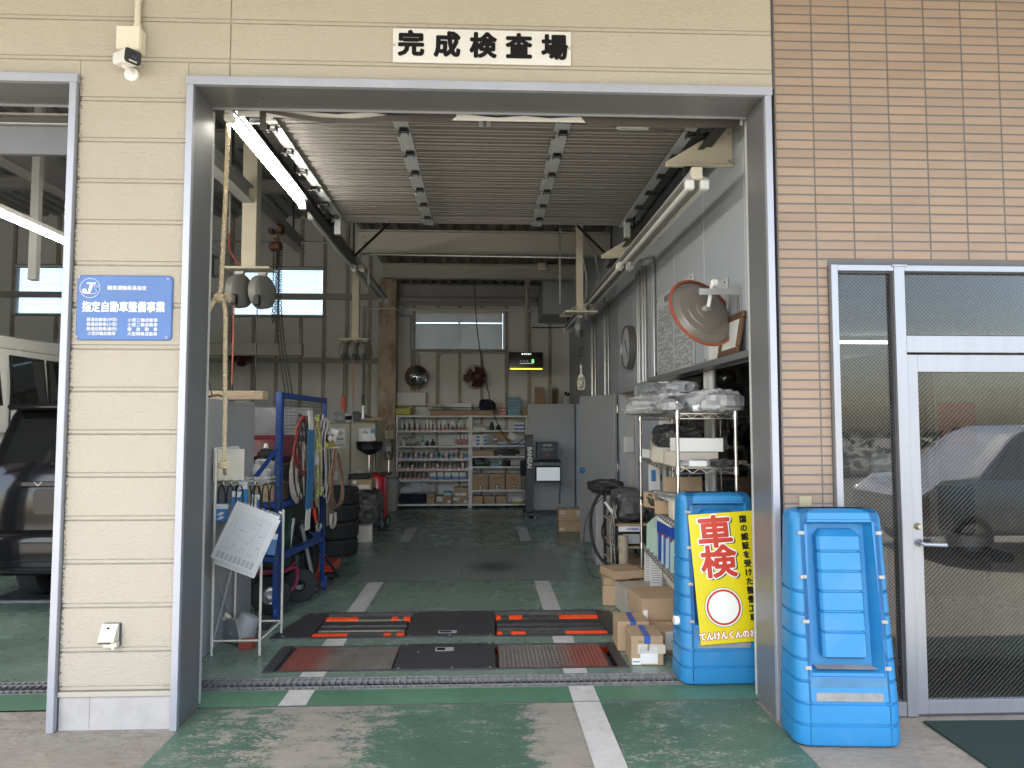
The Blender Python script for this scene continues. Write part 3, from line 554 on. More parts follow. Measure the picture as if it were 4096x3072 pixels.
bx('plate', 'brass', 1.770, 1.842, 3.936, 3.9455, 1.11, 1.205, 0.003, st); bx('key_slot', 'alu_dark', 1.798, 1.816, 3.9345, 3.9358, 1.14, 1.146, 0, st)

# ================================================================= OFFICE ENTRANCE
en = thing('office_entrance', 'aluminium glazed office entrance with sidelight and transom in the tiled wall', 'entrance', (2.7, 3.95, 0))
A = 'aluminium'
bx('frame_post', A, 1.972, 2.010, 3.908, 4.0, 0.0, 2.512, 0.002, en); bx('frame_post', A, 2.337, 2.397, 3.908, 4.0, 0.0, 2.512, 0.002, en); bx('frame_post', A, 3.37, 3.42, 3.908, 4.0, 0.0, 2.512, 0.002, en)
bx('frame_head', A, 2.0105, 2.3365, 3.912, 3.998, 2.478, 2.512, 0.002, en); bx('frame_head', A, 2.3975, 3.3695, 3.912, 3.998, 2.478, 2.512, 0.002, en)
bx('head_joint', A, 2.325, 2.412, 3.902, 3.9075, 2.503, 2.514, 0.001, en)
bx('transom_bar', A, 2.3975, 3.3695, 3.910, 3.998, 2.012, 2.108, 0.002, en); bx('sill_rail', A, 2.0105, 2.3365, 3.914, 3.998, 0.0, 0.078, 0.002, en)
bx('gasket', 'alu_dark', 2.0105, 2.018, 3.93, 3.97, 0.0785, 2.4775, 0, en); bx('gasket', 'alu_dark', 2.326, 2.3365, 3.93, 3.97, 0.0785, 2.4775, 0, en); bx('gasket', 'alu_dark', 2.018, 2.326, 3.93, 3.97, 2.468, 2.4775, 0, en); bx('gasket', 'alu_dark', 2.3975, 3.37, 3.93, 3.97, 2.108, 2.114, 0, en); bx('gasket', 'alu_dark', 2.3975, 3.37, 3.93, 3.97, 2.471, 2.4775, 0, en)
for x0, x1, z0, z1 in ((2.018, 2.326, 0.08, 2.468), (2.398, 3.369, 2.114, 2.471)):
    bx('pane', 'wired_glass', x0, x1, 3.952, 3.957, z0, z1, 0, en)
dl = bx('door', A, 2.401, 2.464, 3.922, 3.962, 0.008, 2.001, 0.002, en)
bx('stile', A, 3.30, 3.366, 3.922, 3.962, 0.008, 2.001, 0.002, dl); bx('top_rail', A, 2.4645, 3.2995, 3.923, 3.961, 1.902, 2.001, 0.002, dl); bx('bottom_rail', A, 2.4645, 3.2995, 3.923, 3.961, 0.008, 0.082, 0.002, dl)
bx('pane', 'wired_glass_door', 2.4645, 3.2995, 3.940, 3.945, 0.0825, 1.9015, 0, dl)
MB().lathe([(0, -0.014), (0.012, -0.013), (0.013, -0.006), (0.018, 0.0), (0.020, 0.014)], (2.432, 3.908, 1.035), (0, 1, 0), 18).build('lock', 'brass', dl)
hd = MB().lathe([(0.020, 0), (0.020, 0.012)], (2.432, 3.910, 0.945), (0, 1, 0), 16).tube([(2.432, 3.915, 0.945), (2.432, 3.878, 0.945), (2.442, 3.870, 0.943), (2.56, 3.868, 0.938)], [0.010, 0.009, 0.011, 0.011], 10); hd.build('handle', A, dl)
bx('threshold', 'alu_dark', 2.398, 3.37, 3.925, 3.99, -0.004, 0.007, 0, en)
mt = MB(); mt.box(2.37, 4.2, 2.55, 3.83, -0.008, 0.006, 0.003); mt.xf(Matrix.Identity(4)); mt = mt.build('door_mat', 'mat_green'); tag(mt, 'dark green ribbed entrance mat in front of the office door', 'door mat')
mt.rotation_euler = (0, 0, R(-1))
# ================================================================= CANOPY over the forecourt
cp = thing('canopy', 'deep flat canopy roof over the forecourt in front of the bays', 'canopy', (0, 1.5, 4.95))
bx('soffit', 'soffit', -11, 7, -0.3, 3.90, 4.95, 5.05, 0, cp); bx('fascia', 'white_metal', -11, 7, -0.45, -0.3, 4.75, 5.25, 0, cp)
for y in (1.1,): bx('cross_beam', 'beam_dark', -11, 7, y, y + 0.3, 4.55, 4.949, 0, cp)
# ================================================================= INTERIOR SHELL
def wall_with_holes(parent, mat, name, axis, d0, d1, u0, u1, z0, z1, holes):
    us = sorted({u0, u1, *[h[0] for h in holes], *[h[1] for h in holes]}); zs = sorted({z0, z1, *[h[2] for h in holes], *[h[3] for h in holes]})
    mb = MB()
    for i in range(len(us) - 1):
        j = 0
        while j < len(zs) - 1:
            cu, cz = (us[i] + us[i + 1]) / 2, (zs[j] + zs[j + 1]) / 2
            if not any(h[0] < cu < h[1] and h[2] < cz < h[3] for h in holes):
                if axis == 'y': mb.box(us[i], us[i + 1], d0, d1, zs[j], zs[j + 1])
                else: mb.box(d0, d1, us[i], us[i + 1], zs[j], zs[j + 1])
            j += 1
    return mb.build(name, mat, parent)
WL, WC, WF = (-5.05, -3.25, 3.82, 4.76), (-1.38, 0.40, 3.14, 3.90), (-9.3, -7.5, 3.82, 4.76)
bw = thing('back_wall', 'pale sheet back wall of the workshop with exposed studs and rails', 'wall', (-2, 14.42, 0))
wall_with_holes(bw, 'wall_light', 'sheeting', 'y', 14.42, 14.50, -11, 1.84, 0, 5.9, [WL, WC, WF])
for xx in (-10.1, -9.35, -8.5, -7.45, -6.6, -5.55, -5.08, -4.62, -4.16, -3.68, -3.22, -2.76, -2.30, -1.40, -0.93, -0.475, -0.03, 0.47, 0.93, 1.36):
    segs = [(0, 5.8)]
    for w in (WL, WC, WF):
        if w[0] + 0.02 < xx < w[1] - 0.02: segs = [(0, w[2] - 0.05), (w[3] + 0.05, 5.8)]
    for a, b in segs: bx('stud', 'stud', xx - 0.032, xx + 0.032, 14.375, 14.4195, a, b, 0.002, bw)
for z0, z1 in ((4.13, 4.25), (2.85, 2.95)): bx('rail', 'girt', -11, -2.06, 14.31, 14.374, z0, z1, 0.003, bw)
bx('rail', 'girt', -1.70, 1.1, 14.31, 14.374, 4.03, 4.16, 0.003, bw)
for w in (WL, WC, WF):
    bx('window_sill', 'girt', w[0] - 0.06, w[1] + 0.06, 14.33, 14.4195, w[2] - 0.05, w[2] - 0.002, 0.003, bw); bx('window_head', 'girt', w[0] - 0.06, w[1] + 0.06, 14.36, 14.4195, w[3] + 0.002, w[3] + 0.05, 0.003, bw)
def blind_window(w, label, ang, mat, n, gap):
    t = thing('window_blind', label, 'window blind', ((w[0] + w[1]) / 2, 14.36, w[2]))
    bx('pane', 'frosted', w[0], w[1], 14.46, 14.465, w[2], w[3], 0, t)
    bx('window_frame', 'aluminium', (w[0] + w[1]) / 2 - 0.02, (w[0] + w[1]) / 2 + 0.02, 14.43, 14.458, w[2], w[3], 0, t)
    h = (w[3] - w[2]) / n; s = MB()
    c, sn = math.cos(ang), math.sin(ang); d = h * 0.62
    s.add([(w[0] + 0.01, 14.355 - d * c, -d * sn), (w[1] - 0.01, 14.355 - d * c, -d * sn), (w[1] - 0.01, 14.355, 0.0015), (w[0] + 0.01, 14.355, 0.0015), (w[1] - 0.01, 14.355 + d * c, d * sn), (w[0] + 0.01, 14.355 + d * c, d * sn)], [(0, 1, 2, 3), (3, 2, 4, 5)])
    s0 = s.build('slat', mat, t); s0.data.transform(Matrix.Translation((0, 0, ORG[t.name].z))); s0.location = (0, 0, h * 0.5)
    for k in range(1, n):
        if k == gap: continue
        inst(s0, 'slat', t, (0, 0, h * (k + 0.5)))
    bx('head_rail', 'blind_light', w[0], w[1], 14.33, 14.38, w[3] - 0.012, w[3] + 0.015, 0.002, t); bx('bottom_rail', 'blind_light', w[0], w[1], 14.34, 14.37, w[2] - 0.02, w[2] - 0.004, 0.002, t)
    for u in (0.08, 0.5, 0.92): MB().cyl((w[0] + (w[1] - w[0]) * u, 14.335, w[2]), (w[0] + (w[1] - w[0]) * u, 14.335, w[3]), 0.002, n=5).build('ladder_cord', 'white_paint', t)
blind_window(WL, 'bright window behind open slatted blinds above the wall fan', R(30), 'blind_light', 42, -1)
blind_window(WC, 'grey closed slatted blind on the window above the round mirror', R(66), 'blind', 38, 26)
blind_window(WF, 'window with slatted blinds high behind the white van', R(30), 'blind_light', 40, -1)
MB().box(-2.05, -1.71, 13.93, 14.30, 0, 4.5, 0.006).build('rusted_column', 'rust_column'); tag(C.objects['rusted_column'], 'rust stained steel column standing against the back wall', 'column')
# right hand wall
rw = thing('office_partition_wall', 'grey panel wall on the right side of the bay with window and doors', 'wall', (1.8, 9, 0))
wall_with_holes(rw, 'wall_panel', 'panelling', 'x', 1.76, 1.83, 4.16, 14.42, 0, 4.6, [(4.5, 7.1, 0.95, 2.03), (8.12, 9.02, 0, 2.0), (12.35, 13.25, 0, 2.0)])
y = 4.65
while y < 14.3:
    z0 = 2.1 if (4.4 < y < 7.15) else (2.04 if 8.1 < y < 9.05 or 12.3 < y < 13.3 else 0)
    bx('panel_seam', 'panel_seam', 1.7585, 1.7602, y, y + 0.006, z0, 4.55, 0, rw); y += 0.885
lg = bx('window_ledge', 'jamb_grey', 1.665, 1.7585, 4.30, 7.12, 2.031, 2.078, 0.003, rw)
wi = thing('side_window', 'sliding aluminium window to the office above the wire rack', 'window', (1.79, 5.8, 0.95))
for a, b in ((4.50, 4.54), (5.44, 5.52), (5.56, 5.64), (6.46, 6.60), (6.68, 6.74), (6.86, 7.10)): bx('mullion', 'white_paint', 1.772, 1.815, a, b, 0.952, 2.028, 0.002, wi)
bx('sill', 'white_paint', 1.765, 1.825, 4.50, 7.10, 0.935, 0.951, 0.002, wi)
for a, b in ((4.54, 5.44), (5.64, 6.46)): bx('pane', 'clear_glass', 1.79, 1.794, a, b, 0.952, 2.028, 0, wi)
for y0, y1, lab in ((8.12, 9.02, 'grey steel door frame in the side wall near the clock'), (12.35, 13.25, 'grey steel door frame at the far end of the side wall')):
    f = thing('door_frame', lab, 'door frame', (1.79, (y0 + y1) / 2, 0))
    bx('post', 'door_grey', 1.735, 1.845, y0 - 0.05, y0 - 0.001, 0, 2.05, 0.003, f); bx('post', 'door_grey', 1.735, 1.845, y1 + 0.001, y1 + 0.05, 0, 2.05, 0.003, f); bx('head', 'door_grey', 1.735, 1.845, y0 - 0.0005, y1 + 0.0005, 2.001, 2.05, 0.003, f)
def leaf(label, hinge, ang, w, ht, closer):
    t = thing('steel_door', label, 'door', (0, 0, 0))
    bx('panel', 'door_grey', 0, w, -0.02, 0.02, 0.01, ht, 0.003, t)
    MB().box(w - 0.30, w - 0.06, -0.05, -0.021, ht - 0.12, ht - 0.07, 0.006).tube([(w - 0.2, -0.05, ht - 0.06), (w - 0.4, -0.06, ht - 0.05), (w - 0.12, -0.04, ht - 0.04)], 0.006, 6).build('door_closer', 'steel_grey', t) if closer else None
    for z in (0.25, 1.0, 1.75): MB().cyl((0.0, -0.026, z), (0.0, -0.026, z + 0.10), 0.012, n=10).build('hinge', 'chrome', t)
    MB().cyl((w - 0.07, -0.02, 0.98), (w - 0.07, -0.06, 0.98), 0.012, n=10).sphere((w - 0.07, -0.08, 0.98), 0.028, 12).build('knob', 'chrome', t)
    t.location = hinge; t.rotation_euler = (0, 0, ang); return t
leaf('grey steel door standing open with rag tied on its knob', (1.70, 9.06, 0.01), math.atan2(0.82, -0.33), 0.90, 1.99, True)
leaf('grey steel door opened flat behind the headlight tester', (1.72, 13.33, 0.01), math.pi, 0.88, 1.99, True)
rg = MB(); rg.sphere((1.385, 9.79, 0.98), 0.05, 10, (1.3, 1, 0.75)); tag(rg.build('blue_rag', 'blue_tape'), 'blue cloth wrapped around the steel door knob', 'cloth')
# left and upper shell
for nm, lab, a in (('end_wall', 'plain grey sheet wall closing the far left workshop', (-11.1, -11, 4.16, 14.5, 0, 5.9)),): tag(bx(nm, 'wall_light', *a), lab, 'wall')
def corrugated(name, mat, x0, x1, y0, y1, z, per=0.20, h=0.05):
    prof = []; x = x0
    while x < x1: prof += [(x, z), (x + per * 0.42, z), (x + per * 0.52, z + h), (x + per * 0.90, z + h)]; x += per
    mb = MB(); n = len(prof); mb.add([(a, y0, b) for a, b in prof] + [(a, y1, b) for a, b in prof], [(i, i + 1, n + i + 1, n + i) for i in range(n - 1)])
    mb.box(x0, x1, y0, y1, z + h + 0.02, z + h + 0.06)
    return mb.build(name, mat)
tag(corrugated('bay_ceiling', 'deck', -1.72, 1.84, 4.16, 14.5, 4.44), 'ribbed metal deck ceiling over the inspection bay', 'ceiling')
tag(corrugated('workshop_roof', 'roof_deck', -11.1, -1.72, 4.16, 14.5, 5.80, 0.25, 0.06), 'tall corrugated metal roof over the left workshop', 'roof')
tag(bx('roof_fascia', 'steel_grey', -1.78, -1.721, 4.16, 14.41, 4.43, 5.80), 'grey sheet fascia between low ceiling and tall roof', 'wall panel')
tag(bx('office_roof', 'beam_dark', 1.83, 7, 4.1, 14.5, 4.62, 4.75), 'flat roof slab over the office', 'roof')
def ibeam(name, label, x0, x1, y, z0, z1, fw=0.16, bolts=None, parent=None, mat='beam_paint', ax='x'):
    t = thing(name, label, 'beam', ((x0 + x1) / 2, y, z0) if ax == 'x' else (y, (x0 + x1) / 2, z0))
    if ax == 'x':
        bx('web', mat, x0, x1, y - 0.006, y + 0.006, z0 + 0.012, z1 - 0.012, 0, t); bx('flange', mat, x0, x1, y - fw / 2, y + fw / 2, z0, z0 + 0.0118, 0, t); bx('flange', mat, x0, x1, y - fw / 2, y + fw / 2, z1 - 0.0118, z1, 0, t)
        if bolts:
            for bxx, bz in bolts: MB().cyl((bxx, y - 0.006, bz), (bxx, y - 0.026, bz), 0.018, n=6).build('bolt', 'steel_grey', t)
    else:
        bx('web', mat, y - 0.006, y + 0.006, x0, x1, z0 + 0.012, z1 - 0.012, 0, t); bx('flange', mat, y - fw / 2, y + fw / 2, x0, x1, z0, z0 + 0.0118, 0, t); bx('flange', mat, y - fw / 2, y + fw / 2, x0, x1, z1 - 0.0118, z1, 0, t)
    return t
ibeam('ceiling_beam', 'deep painted steel beam across the ceiling behind the raised door', -1.70, 1.755, 9.5, 3.90, 4.21, bolts=[(-1.60, 3.97), (-1.60, 4.05), (-1.60, 4.13)])
ibeam('ceiling_beam', 'shallower painted steel beam with bolted plate nearer the back wall', -1.74, 1.755, 12.2, 4.13, 4.38, bolts=[(-1.69, 4.21), (-1.69, 4.29)] + [(0.53 + 0.13 * i, 4.21 + 0.075 * j) for i in (0, 1) for j in (0, 1)])
ibeam('wall_beam', 'steel lintel beam along the top of the back wall', -1.70, 1.755, 14.3, 4.18, 4.44, bolts=[(-1.03 + 0.14 * i, 4.24 + 0.075 * j) for i in (0, 1) for j in (0, 1, 2)], mat='steel_grey')
ibeam('hoist_rail', 'hoist runway beam hanging under the tall roof', 4.6, 10.2, -2.63, 4.08, 4.26, 0.13, ax='y', mat='steel_grey')
for yy, lb_ in ((9.9, 'grey steel purlin under the tall roof above the chain hoist'), (11.9, 'grey steel purlin under the tall roof near the back wall')): ibeam('roof_purlin', lb_, -11, -1.8, yy, 5.50, 5.72, 0.12, mat='steel_grey')
ibeam('roof_girder', 'heavy sloping grey girder over the left workshop', 4.2, 14.3, -5.4, 4.55, 4.95, 0.2, ax='y', mat='steel_grey')
for yy in (5.2, 7.4, 9.8): tag(bx('hanger_rod', 'black_steel', -2.64, -2.62, yy, yy + 0.02, 4.261, 5.8), 'thin steel rod holding up the hoist runway beam', 'hanger', 'hoist rail hangers')
# cross pipe on the first beam, wall pipes
def pipe(name, label, pts, r, mat='conduit', cat='pipe', n=8, group=None, straps=()):
    return tag(MB().tube(pts, r, n).build(name, mat), label, cat, group)
pipe('air_pipe', 'steel air pipe strapped under the deep ceiling beam', [(-1.52, 9.38, 3.45), (-1.52, 9.38, 3.84), (-1.49, 9.38, 3.865), (1.30, 9.38, 3.845), (1.34, 9.38, 3.83), (1.38, 9.36, 3.6), (1.36, 9.3, 3.0)], 0.014)
pipe('air_pipe', 'steel pipe running high along the left back wall rail', [(-6.5, 14.28, 5.28), (-3.08, 14.28, 5.28), (-2.75, 14.28, 5.26)], 0.018)
pipe('wall_conduit', 'bent thin conduit rising beside the wall fan', [(-0.90, 14.36, 1.9), (-0.90, 14.36, 2.95), (-0.86, 14.36, 3.03), (-0.80, 14.36, 3.06), (0.55, 14.36, 3.06)], 0.010)
pipe('wall_conduit', 'conduit stepping around the rusted column to the closed blind', [(-2.35, 13.90, 3.85), (-2.32, 13.90, 3.88), (-1.75, 13.90, 3.90), (-1.70, 13.9, 3.86), (-1.64, 14.3, 3.80), (-1.47, 14.3, 3.80), (-1.45, 14.3, 3.75), (-1.45, 14.34, 2.3)], 0.016)
for k, xx in enumerate((-2.42, -2.38)): pipe('wall_conduit', 'vertical conduit beside the rusted column', [(xx, 14.34, 1.6), (xx, 14.34, 4.0)], 0.012, group='conduits beside the column')
for xx in (-1.37, -1.30): pipe('wall_conduit', 'vertical conduit behind the round mirror', [(xx, 14.35, 2.27), (xx, 14.35, 3.05)], 0.012, group='conduits behind the mirror')
for yy, r_ in ((7.11, 0.016), (7.50, 0.014), (7.62, 0.020), (7.79, 0.013), (7.88, 0.013)):
    pipe('wall_conduit', 'steel conduit beside the clock on the grey side wall', [(1.735, yy, 2.07 if yy < 8.1 else 2.05), (1.735, yy, 3.25), (1.735, yy + 0.03, 3.32), (1.70, yy + 0.22, 3.36)], r_, group='conduits left of the notice board')
for yy, r_ in ((9.75, 0.015), (9.98, 0.012), (10.06, 0.012), (11.2, 0.03), (10.9, 0.016)):
    pipe('wall_conduit', 'steel conduit rising above the open steel door', [(1.735, yy, 2.02), (1.735, yy, 3.2), (1.735, yy + 0.04, 3.30), (1.69, yy + 0.3, 3.36)], r_, group='conduits above the open steel door')
pipe('drain_pipe', 'thin grey pipe angled up to the ceiling in the corner', [(1.68, 9.6, 3.2), (1.5, 9.4, 3.9), (1.30, 9.32, 4.22), (1.02, 9.32, 4.22), (1.02, 9.32, 3.2)], 0.014, 'steel_grey')
pipe('wall_pipe', 'fat pale pipe running along the top of the back wall', [(-1.68, 14.18, 4.12), (1.05, 14.18, 4.12)], 0.055, 'steel_grey')
pipe('screen_roller', 'white roller tube mounted above the closed blind', [(-1.56, 14.22, 3.92), (1.02, 14.22, 3.92)], 0.028, 'white_paint', 'roller')
# ================================================================= OVERHEAD DOOR
od = thing('overhead_door', 'raised taupe ribbed sectional door lying flat under the ceiling', 'overhead door', (0, 5.65, 3.6))
n_p, y0d, pl_ = 7, 4.33, 0.4055
for i in range(n_p):
    a = y0d + pl_ * i + 0.003; b = a + pl_ - 0.006 if i < 6 else a + 0.28
    L_ = b - a; prof = [(a, 3.655), (a, 3.62)]
    for t0, t1, dz in ((0.06, 0.13, 0.008), (0.20, 0.235, -0.006), (0.30, 0.42, 0.009), (0.50, 0.535, -0.006), (0.60, 0.72, 0.009), (0.80, 0.835, -0.006), (0.89, 0.95, 0.008)):
        prof += [(a + L_ * t0, 3.62), (a + L_ * (t0 + 0.012), 3.62 + dz), (a + L_ * (t1 - 0.012), 3.62 + dz), (a + L_ * t1, 3.62)]
    prof += [(b, 3.62), (b, 3.655)]
    MB().prism(prof, 'x', -1.44, 1.44).build('door_panel', 'door_taupe', od)
    for xc, hw in ((-0.54, 0.04), (0.54, 0.04), (-1.405, 0.04), (1.405, 0.04)):
        bx('stile_plate', 'stile_grey', xc - hw, xc + hw, a + 0.001, b - 0.001, 3.602, 3.6085, 0.001, od)
        bx('stile_lip', 'stile_grey', xc - hw - 0.022 if xc < 0 else xc - hw - 0.024, xc - hw - 0.001, a + 0.13, b - 0.01, 3.603, 3.608, 0, od) if abs(xc) < 1 else None
bx('bottom_seal', 'white_paint', -1.40, 1.44, 4.295, 4.329, 3.60, 3.66, 0.004, od)
hg = MB(); hg.box(-0.027, 0.027, -0.045, 0.03, -0.006, 0.0); hg.box(-0.030, -0.025, -0.04, 0.02, -0.032, -0.006); hg.box(0.025, 0.030, -0.04, 0.02, -0.032, -0.006); hg.cyl((-0.036, -0.022, -0.024), (0.036, -0.022, -0.024), 0.009, n=8)
h0 = None
for i in range(1, 7):
    yy = y0d + pl_ * i
    for xc in (-1.42, -0.54, 0.54, 1.42):
        if abs(xc) < 1 and i == 6: pass
        if h0 is None:
            h0 = hg.build('hinge', 'black_steel', od); h0.data.transform(Matrix.Translation(ORG[od.name])); h0.location = (xc, yy - 5.65, 0.0015)
        else: inst(h0, 'hinge', od, (xc, yy - 5.65, 0.0015))
    for s in (-1, 1): MB().cyl((s * 1.45, yy - 0.02, 3.578), (s * 1.53, yy - 0.02, 3.578), 0.007, n=8).cyl((s * 1.525, yy - 0.02, 3.578), (s * 1.545, yy - 0.02, 3.578), 0.022, n=12).build('roller', 'black_steel', od)
for s in (-1, 1):
    bx('corner_bracket', 'stile_grey', s * 1.38, s * 1.44, 6.82, 6.86, 3.44, 3.62, 0.002, od)
    MB().box(s * 1.405 - 0.04, s * 1.405 + 0.04, 4.46, 4.60, 3.59, 3.601).cyl((s * 1.43, 4.52, 3.565), (s * 1.50, 4.52, 3.565), 0.03, n=10).build('bottom_bracket', 'black_steel', od)
lk = MB().box(-0.035, 0.045, 4.34, 4.66, 3.598, 3.606); lk.build('lock_plate', 'stile_grey', od)
MB().box(-0.03, 0.04, 4.40, 4.50, 3.575, 3.598, 0.004).cyl((0.005, 4.45, 3.575), (0.005, 4.45, 3.54), 0.015, n=10).tube([(0.005, 4.45, 3.55), (0.005, 4.47, 3.52)], 0.008, 6).build('lock_latch', 'black_steel', od)
MB().tube([(-1.4, 4.66, 3.59), (-0.04, 4.47, 3.575)], 0.0025, 5).build('lock_wire', 'black', od); MB().tube([(1.4, 4.66, 3.59), (0.04, 4.47, 3.575)], 0.0025, 5).build('lock_wire', 'black', od)
def strip(label, pts_top, drop):
    mb = MB(); n = len(pts_top); vs = [Vector(p) for p in pts_top] + [Vector(p) + Vector((0, 0.012, -d)) for p, d in zip(pts_top, drop)]
    mb.add(vs, [(i, i + 1, n + i + 1, n + i) for i in range(n - 1)]); o = mb.build('rubber_strip', 'dark_pvc'); return tag(o, label, 'rubber strip')
strip('sagging torn dark rubber seal hanging from the lintel by the lit tube', [(-1.33, 4.272, 3.515), (-1.20, 4.272, 3.50), (-1.0, 4.272, 3.475), (-0.8, 4.272, 3.468), (-0.62, 4.272, 3.49), (-0.50, 4.272, 3.53), (-0.30, 4.272, 3.53), (-0.22, 4.272, 3.53), (-0.17, 4.272, 3.53)], [0.012, 0.022, 0.025, 0.022, 0.03, 0.068, 0.075, 0.075, 0.03])
strip('flat dark rubber seal along the lintel beside the tile wall', [(0.60, 4.272, 3.53), (0.65, 4.272, 3.53), (1.1, 4.272, 3.53), (1.60, 4.272, 3.53)], [0.02, 0.075, 0.078, 0.07])
tag(MB().tube([(-1.5, 4.262, 3.505), (-1.30, 4.262, 3.515), (-1.1, 4.262, 3.510), (-0.9, 4.262, 3.498), (-0.7, 4.262, 3.512), (-0.55, 4.262, 3.497), (-0.40, 4.262, 3.51), (-0.1, 4.262, 3.510), (0.08, 4.262, 3.494), (0.25, 4.262, 3.508), (0.4, 4.262, 3.496), (0.6, 4.262, 3.508), (0.9, 4.262, 3.505), (1.5, 4.262, 3.51)], 0.006, 6).build('lintel_cable', 'black'), 'black cable looping along behind the bay lintel', 'cable')
tag(bx('backing_strip', 'white_paint', -1.5, 1.62, 4.285, 4.293, 3.478, 3.62), 'white backing strip above the torn rubber seals', 'trim strip')
tg = thing('taped_pad', 'dark red pad wrapped in white plastic stuck under the raised door', 'pad', (1.0, 4.42, 3.55)); bx('pad', 'wood_frame', 0.865, 1.055, 4.32, 4.40, 3.50, 3.60, 0.012, tg); MB().box(0.852, 1.068, 4.40, 4.46, 3.50, 3.60, 0.012).build('wrapping', 'plastic_bag', tg)
strip('black rubber flap dangling beside the lit fluorescent tube', [(-1.365, 4.28, 3.53), (-1.325, 4.28, 3.53)], [0.13, 0.14])
for s, nm in ((-1, 'black steel door track on the left under the ceiling'), (1, 'black steel door track along the grey side wall')):
    t = thing('door_track', nm, 'door track', (s * 1.53, 6.4, 3.55))
    bx('channel', 'black_steel', s * 1.548, s * 1.556, 4.28, 8.6, 3.545, 3.615, 0, t); bx('channel_lip', 'black_steel', s * 1.508, s * 1.5475, 4.28, 8.6, 3.541, 3.5445, 0, t); bx('lower_rail', 'black_steel', s * 1.557, s * 1.61, 4.28, 8.6, 3.56, 3.66, 0.003, t)
    for yy in (7.2, 8.5): MB().tube([(s * 1.56, yy, 3.6), (s * 1.56, yy, 4.44)], 0.014, 4).tube([(s * 1.56, yy, 3.62), (s * 1.18, yy + 0.5, 4.2)], 0.016, 4).build('hanger', 'black_steel', t)
# ================================================================= LIGHTS
def batten(label, x, z, y0, y1, lit, tubes, group=None):
    t = thing('batten_light', label, 'light fixture', (x, (y0 + y1) / 2, z), group)
    MB().prism([(x - 0.035, z + 0.12), (x + 0.035, z + 0.12), (x + 0.035, z + 0.07), (x + 0.09, z + 0.045), (x + 0.088, z + 0.04), (x - 0.088, z + 0.04), (x - 0.09, z + 0.045), (x - 0.035, z + 0.07)] if tubes == 2 else [(x - 0.03, z + 0.07), (x + 0.03, z + 0.07), (x + 0.03, z + 0.03), (x - 0.03, z + 0.03)], 'y', y0, y1).build('housing', 'steel_grey' if not lit else 'white_paint', t)
    for dx in ((-0.05, 0.05) if tubes == 2 else (0,)):
        MB().cyl((x + dx, y0 + 0.03, z), (x + dx, y1 - 0.03, z), 0.0185, n=14).build('tube', 'tube_lit' if lit else 'tube_unlit', t)
        for ye in (y0, y1): bx('socket', 'white_plastic', x + dx - 0.03, x + dx + 0.03, ye - 0.015, ye + 0.04, z - 0.024, z + (0.042 if tubes == 2 else 0.025), 0.008, t)
    if tubes == 2:
        for ye in (y0 + 0.02, y1 - 0.02): bx('end_cap', 'cream_plastic', x - 0.036, x + 0.036, ye - 0.03, ye + 0.02, z + 0.045, z + 0.13, 0.004, t)
    return t
batten('lit yellow-white fluorescent tube behind the hanging rope', -1.575, 3.50, 4.36, 6.14, True, 1)
batten('lit fluorescent tube high above the black van', -3.78, 3.25, 4.6, 7.0, True, 1)
batten('unlit twin tube light beside the track near the torn seal', -1.66, 3.66, 7.0, 9.3, False, 2); batten('unlit twin tube light ahead of the rusted column', -1.66, 3.66, 9.4, 11.7, False, 2)
batten('unlit twin tube light hung from the cream wall bracket', 1.43, 3.20, 4.62, 7.0, False, 2); batten('unlit twin tube light above the round clock', 1.43, 3.20, 7.1, 9.5, False, 2); batten('unlit twin tube light past the grey duct box corner', 1.43, 3.20, 9.6, 11.9, False, 2)
for yy, lab in ((4.85, 'cream triangular wall bracket holding the tube light near the tiles'), (7.6, 'cream triangular wall bracket above the conduits'), (11.8, 'cream triangular wall bracket in the far corner')):
    t = thing('wall_bracket', lab, 'bracket', (1.6, yy, 3.40))
    MB().prism([(1.757, 3.42), (1.757, 3.70), (1.69, 3.70), (1.28, 3.45), (1.28, 3.42)], 'y', yy, yy + 0.012).build('gusset', 'cream_plastic', t); bx('flange', 'cream_plastic', 1.28, 1.757, yy - 0.04, yy - 0.0005, 3.412, 3.42, 0, t)
    MB().box(1.40, 1.47, yy - 0.03, yy + 0.0, 3.33, 3.411, 0.004).build('clamp', 'black_steel', t)
    for z in (3.46, 3.66): MB().cyl((1.735, yy, z), (1.735, yy - 0.01, z), 0.012, n=6).build('bolt', 'steel_grey', t)
# ================================================================= left bay lintel door
lb = thing('folded_overhead_door', 'grey edge of the raised overhead door in the left garage opening', 'overhead door', (-3.9, 4.3, 3.2))
bx('panel', 'jamb_grey', -5.5, -2.27, 4.29, 4.33, 3.225, 3.40, 0.004, lb); bx('rail', 'stile_grey', -5.5, -2.27, 4.27, 4.335, 3.402, 3.41, 0, lb); bx('upper_panel', 'beam_dark', -5.5, -2.27, 4.30, 4.33, 3.412, 3.46, 0.002, lb); bx('track_bar', 'conduit', -5.5, -2.27, 4.275, 4.30, 3.461, 3.472, 0, lb)
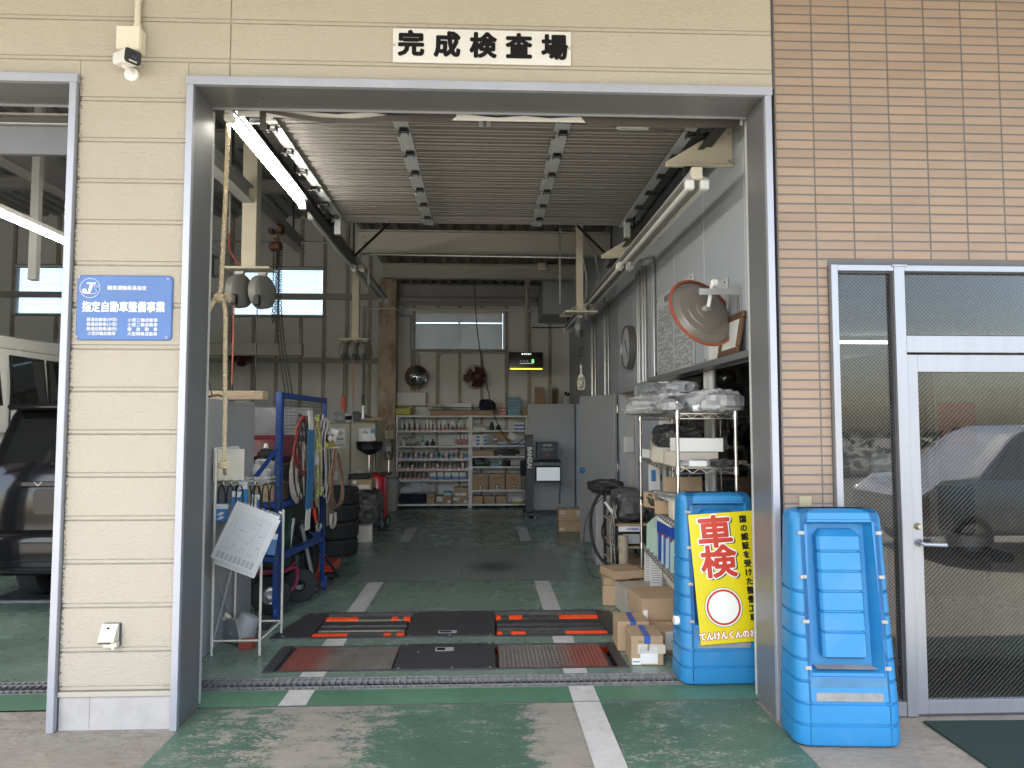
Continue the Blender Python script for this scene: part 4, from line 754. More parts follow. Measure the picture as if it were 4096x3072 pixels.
# ================================================================= OFFICE beyond the glass
struct(MB().quad((1.83, 4.1, 0.0), (7, 4.1, 0.0), (7, 12, 0.0), (1.83, 12, 0.0)).build('office_floor', 'office_floor'))
tag(bx('office_ceiling', 'office_wall', 1.831, 7, 4.101, 12, 2.62, 2.66), 'flat office ceiling with lit tubes', 'ceiling'); tag(bx('office_back_wall', 'office_wall', 1.83, 7, 12, 12.1, 0, 2.62), 'plain far wall of the office', 'wall'); tag(bx('office_side_wall', 'office_wall', 7, 7.1, 4.1, 12.1, 0, 4.7), 'plain side wall of the office', 'wall')
for (x0, y) in ((3.6, 8.0), (5.0, 8.0), (3.9, 10.6), (5.4, 10.6), (2.4, 10.6)):
    t = thing('ceiling_tube', 'lit ceiling tube inside the office', 'light fixture', (x0 + 0.6, y, 2.55), 'lit office ceiling tubes'); bx('housing', 'white_paint', x0, x0 + 1.2, y - 0.04, y + 0.04, 2.575, 2.619, 0, t); MB().cyl((x0 + 0.02, y, 2.555), (x0 + 1.18, y, 2.555), 0.014, n=10).build('tube', 'tube_office', t)
# ================================================================= FLOOR TESTERS
def bolt_heads(parent, pts, r=0.007, h=0.004):
    for p in pts: MB().cyl(p, (p[0], p[1], p[2] + h), r, n=8).build('bolt', 'conduit', parent)
bt = thing('brake_tester', 'floor brake tester with orange striped rollers and black cover', 'brake tester', (-0.25, 5.84, 0))
MB().quad((-1.30, 5.50, -0.16), (0.97, 5.50, -0.16), (0.97, 6.17, -0.16), (-1.30, 6.17, -0.16)).quad((-1.30, 6.17, -0.16), (0.97, 6.17, -0.16), (0.97, 6.17, 0), (-1.30, 6.17, 0)).quad((-1.3, 5.5, -.16), (-1.3, 6.17, -.16), (-1.3, 6.17, 0), (-1.3, 5.5, 0)).quad((.97, 5.5, -.16), (.97, 6.17, -.16), (.97, 6.17, 0), (.97, 5.5, 0)).build('pit', 'pit_dark', bt)
bx('center_cover', 'tester_black', -0.585, 0.095, 5.485, 6.20, -0.004, 0.012, 0.002, bt); bx('name_plate', 'steel_grey', -0.34, -0.20, 5.55, 5.62, 0.0121, 0.0135, 0, bt); bx('name_plate_print', 'ink', -0.33, -0.24, 5.565, 5.605, 0.0136, 0.0142, 0, bt)
MB().prism([(-1.60, 5.49), (-1.30, 5.49), (-1.30, 6.19), (-1.47, 6.19)], 'z', -0.004, 0.010).build('end_cover', 'tester_black', bt); MB().prism([(0.97, 5.49), (1.20, 5.49), (1.08, 6.19), (0.97, 6.19)], 'z', -0.004, 0.010).build('end_cover', 'tester_black', bt)
bx('frame_bar', 'tester_black', -1.30, -0.586, 6.172, 6.20, -0.03, 0.012, 0.002, bt); bx('frame_bar', 'tester_black', 0.096, 0.97, 6.172, 6.20, -0.03, 0.012, 0.002, bt); bx('frame_bar', 'tester_black', -1.30, -0.586, 5.472, 5.498, -0.03, 0.010, 0.002, bt); bx('frame_bar', 'tester_black', 0.096, 0.97, 5.472, 5.498, -0.03, 0.010, 0.002, bt)
for x0, x1, segs in ((-1.295, -0.60, ((-1.295, -1.03, 'orange'), (-1.03, -0.755, 'roller_steel'), (-0.755, -0.70, 'orange'), (-0.70, -0.655, 'roller_steel'), (-0.655, -0.60, 'orange'))),
                     (0.11, 0.965, ((0.11, 0.15, 'orange'), (0.15, 0.22, 'roller_steel'), (0.22, 0.33, 'orange'), (0.33, 0.64, 'roller_steel'), (0.64, 0.965, 'orange')))):
    for yc, nm in ((6.07, 0), (5.565, 1)):
        rl = None
        for a, b, m in segs:
            mb = MB().cyl((a, yc, -0.075), (b, yc, -0.075), 0.078, n=28)
            o = mb.build('roller' if rl is None else 'roller_band', m, bt if rl is None else rl); rl = rl or o
            if nm:
                for k in range(7): MB().box(a, b, yc - 0.045 + 0.013 * k, yc - 0.041 + 0.013 * k, -0.012, 0.0045).build('knurl', m, rl)
    bx('roller_guard', 'tester_black', x0, x1, 5.83, 5.97, -0.06, -0.002, 0.012, bt); bx('lift_bar', 'roller_steel', x0, x1, 5.70, 5.79, -0.05, -0.004, 0.01, bt)
bolt_heads(bt, [(x, y, 0.0121) for x in (-0.55, -0.25, 0.06) for y in (5.505, 6.18)] + [(-1.5, 5.51, 0.0101), (-1.4, 6.17, 0.0101), (1.12, 5.52, 0.0101), (1.05, 6.16, 0.0101), (1.1, 5.85, 0.0101)])
def tread_mat():
    m = mk('tread', (0.185, 0.165, 0.148), 0.5, 0.4, var=0.2, vs=10, dirt=0.5, ds=4, dcol=(0.06, 0.05, 0.045), dth=0.5)
    n = m.node_tree.nodes; L = m.node_tree.links; b = n['Principled BSDF']; old = b.inputs['Base Color'].links[0].from_socket
    g = n.new('ShaderNodeNewGeometry'); sp = n.new('ShaderNodeSeparateXYZ'); L.new(g.outputs['Position'], sp.inputs[0])
    z = n.new('ShaderNodeTexNoise'); z.inputs['Scale'].default_value = 14; z.inputs['Detail'].default_value = 6; L.new(g.outputs['Position'], z.inputs['Vector'])
    a = n.new('ShaderNodeMath'); a.operation = 'ADD'; a.inputs[1].default_value = 0.25; L.new(sp.outputs[0], a.inputs[0])
    ab = n.new('ShaderNodeMath'); ab.operation = 'ABSOLUTE'; L.new(a.outputs[0], ab.inputs[0])
    ad = n.new('ShaderNodeMath'); ad.operation = 'MULTIPLY_ADD'; ad.inputs[1].default_value = 0.10; L.new(z.outputs['Fac'], ad.inputs[0]); L.new(ab.outputs[0], ad.inputs[2])
    mr = n.new('ShaderNodeMapRange'); mr.inputs[1].default_value = 0.80; mr.inputs[2].default_value = 0.95; L.new(ad.outputs[0], mr.inputs[0])
    mx = n.new('ShaderNodeMix'); mx.data_type = 'RGBA'; L.new(mr.outputs[0], mx.inputs[0]); L.new(old, mx.inputs[6]); mx.inputs[7].default_value = (0.17, 0.05, 0.036, 1); L.new(mx.outputs[2], b.inputs['Base Color'])
    mm = n.new('ShaderNodeMapRange'); mm.inputs[3].default_value = 0.45; mm.inputs[4].default_value = 0.0; L.new(mr.outputs[0], mm.inputs[0]); L.new(mm.outputs[0], b.inputs['Metallic'])
tread_mat()
st_ = thing('speedometer_tester', 'floor plate tester with red ended chequer plates', 'plate tester', (-0.25, 5.02, 0))
bx('pit', 'pit_dark', -1.36, 0.90, 4.77, 5.27, -0.08, -0.06, 0, st_)
bx('center_cover', 'tester_black', -0.585, 0.088, 4.752, 5.295, -0.004, 0.012, 0.002, st_); pn = bx('name_plate', 'steel_grey', -0.335, -0.205, 5.12, 5.20, 0.0121, 0.0135, 0, st_); bx('name_plate_print', 'ink', -0.325, -0.265, 5.135, 5.185, 0.0136, 0.0142, 0, st_)
for x0, x1 in ((-1.335, -0.60), (0.112, 0.850)):
    tp = bx('tread_plate', 'tread', x0, x1, 4.775, 5.268, -0.012, 0.001, 0.001, st_)
    mb = MB(); iy = 0; y = 4.79
    while y < 5.26:
        x = x0 + 0.012 + (0.014 if iy % 2 else 0)
        while x < x1 - 0.015:
            a = R(38) if iy % 2 else R(-38); c, s = math.cos(a), math.sin(a); hl, hw = 0.0125, 0.0032
            mb.add([(x + c * hl, y + s * hl, 0.0011), (x - s * hw, y + c * hw, 0.0011), (x - c * hl, y - s * hl, 0.0011), (x + s * hw, y - c * hw, 0.0011), (x, y, 0.0042)], [(0, 1, 4), (1, 2, 4), (2, 3, 4), (3, 0, 4)])
            x += 0.028
        y += 0.0165; iy += 1
    mb.build('tread_pattern', 'tread', tp, 'stuff')
MB().prism([(-1.43, 4.755), (-1.36, 4.755), (-1.36, 5.29), (-1.44, 5.29)], 'z', -0.004, 0.008).build('end_cover', 'tester_black', st_); bx('inner_lip', 'black', -1.359, -1.337, 4.772, 5.27, -0.03, -0.004, 0, st_); MB().prism([(0.90, 4.755), (0.965, 4.755), (0.96, 5.29), (0.90, 5.29)], 'z', -0.004, 0.008).build('end_cover', 'tester_black', st_)
for y in (4.758, 5.272): bx('frame_bar', 'tester_black', -1.36, -0.586, y, y + 0.012, -0.02, 0.008, 0, st_); bx('frame_bar', 'tester_black', 0.089, 0.90, y, y + 0.012, -0.02, 0.008, 0, st_)
bolt_heads(st_, [(-0.55, 4.77, 0.0121), (0.05, 4.77, 0.0121), (-0.2, 4.77, 0.0121), (-0.55, 5.28, 0.0121), (0.05, 5.28, 0.0121), (-0.45, 5.1, 0.0121)])

# ================================================================= BLUE PLASTIC STANDS
mk('tank_film', (0.055, 0.165, 0.30), 0.7, var=0.2, vs=8)
def stand(label, loc, rz):
    t = thing('blue_plastic_stand', label, 'sign stand', (0, 0, 0))
    H_ = 1.165; gro = [0.11, 0.215, 0.32, 0.425, 0.535, 0.645, 0.755]
    def hw(z): return 0.268 - 0.034 * (z / H_)
    def fr(z): return -0.165 + 0.085 * max(0, (z - 0.2)) / (H_ - 0.2)
    NX = 0.165
    def ring(z, inset=0.0, notch=0.0, gz=0.0, r=0.07, shrink=0.0):
        w, f, b = hw(z) - shrink, fr(z) + shrink, 0.125 - shrink; pts = []; r = min(r, w * 0.9)
        def arc(cx, cy, a0, k=6):
            for i in range(k + 1): a = a0 + (math.pi / 2) * i / k; pts.append((cx + r * math.cos(a), cy + r * math.sin(a)))
        arc(w - r, b - r, 0); arc(-w + r, b - r, math.pi / 2); arc(-w + r, f + r, math.pi)
        nfront = [(-0.200, f), (-NX - 0.014, f), (-NX + 0.012, f + notch), (NX - 0.012, f + notch), (NX + 0.014, f), (0.200, f)]
        i0 = len(pts); pts += nfront; arc(w - r, f + r, 1.5 * math.pi)
        out = []
        for i, (x, y) in enumerate(pts):
            k = inset if not (i0 - 1 <= i <= i0 + 6) else gz
            out.append((x * (1 - k / max(w, 0.05)), y + (k * 0.8 if y < 0 else -k * 0.6), z))
        return out
    rings = [ring(0.0, shrink=0.02), ring(0.012, shrink=0.004), ring(0.03)]
    for g in gro:
        ff = 0.012 if g < 0.3 else 0.0
        nt_ = 0.075 if g > 0.38 else 0.0
        rings += [ring(g - 0.009, notch=nt_), ring(g - 0.004, 0.012, nt_, ff), ring(g + 0.004, 0.012, nt_, ff), ring(g + 0.009, notch=nt_)]
        if abs(g - 0.32) < 0.01: rings += [ring(0.362), ring(0.378, notch=0.075)]
    rings += [ring(1.085, notch=0.075), ring(1.105), ring(1.125, r=0.075), ring(1.15, shrink=0.008), ring(1.163, shrink=0.03), ring(1.166, shrink=0.06)]
    MB().loft(rings).build('shell', 'tank_blue', t)
    # raised inner lid block with ribs
    def blk(z, k): 
        f = fr(z) + 0.075; return [(x, y, z) for x, y in ((-0.112 + k, f), (-0.112 + k, f - 0.05 + k), (-0.10 + k, f - 0.064 + k), (0.10 - k, f - 0.064 + k), (0.112 - k, f - 0.05 + k), (0.112 - k, f))]
    rr = [blk(0.425, 0.012), blk(0.435, 0.0)]
    for z in (0.555, 0.655, 0.755, 0.855, 0.955): rr += [blk(z - 0.007, 0), blk(z - 0.002, 0.008), blk(z + 0.003, 0.008), blk(z + 0.008, 0)]
    rr += [blk(1.03, 0.0), blk(1.062, 0.03)]
    MB().loft(rr).build('lid_block', 'tank_blue', t)
    MB().quad((-0.152, fr(0.38) + 0.001, 0.3795), (0.152, fr(0.38) + 0.001, 0.3795), (0.148, fr(0.38) + 0.07, 0.3815), (-0.148, fr(0.38) + 0.07, 0.3815)).build('dusty_ledge', 'tank_dust', t)
    MB().quad((-0.19, fr(0.292) - 0.0012, 0.292), (0.19, fr(0.292) - 0.0012, 0.292), (0.188, fr(0.338) - 0.0012, 0.338), (-0.188, fr(0.338) - 0.0012, 0.338)).build('dust_band', 'tank_film', t)
    MB().box(-0.165, 0.165, fr(0.24) - 0.0015, fr(0.24) + 0.01, 0.226, 0.268, 0.001).build('label_recess', 'tank_dust', t)
    for s in (-1, 1):
        for z in (1.05, 0.83, 0.61, 0.385):
            c = bx('clip', 'steel_grey', s * 0.197 - 0.016, s * 0.197 + 0.016, fr(z) - 0.006, fr(z) + 0.01, z - 0.009, z + 0.009, 0.002, t)
            MB().cyl((s * 0.19, fr(z) - 0.006, z), (s * 0.19, fr(z) - 0.010, z), 0.005, n=8).build('screw', 'conduit', c)
        MB().tube([(s * 0.181, fr(0.345) - 0.0005, 0.345), (s * 0.181, fr(0.7) - 0.0005, 0.7), (s * 0.181, fr(1.118) - 0.0005, 1.118)], 0.0022, 4).build('panel_line', 'box_blue', t)
    MB().tube([(-0.181, fr(1.118) - 0.0005, 1.118), (0.181, fr(1.118) - 0.0005, 1.118)], 0.0022, 4).tube([(-0.181, fr(.345) - 0.0005, .345), (0.181, fr(.345) - 0.0005, .345)], 0.0022, 4).build('panel_line', 'box_blue', t)
    MB().cyl((-hw(0.40) - 0.0, -0.06, 0.37), (-hw(0.40) - 0.03, -0.06, 0.37), 0.028, n=16).build('fill_cap', 'white_plastic', t) if 'poster' in label else None
    t.location = loc; t.rotation_euler = (0, 0, rz); return t
stand('bare blue plastic water-filled stand in front of the tiled wall', (1.845, 3.72, -0.004), R(-4))
s2 = stand('blue plastic stand carrying the yellow poster inside the bay', (1.492, 4.575, 0.001), R(0))
put_text(s2, 'SMK2', 0.03, 'paper', (-0.2700, -0.02, 0.285), 0, rz=R(-90))
# poster: flat printed sheet leaning on the stand
po = thing('yellow_poster', 'yellow poster with big red characters on the blue stand', 'poster', (0, 0, 0))
PW, PH = 0.43, 0.79
def sheetP(mb, u0, u1, w0, w1, y): return mb.quad((u0, y, -w0), (u1, y, -w0), (u1, y, -w1), (u0, y, -w1))
mb = MB(); N = 8
for i in range(N):
    for j in range(N):
        pass
MB().box(0, PW, 0, 0.0015, -PH, 0).build('sheet', 'poster_yellow', po)
for ch, (cu, cw) in (('車', (0.160, 0.128)), ('検', (0.165, 0.312))):
    for m, b, dx, dy in (('poster_black', 0.013, 0.007, -0.0012), ('poster_white', 0.0145, -0.002, -0.0030), ('poster_red', 0.0068, -0.002, -0.0050)):
        put_text(po, ch, 0.205, m, (cu + dx, dy, -cw - (0.006 if m == 'poster_black' else 0)), b, name='character', sx=1.12)
for i, ch in enumerate('国の認証を受けた整備工場'): put_text(po, ch, 0.047, 'poster_black', (0.345, -0.0012, -0.052 - 0.0545 * i), 0.0022, name='character')
def disc(r0, r1, cu, cw, y, m, nm): 
    mb = MB(); n = 40; mb.add([(cu + r * math.cos(2 * math.pi * k / n), y, -cw + r * math.sin(2 * math.pi * k / n)) for r in (r0, r1) for k in range(n)], [(k, (k + 1) % n, n + (k + 1) % n, n + k) for k in range(n)]); mb.build(nm, m, po)
disc(0.001, 0.116, 0.165, 0.575, -0.0008, 'poster_white', 'emblem_disc'); disc(0.095, 0.108, 0.165, 0.575, -0.0014, 'poster_red', 'emblem_ring'); disc(0.116, 0.119, 0.165, 0.575, -0.0012, 'poster_black', 'emblem_outline')
put_text(po, 'てんけんくんのお店', 0.050, 'poster_red', (0.195, -0.0012, -0.744), 0.006, sx=0.9); put_text(po, 'てんけんくんのお店', 0.050, 'poster_white', (0.195, -0.0032, -0.744), 0.0022, sx=0.9)
po.location = (1.292, 4.470, 1.035); po.rotation_euler = (R(-5.2), R(-3.6), 0)

# ================================================================= CARTONS
def carton(label, x0, x1, y0, y1, z0, z1, mat='card', rz=0.0, tape='tape', labels=(), group=None, open_=False, text=None):
    cx, cy = (x0 + x1) / 2, (y0 + y1) / 2
    t = thing('carton', label, 'box', (0, 0, 0), group); a, b, c = (x1 - x0) / 2, (y1 - y0) / 2, z1 - z0
    bx('body', mat, -a, a, -b, b, 0, c, 0.003, t)
    if tape: MB().box(-0.022, 0.022, -b - 0.0006, b + 0.0006, c - 0.05, c + 0.0006).build('tape', tape, t) if (y1 - y0) >= (x1 - x0) * 0.8 else MB().box(-a - 0.0006, a + 0.0006, -0.022, 0.022, c - 0.05, c + 0.0006).build('tape', tape, t)
    MB().box(-a, a, -0.0007, 0.0007, c - 0.002, c + 0.0008).build('flap_seam', 'stud', t)
    for (u0, u1, w0, w1, m) in labels: bx('sticker', m, -a + 2 * a * u0, -a + 2 * a * u1, -b - 0.0012, -b - 0.0002, c * w0, c * w1, 0, t)
    if text:
        for (s, sz, u, w) in text: put_text(t, s, sz, 'ink', (-a + 2 * a * u, -b - 0.0015, c * w))
    t.location = (cx, cy, z0); t.rotation_euler = (0, 0, rz); return t
carton('carton with two hand holes at the base of the small stack', 1.09, 1.30, 6.36, 6.70, 0.001, 0.175, 'card', R(-8), None, ((0.35, 0.55, 0.55, 0.75, 'tape'),))
carton('flat carton in the middle of the small stack', 1.09, 1.32, 6.36, 6.70, 0.177, 0.245, 'card', R(-5))
carton('thin flat carton tilted on top of the small stack', 1.11, 1.40, 6.30, 6.62, 0.247, 0.315, 'card', R(14), None)
carton('large pale grey carton with a slip of paper on its front', 1.175, 1.55, 6.02, 6.60, 0.001, 0.225, 'card_grey', R(4), 'tape', ((0.55, 0.98, 0.2, 0.62, 'paper'),))
carton('worn carton supporting the wide brown carton', 1.20, 1.60, 5.05, 5.40, 0.001, 0.155, 'card', R(2), 'tape', ((0.2, 0.55, 0.15, 0.95, 'paper'),))
carton('wide brown carton lying on the worn carton', 1.165, 1.58, 5.30, 5.72, 0.157, 0.315, 'card', R(3), None, ((0.02, 0.10, 0.1, 0.5, 'paper'),))
carton('hidden lower carton behind the worn carton', 1.22, 1.60, 5.42, 5.78, 0.001, 0.15, 'card_grey')
carton('blue taped carton pressed behind its twin', 0.965, 1.19, 5.10, 5.36, 0.001, 0.205, 'card', R(-3), 'tape_blue')
carton('blue taped carton with torn white paper on its front', 1.00, 1.215, 4.80, 5.07, 0.001, 0.19, 'card', R(-3), 'tape_blue', ((0.03, 0.30, 0.02, 0.24, 'paper'), (0.28, 0.82, 0.05, 0.62, 'paper'), (0.2, 1.06, 0.40, 0.72, 'card_pale'), (0.5, 0.57, 0.5, 0.73, 'tape'), (0.06, 0.26, 0.10, 0.14, 'ink')), text=(('20.51', 0.016, 0.3, 0.82),))
carton('printed brown carton standing by the open steel door', 1.14, 1.485, 10.75, 11.05, 0.001, 0.335, 'card', 0, 'tape', ((0.06, 0.30, 0.80, 0.92, 'card_pale'), (0.76, 0.95, 0.72, 0.94, 'card_pale'), (0.06, 0.24, 0.06, 0.18, 'card_pale')), text=(('PARTS & BRAKE CLEANER 840', 0.030, 0.5, 0.48), ('□ 品名 部品洗浄剤', 0.016, 0.5, 0.36), ('取扱注意', 0.02, 0.18, 0.86)))

# ================================================================= WIRE RACK
wr = thing('wire_rack', 'chrome wire shelving rack loaded with plastic bags and boxes', 'wire rack', (1.5, 5.5, 0))
PA, PB, PC, PD = Vector((1.315, 4.77, 0)), Vector((1.70, 4.73, 0)), Vector((1.425, 6.40, 0)), Vector((1.72, 6.40, 0))
for p in (PA, PB, PC, PD):
    c = MB().cyl(p + Vector((0, 0, 0.03)), p + Vector((0, 0, 1.76)), 0.0125, n=12); c.build('post', 'chrome', wr)
    MB().cyl(p, p + Vector((0, 0, 0.03)), 0.018, n=10).build('foot', 'black', wr)
for z in (0.54, 0.925, 1.31, 1.68):
    fr_ = MB()
    for a, b in ((PA, PB), (PA, PC), (PB, PD), (PC, PD)):
        for dz in (0.0, -0.034): fr_.tube([a + Vector((0, 0, z + dz)), b + Vector((0, 0, z + dz))], 0.0035, 6)
        n = max(4, int((b - a).length / 0.045)); fr_.tube([a.lerp(b, i / n) + Vector((0, 0, z + (0.0 if i % 2 else -0.034))) for i in range(n + 1)], 0.0022, 4)
    sh = fr_.build('shelf_frame', 'chrome', wr)
    gr = MB()
    for i in range(1, 56): gr.tube([PA.lerp(PC, i / 56) + Vector((0, 0, z + 0.003)), PB.lerp(PD, i / 56) + Vector((0, 0, z + 0.003))], 0.0016, 4)
    gr.build('shelf_wires', 'chrome', sh, 'stuff')
    for p in (PA, PB, PC, PD): MB().cyl(p + Vector((0, 0, z - 0.04)), p + Vector((0, 0, z + 0.012)), 0.019, 0.0165, n=12).build('collar', 'chrome', wr)
def bag(name, label, c, size, mat='plastic_bag', rz=0, seed=1, cat='plastic bag', group=None, lump=0.42, flat=True):
    rnd = random.Random(seed); mb = MB(); n, m = 28, 16; ph = [(rnd.uniform(2, 6), rnd.uniform(2, 6), rnd.uniform(0, 6), rnd.uniform(0.3, 1)) for _ in range(9)]
    vs = []
    for i in range(m + 1):
        t = math.pi * i / m
        for k in range(n):
            u = 2 * math.pi * k / n
            x, y, z = math.sin(t) * math.cos(u), math.sin(t) * math.sin(u), math.cos(t)
            q = 1 + lump * sum(a * math.sin(f * x + g * y + h + 2.3 * z) for f, g, h, a in ph) / 4.5 + rnd.uniform(-0.09, 0.09)
            ex = lambda v: math.copysign(abs(v) ** 0.65, v)
            vs.append((ex(x) * size[0] / 2 * q, ex(y) * size[1] / 2 * q, max(-0.5, ex(z) * 0.5 * q) * size[2]))
    mb.add(vs, [(i * n + k, (i + 1) * n + k, (i + 1) * n + (k + 1) % n, i * n + (k + 1) % n) for i in range(m) for k in range(n)])
    mb.xf(Matrix.Translation(Vector(c) + Vector((0, 0, size[2] / 2))) @ Matrix.Rotation(rz, 4, 'Z'))
    o = mb.build(name, mat); tag(o, label, cat, group)
    for p in o.data.polygons: p.use_smooth = (p.index % 5 == 0)
    return o
bag('bagged_parts', 'crumpled clear plastic bag overhanging the rack corner post', (1.36, 5.2, 1.685), (0.36, 0.80, 0.14), rz=R(8), seed=3)
bag('bagged_parts', 'clear plastic bag of grey parts lying on the other bags', (1.48, 5.60, 1.80), (0.30, 0.95, 0.13), rz=R(-6), seed=5)
bag('bagged_parts', 'rumpled clear bag at the wall end of the rack top', (1.60, 4.86, 1.685), (0.30, 0.36, 0.16), rz=R(20), seed=9)
bag('bagged_parts', 'long flat plastic bag drooping off the far rack end', (1.44, 6.15, 1.69), (0.32, 0.65, 0.08), rz=R(4), seed=12)
tag(MB().tube([(1.44, 4.83, 1.715), (1.52, 4.80, 1.725), (1.60, 4.80, 1.72)], [0.022, 0.028, 0.024], 10).build('white_roll', 'white_plastic'), 'white rolled package on the front edge of the rack top', 'package')
# shelf at 1.31
carton('ribbed white carton on top of another on the rack', 1.34, 1.66, 4.86, 5.06, 1.417, 1.51, 'paper', 0, None)
carton('cream carton under the ribbed white carton', 1.335, 1.63, 4.88, 5.20, 1.316, 1.415, 'card_pale', 0, None)
carton('narrow cream carton lying on the rack beside the bag', 1.33, 1.50, 5.30, 5.55, 1.316, 1.43, 'card_pale', R(3), None)
carton('small cream carton leaning near the far rack post', 1.37, 1.52, 5.65, 5.9, 1.316, 1.40, 'card_pale', R(-9), None); carton('flat white carton at the far end of the rack', 1.42, 1.62, 5.98, 6.28, 1.316, 1.39, 'paper', R(5), None)
bag('bagged_parts', 'black plastic bag slumped over the cream cartons', (1.50, 5.55, 1.43), (0.26, 0.45, 0.16), 'plastic_dark', R(10), 21); bag('bagged_parts', 'clear bag with white invoice on the middle shelf', (1.44, 4.78, 1.318), (0.20, 0.10, 0.05), rz=R(5), seed=23); bag('bagged_parts', 'dark bagged parts next to the invoice bag', (1.62, 4.80, 1.318), (0.14, 0.12, 0.05), 'plastic_dark', R(0), 25)
tag(bx('invoice', 'paper', 1.38, 1.50, 4.728, 4.731, 1.325, 1.36, 0), 'white invoice slip inside the clear bag', 'paper')
# shelf at 0.925
for i, (x, y, w, d, h, m) in enumerate(((1.36, 5.35, 0.14, 0.2, 0.10, 'card'), (1.40, 5.02, 0.16, 0.16, 0.13, 'card_pale'), (1.55, 4.90, 0.14, 0.15, 0.15, 'paper'), (1.40, 5.70, 0.16, 0.2, 0.12, 'card'))):
    carton(['open brown carton amid wrappers on the lower rack shelf', 'cream carton with torn lid on the lower rack shelf', 'white carton against the blue stand on the rack', 'brown carton at the back of the lower rack shelf'][i], x - w / 2 + 0.03, x + w / 2 + 0.03, y, y + d, 0.931, 0.931 + h, m, R(-12 + 9 * i), None)
bag('bagged_parts', 'pale plastic wrappers piled on the lower rack shelf', (1.43, 5.25, 1.03), (0.22, 0.5, 0.08), rz=R(0), seed=31); bag('bagged_parts', 'grey plastic wrapper spilling from the lower rack shelf', (1.46, 5.85, 0.93), (0.25, 0.4, 0.12), 'plastic_dark', seed=33)
tag(bx('cardboard_sheet', 'card', 1.36, 1.66, 5.32, 5.326, 0.935, 1.21), 'upright brown cardboard sheet behind the blue stand', 'cardboard').rotation_euler = (R(-6), 0, R(3))
# shelf at 0.54: mint dividers and blue boxes
for i in range(8):
    y = 6.10 - 0.165 * i; x = 1.385 - 0.004 * i + (6.1 - y) * -0.035
    o = MB().prism([(0, 0), (0.17, 0), (0.17, 0.30), (0.10, 0.30), (0.0, 0.21)], 'y', 0, 0.004).build('divider_card', 'mint'); o.location = Vector((x + 0.10, y, 0.546)); o.rotation_euler = (R(3), 0, R(4)); tag(o, 'pale green cardboard divider standing on the lowest rack shelf', 'divider', 'green dividers on the rack')
for k, (y0, y1, h, lab) in enumerate(((5.20, 5.62, 0.36, 'blue and white carton with paper slip among the green dividers'), (4.85, 5.08, 0.26, 'small blue carton with red stripe near the rack post'))):
    t = thing('blue_carton', lab, 'box', (1.46, y0, 0.546)); bx('body', 'box_blue', 1.375, 1.60, y0, y1, 0.546, 0.546 + h, 0.003, t); bx('white_band', 'paper', 1.3742, 1.601, y0 - 0.001, y1, 0.546 + h * 0.85, 0.546 + h + 0.001, 0, t); bx('red_stripe', 'poster_red', 1.3744, 1.6005, y0 - 0.0008, y1, 0.546 + h * 0.58, 0.546 + h * 0.61, 0, t)
    if k == 0: bx('slip', 'paper', 1.43, 1.56, y0 - 0.003, y0 - 0.0015, 0.70, 0.90, 0, t)
for k, (x, y, w) in enumerate(((1.43, 6.32, 0.10), (1.50, 6.18, 0.09), (1.40, 5.98, 0.10))):
    o = bx('price_sheet', 'paper', x, x + w, y, y + 0.002, 0.18 + 0.03 * k, 0.535); tag(o, 'white printed sheet hanging below the lowest rack shelf', 'paper', 'sheets hanging under the rack')
    for j in range(14): MB().quad((x + 0.008, y - 0.001, 0.22 + 0.03 * k + 0.02 * j), (x + w - 0.008, y - 0.001, 0.22 + 0.03 * k + 0.02 * j), (x + w - 0.008, y - 0.001, 0.229 + 0.03 * k + 0.02 * j), (x + 0.008, y - 0.001, 0.229 + 0.03 * k + 0.02 * j)).build('print_line', 'card_grey', o)
for k in range(3): carton('cream carton standing under the lowest rack shelf', 1.46 + 0.03 * k, 1.62 + 0.03 * k, 5.2 + 0.34 * k, 5.45 + 0.34 * k, 0.32, 0.50, 'card_pale', 0, None, group='cartons under the rack')
for k, (x, y) in enumerate(((1.48, 5.92), (1.55, 5.98))):
    t = thing('white_blue_folder', 'white and blue printed folder standing behind the rack', 'folder', (x, y + 0.4, 0.93), 'folders behind the rack'); bx('cover', 'paper', x, x + 0.10, y + .4, y + .42, 0.932, 1.26 - 0.04 * k, 0.001, t); bx('print', 'label_blue', x + 0.02, x + 0.06, y + .398, y + .3995, 1.10, 1.20 - .04 * k, 0, t)
mk('wine_red', (0.10, 0.012, 0.018), 0.3, coat=0.5)
# ================================================================= LEFT SIDE CLUSTER
def rope_mb(pts, r, pitch=0.05, strands=3, n=6, step=0.008):
    P = [Vector(p) for p in pts]; out = [P[0]]
    for a, b in zip(P, P[1:]):
        k = max(1, int((b - a).length / step)); out += [a.lerp(b, (i + 1) / k) for i in range(k)]
    mb = MB(); s = 0.0; frames = []; prev = None
    for i, p in enumerate(out):
        d = (out[min(i + 1, len(out) - 1)] - out[max(i - 1, 0)]).normalized()
        a = d.orthogonal().normalized() if prev is None else (prev - d * prev.dot(d)).normalized(); prev = a
        if i: s += (p - out[i - 1]).length
        frames.append((p, a, d.cross(a), s))
    for k in range(strands):
        q = 2 * math.pi * k / strands
        mb.tube([p + (a * math.cos(q + 2 * math.pi * s_ / pitch) + b * math.sin(q + 2 * math.pi * s_ / pitch)) * r * 0.52 for p, a, b, s_ in frames], r * 0.56, n)
    return mb
def smooth(pts, k=6):
    P = [Vector(p) for p in pts]; out = []
    for i in range(len(P) - 1):
        p0, p1, p2, p3 = P[max(i - 1, 0)], P[i], P[i + 1], P[min(i + 2, len(P) - 1)]
        for j in range(k):
            t = j / k; out.append(0.5 * ((2 * p1) + (p2 - p0) * t + (2 * p0 - 5 * p1 + 4 * p2 - p3) * t * t + (3 * p1 - p0 - 3 * p2 + p3) * t ** 3))
    return out + [P[-1]]
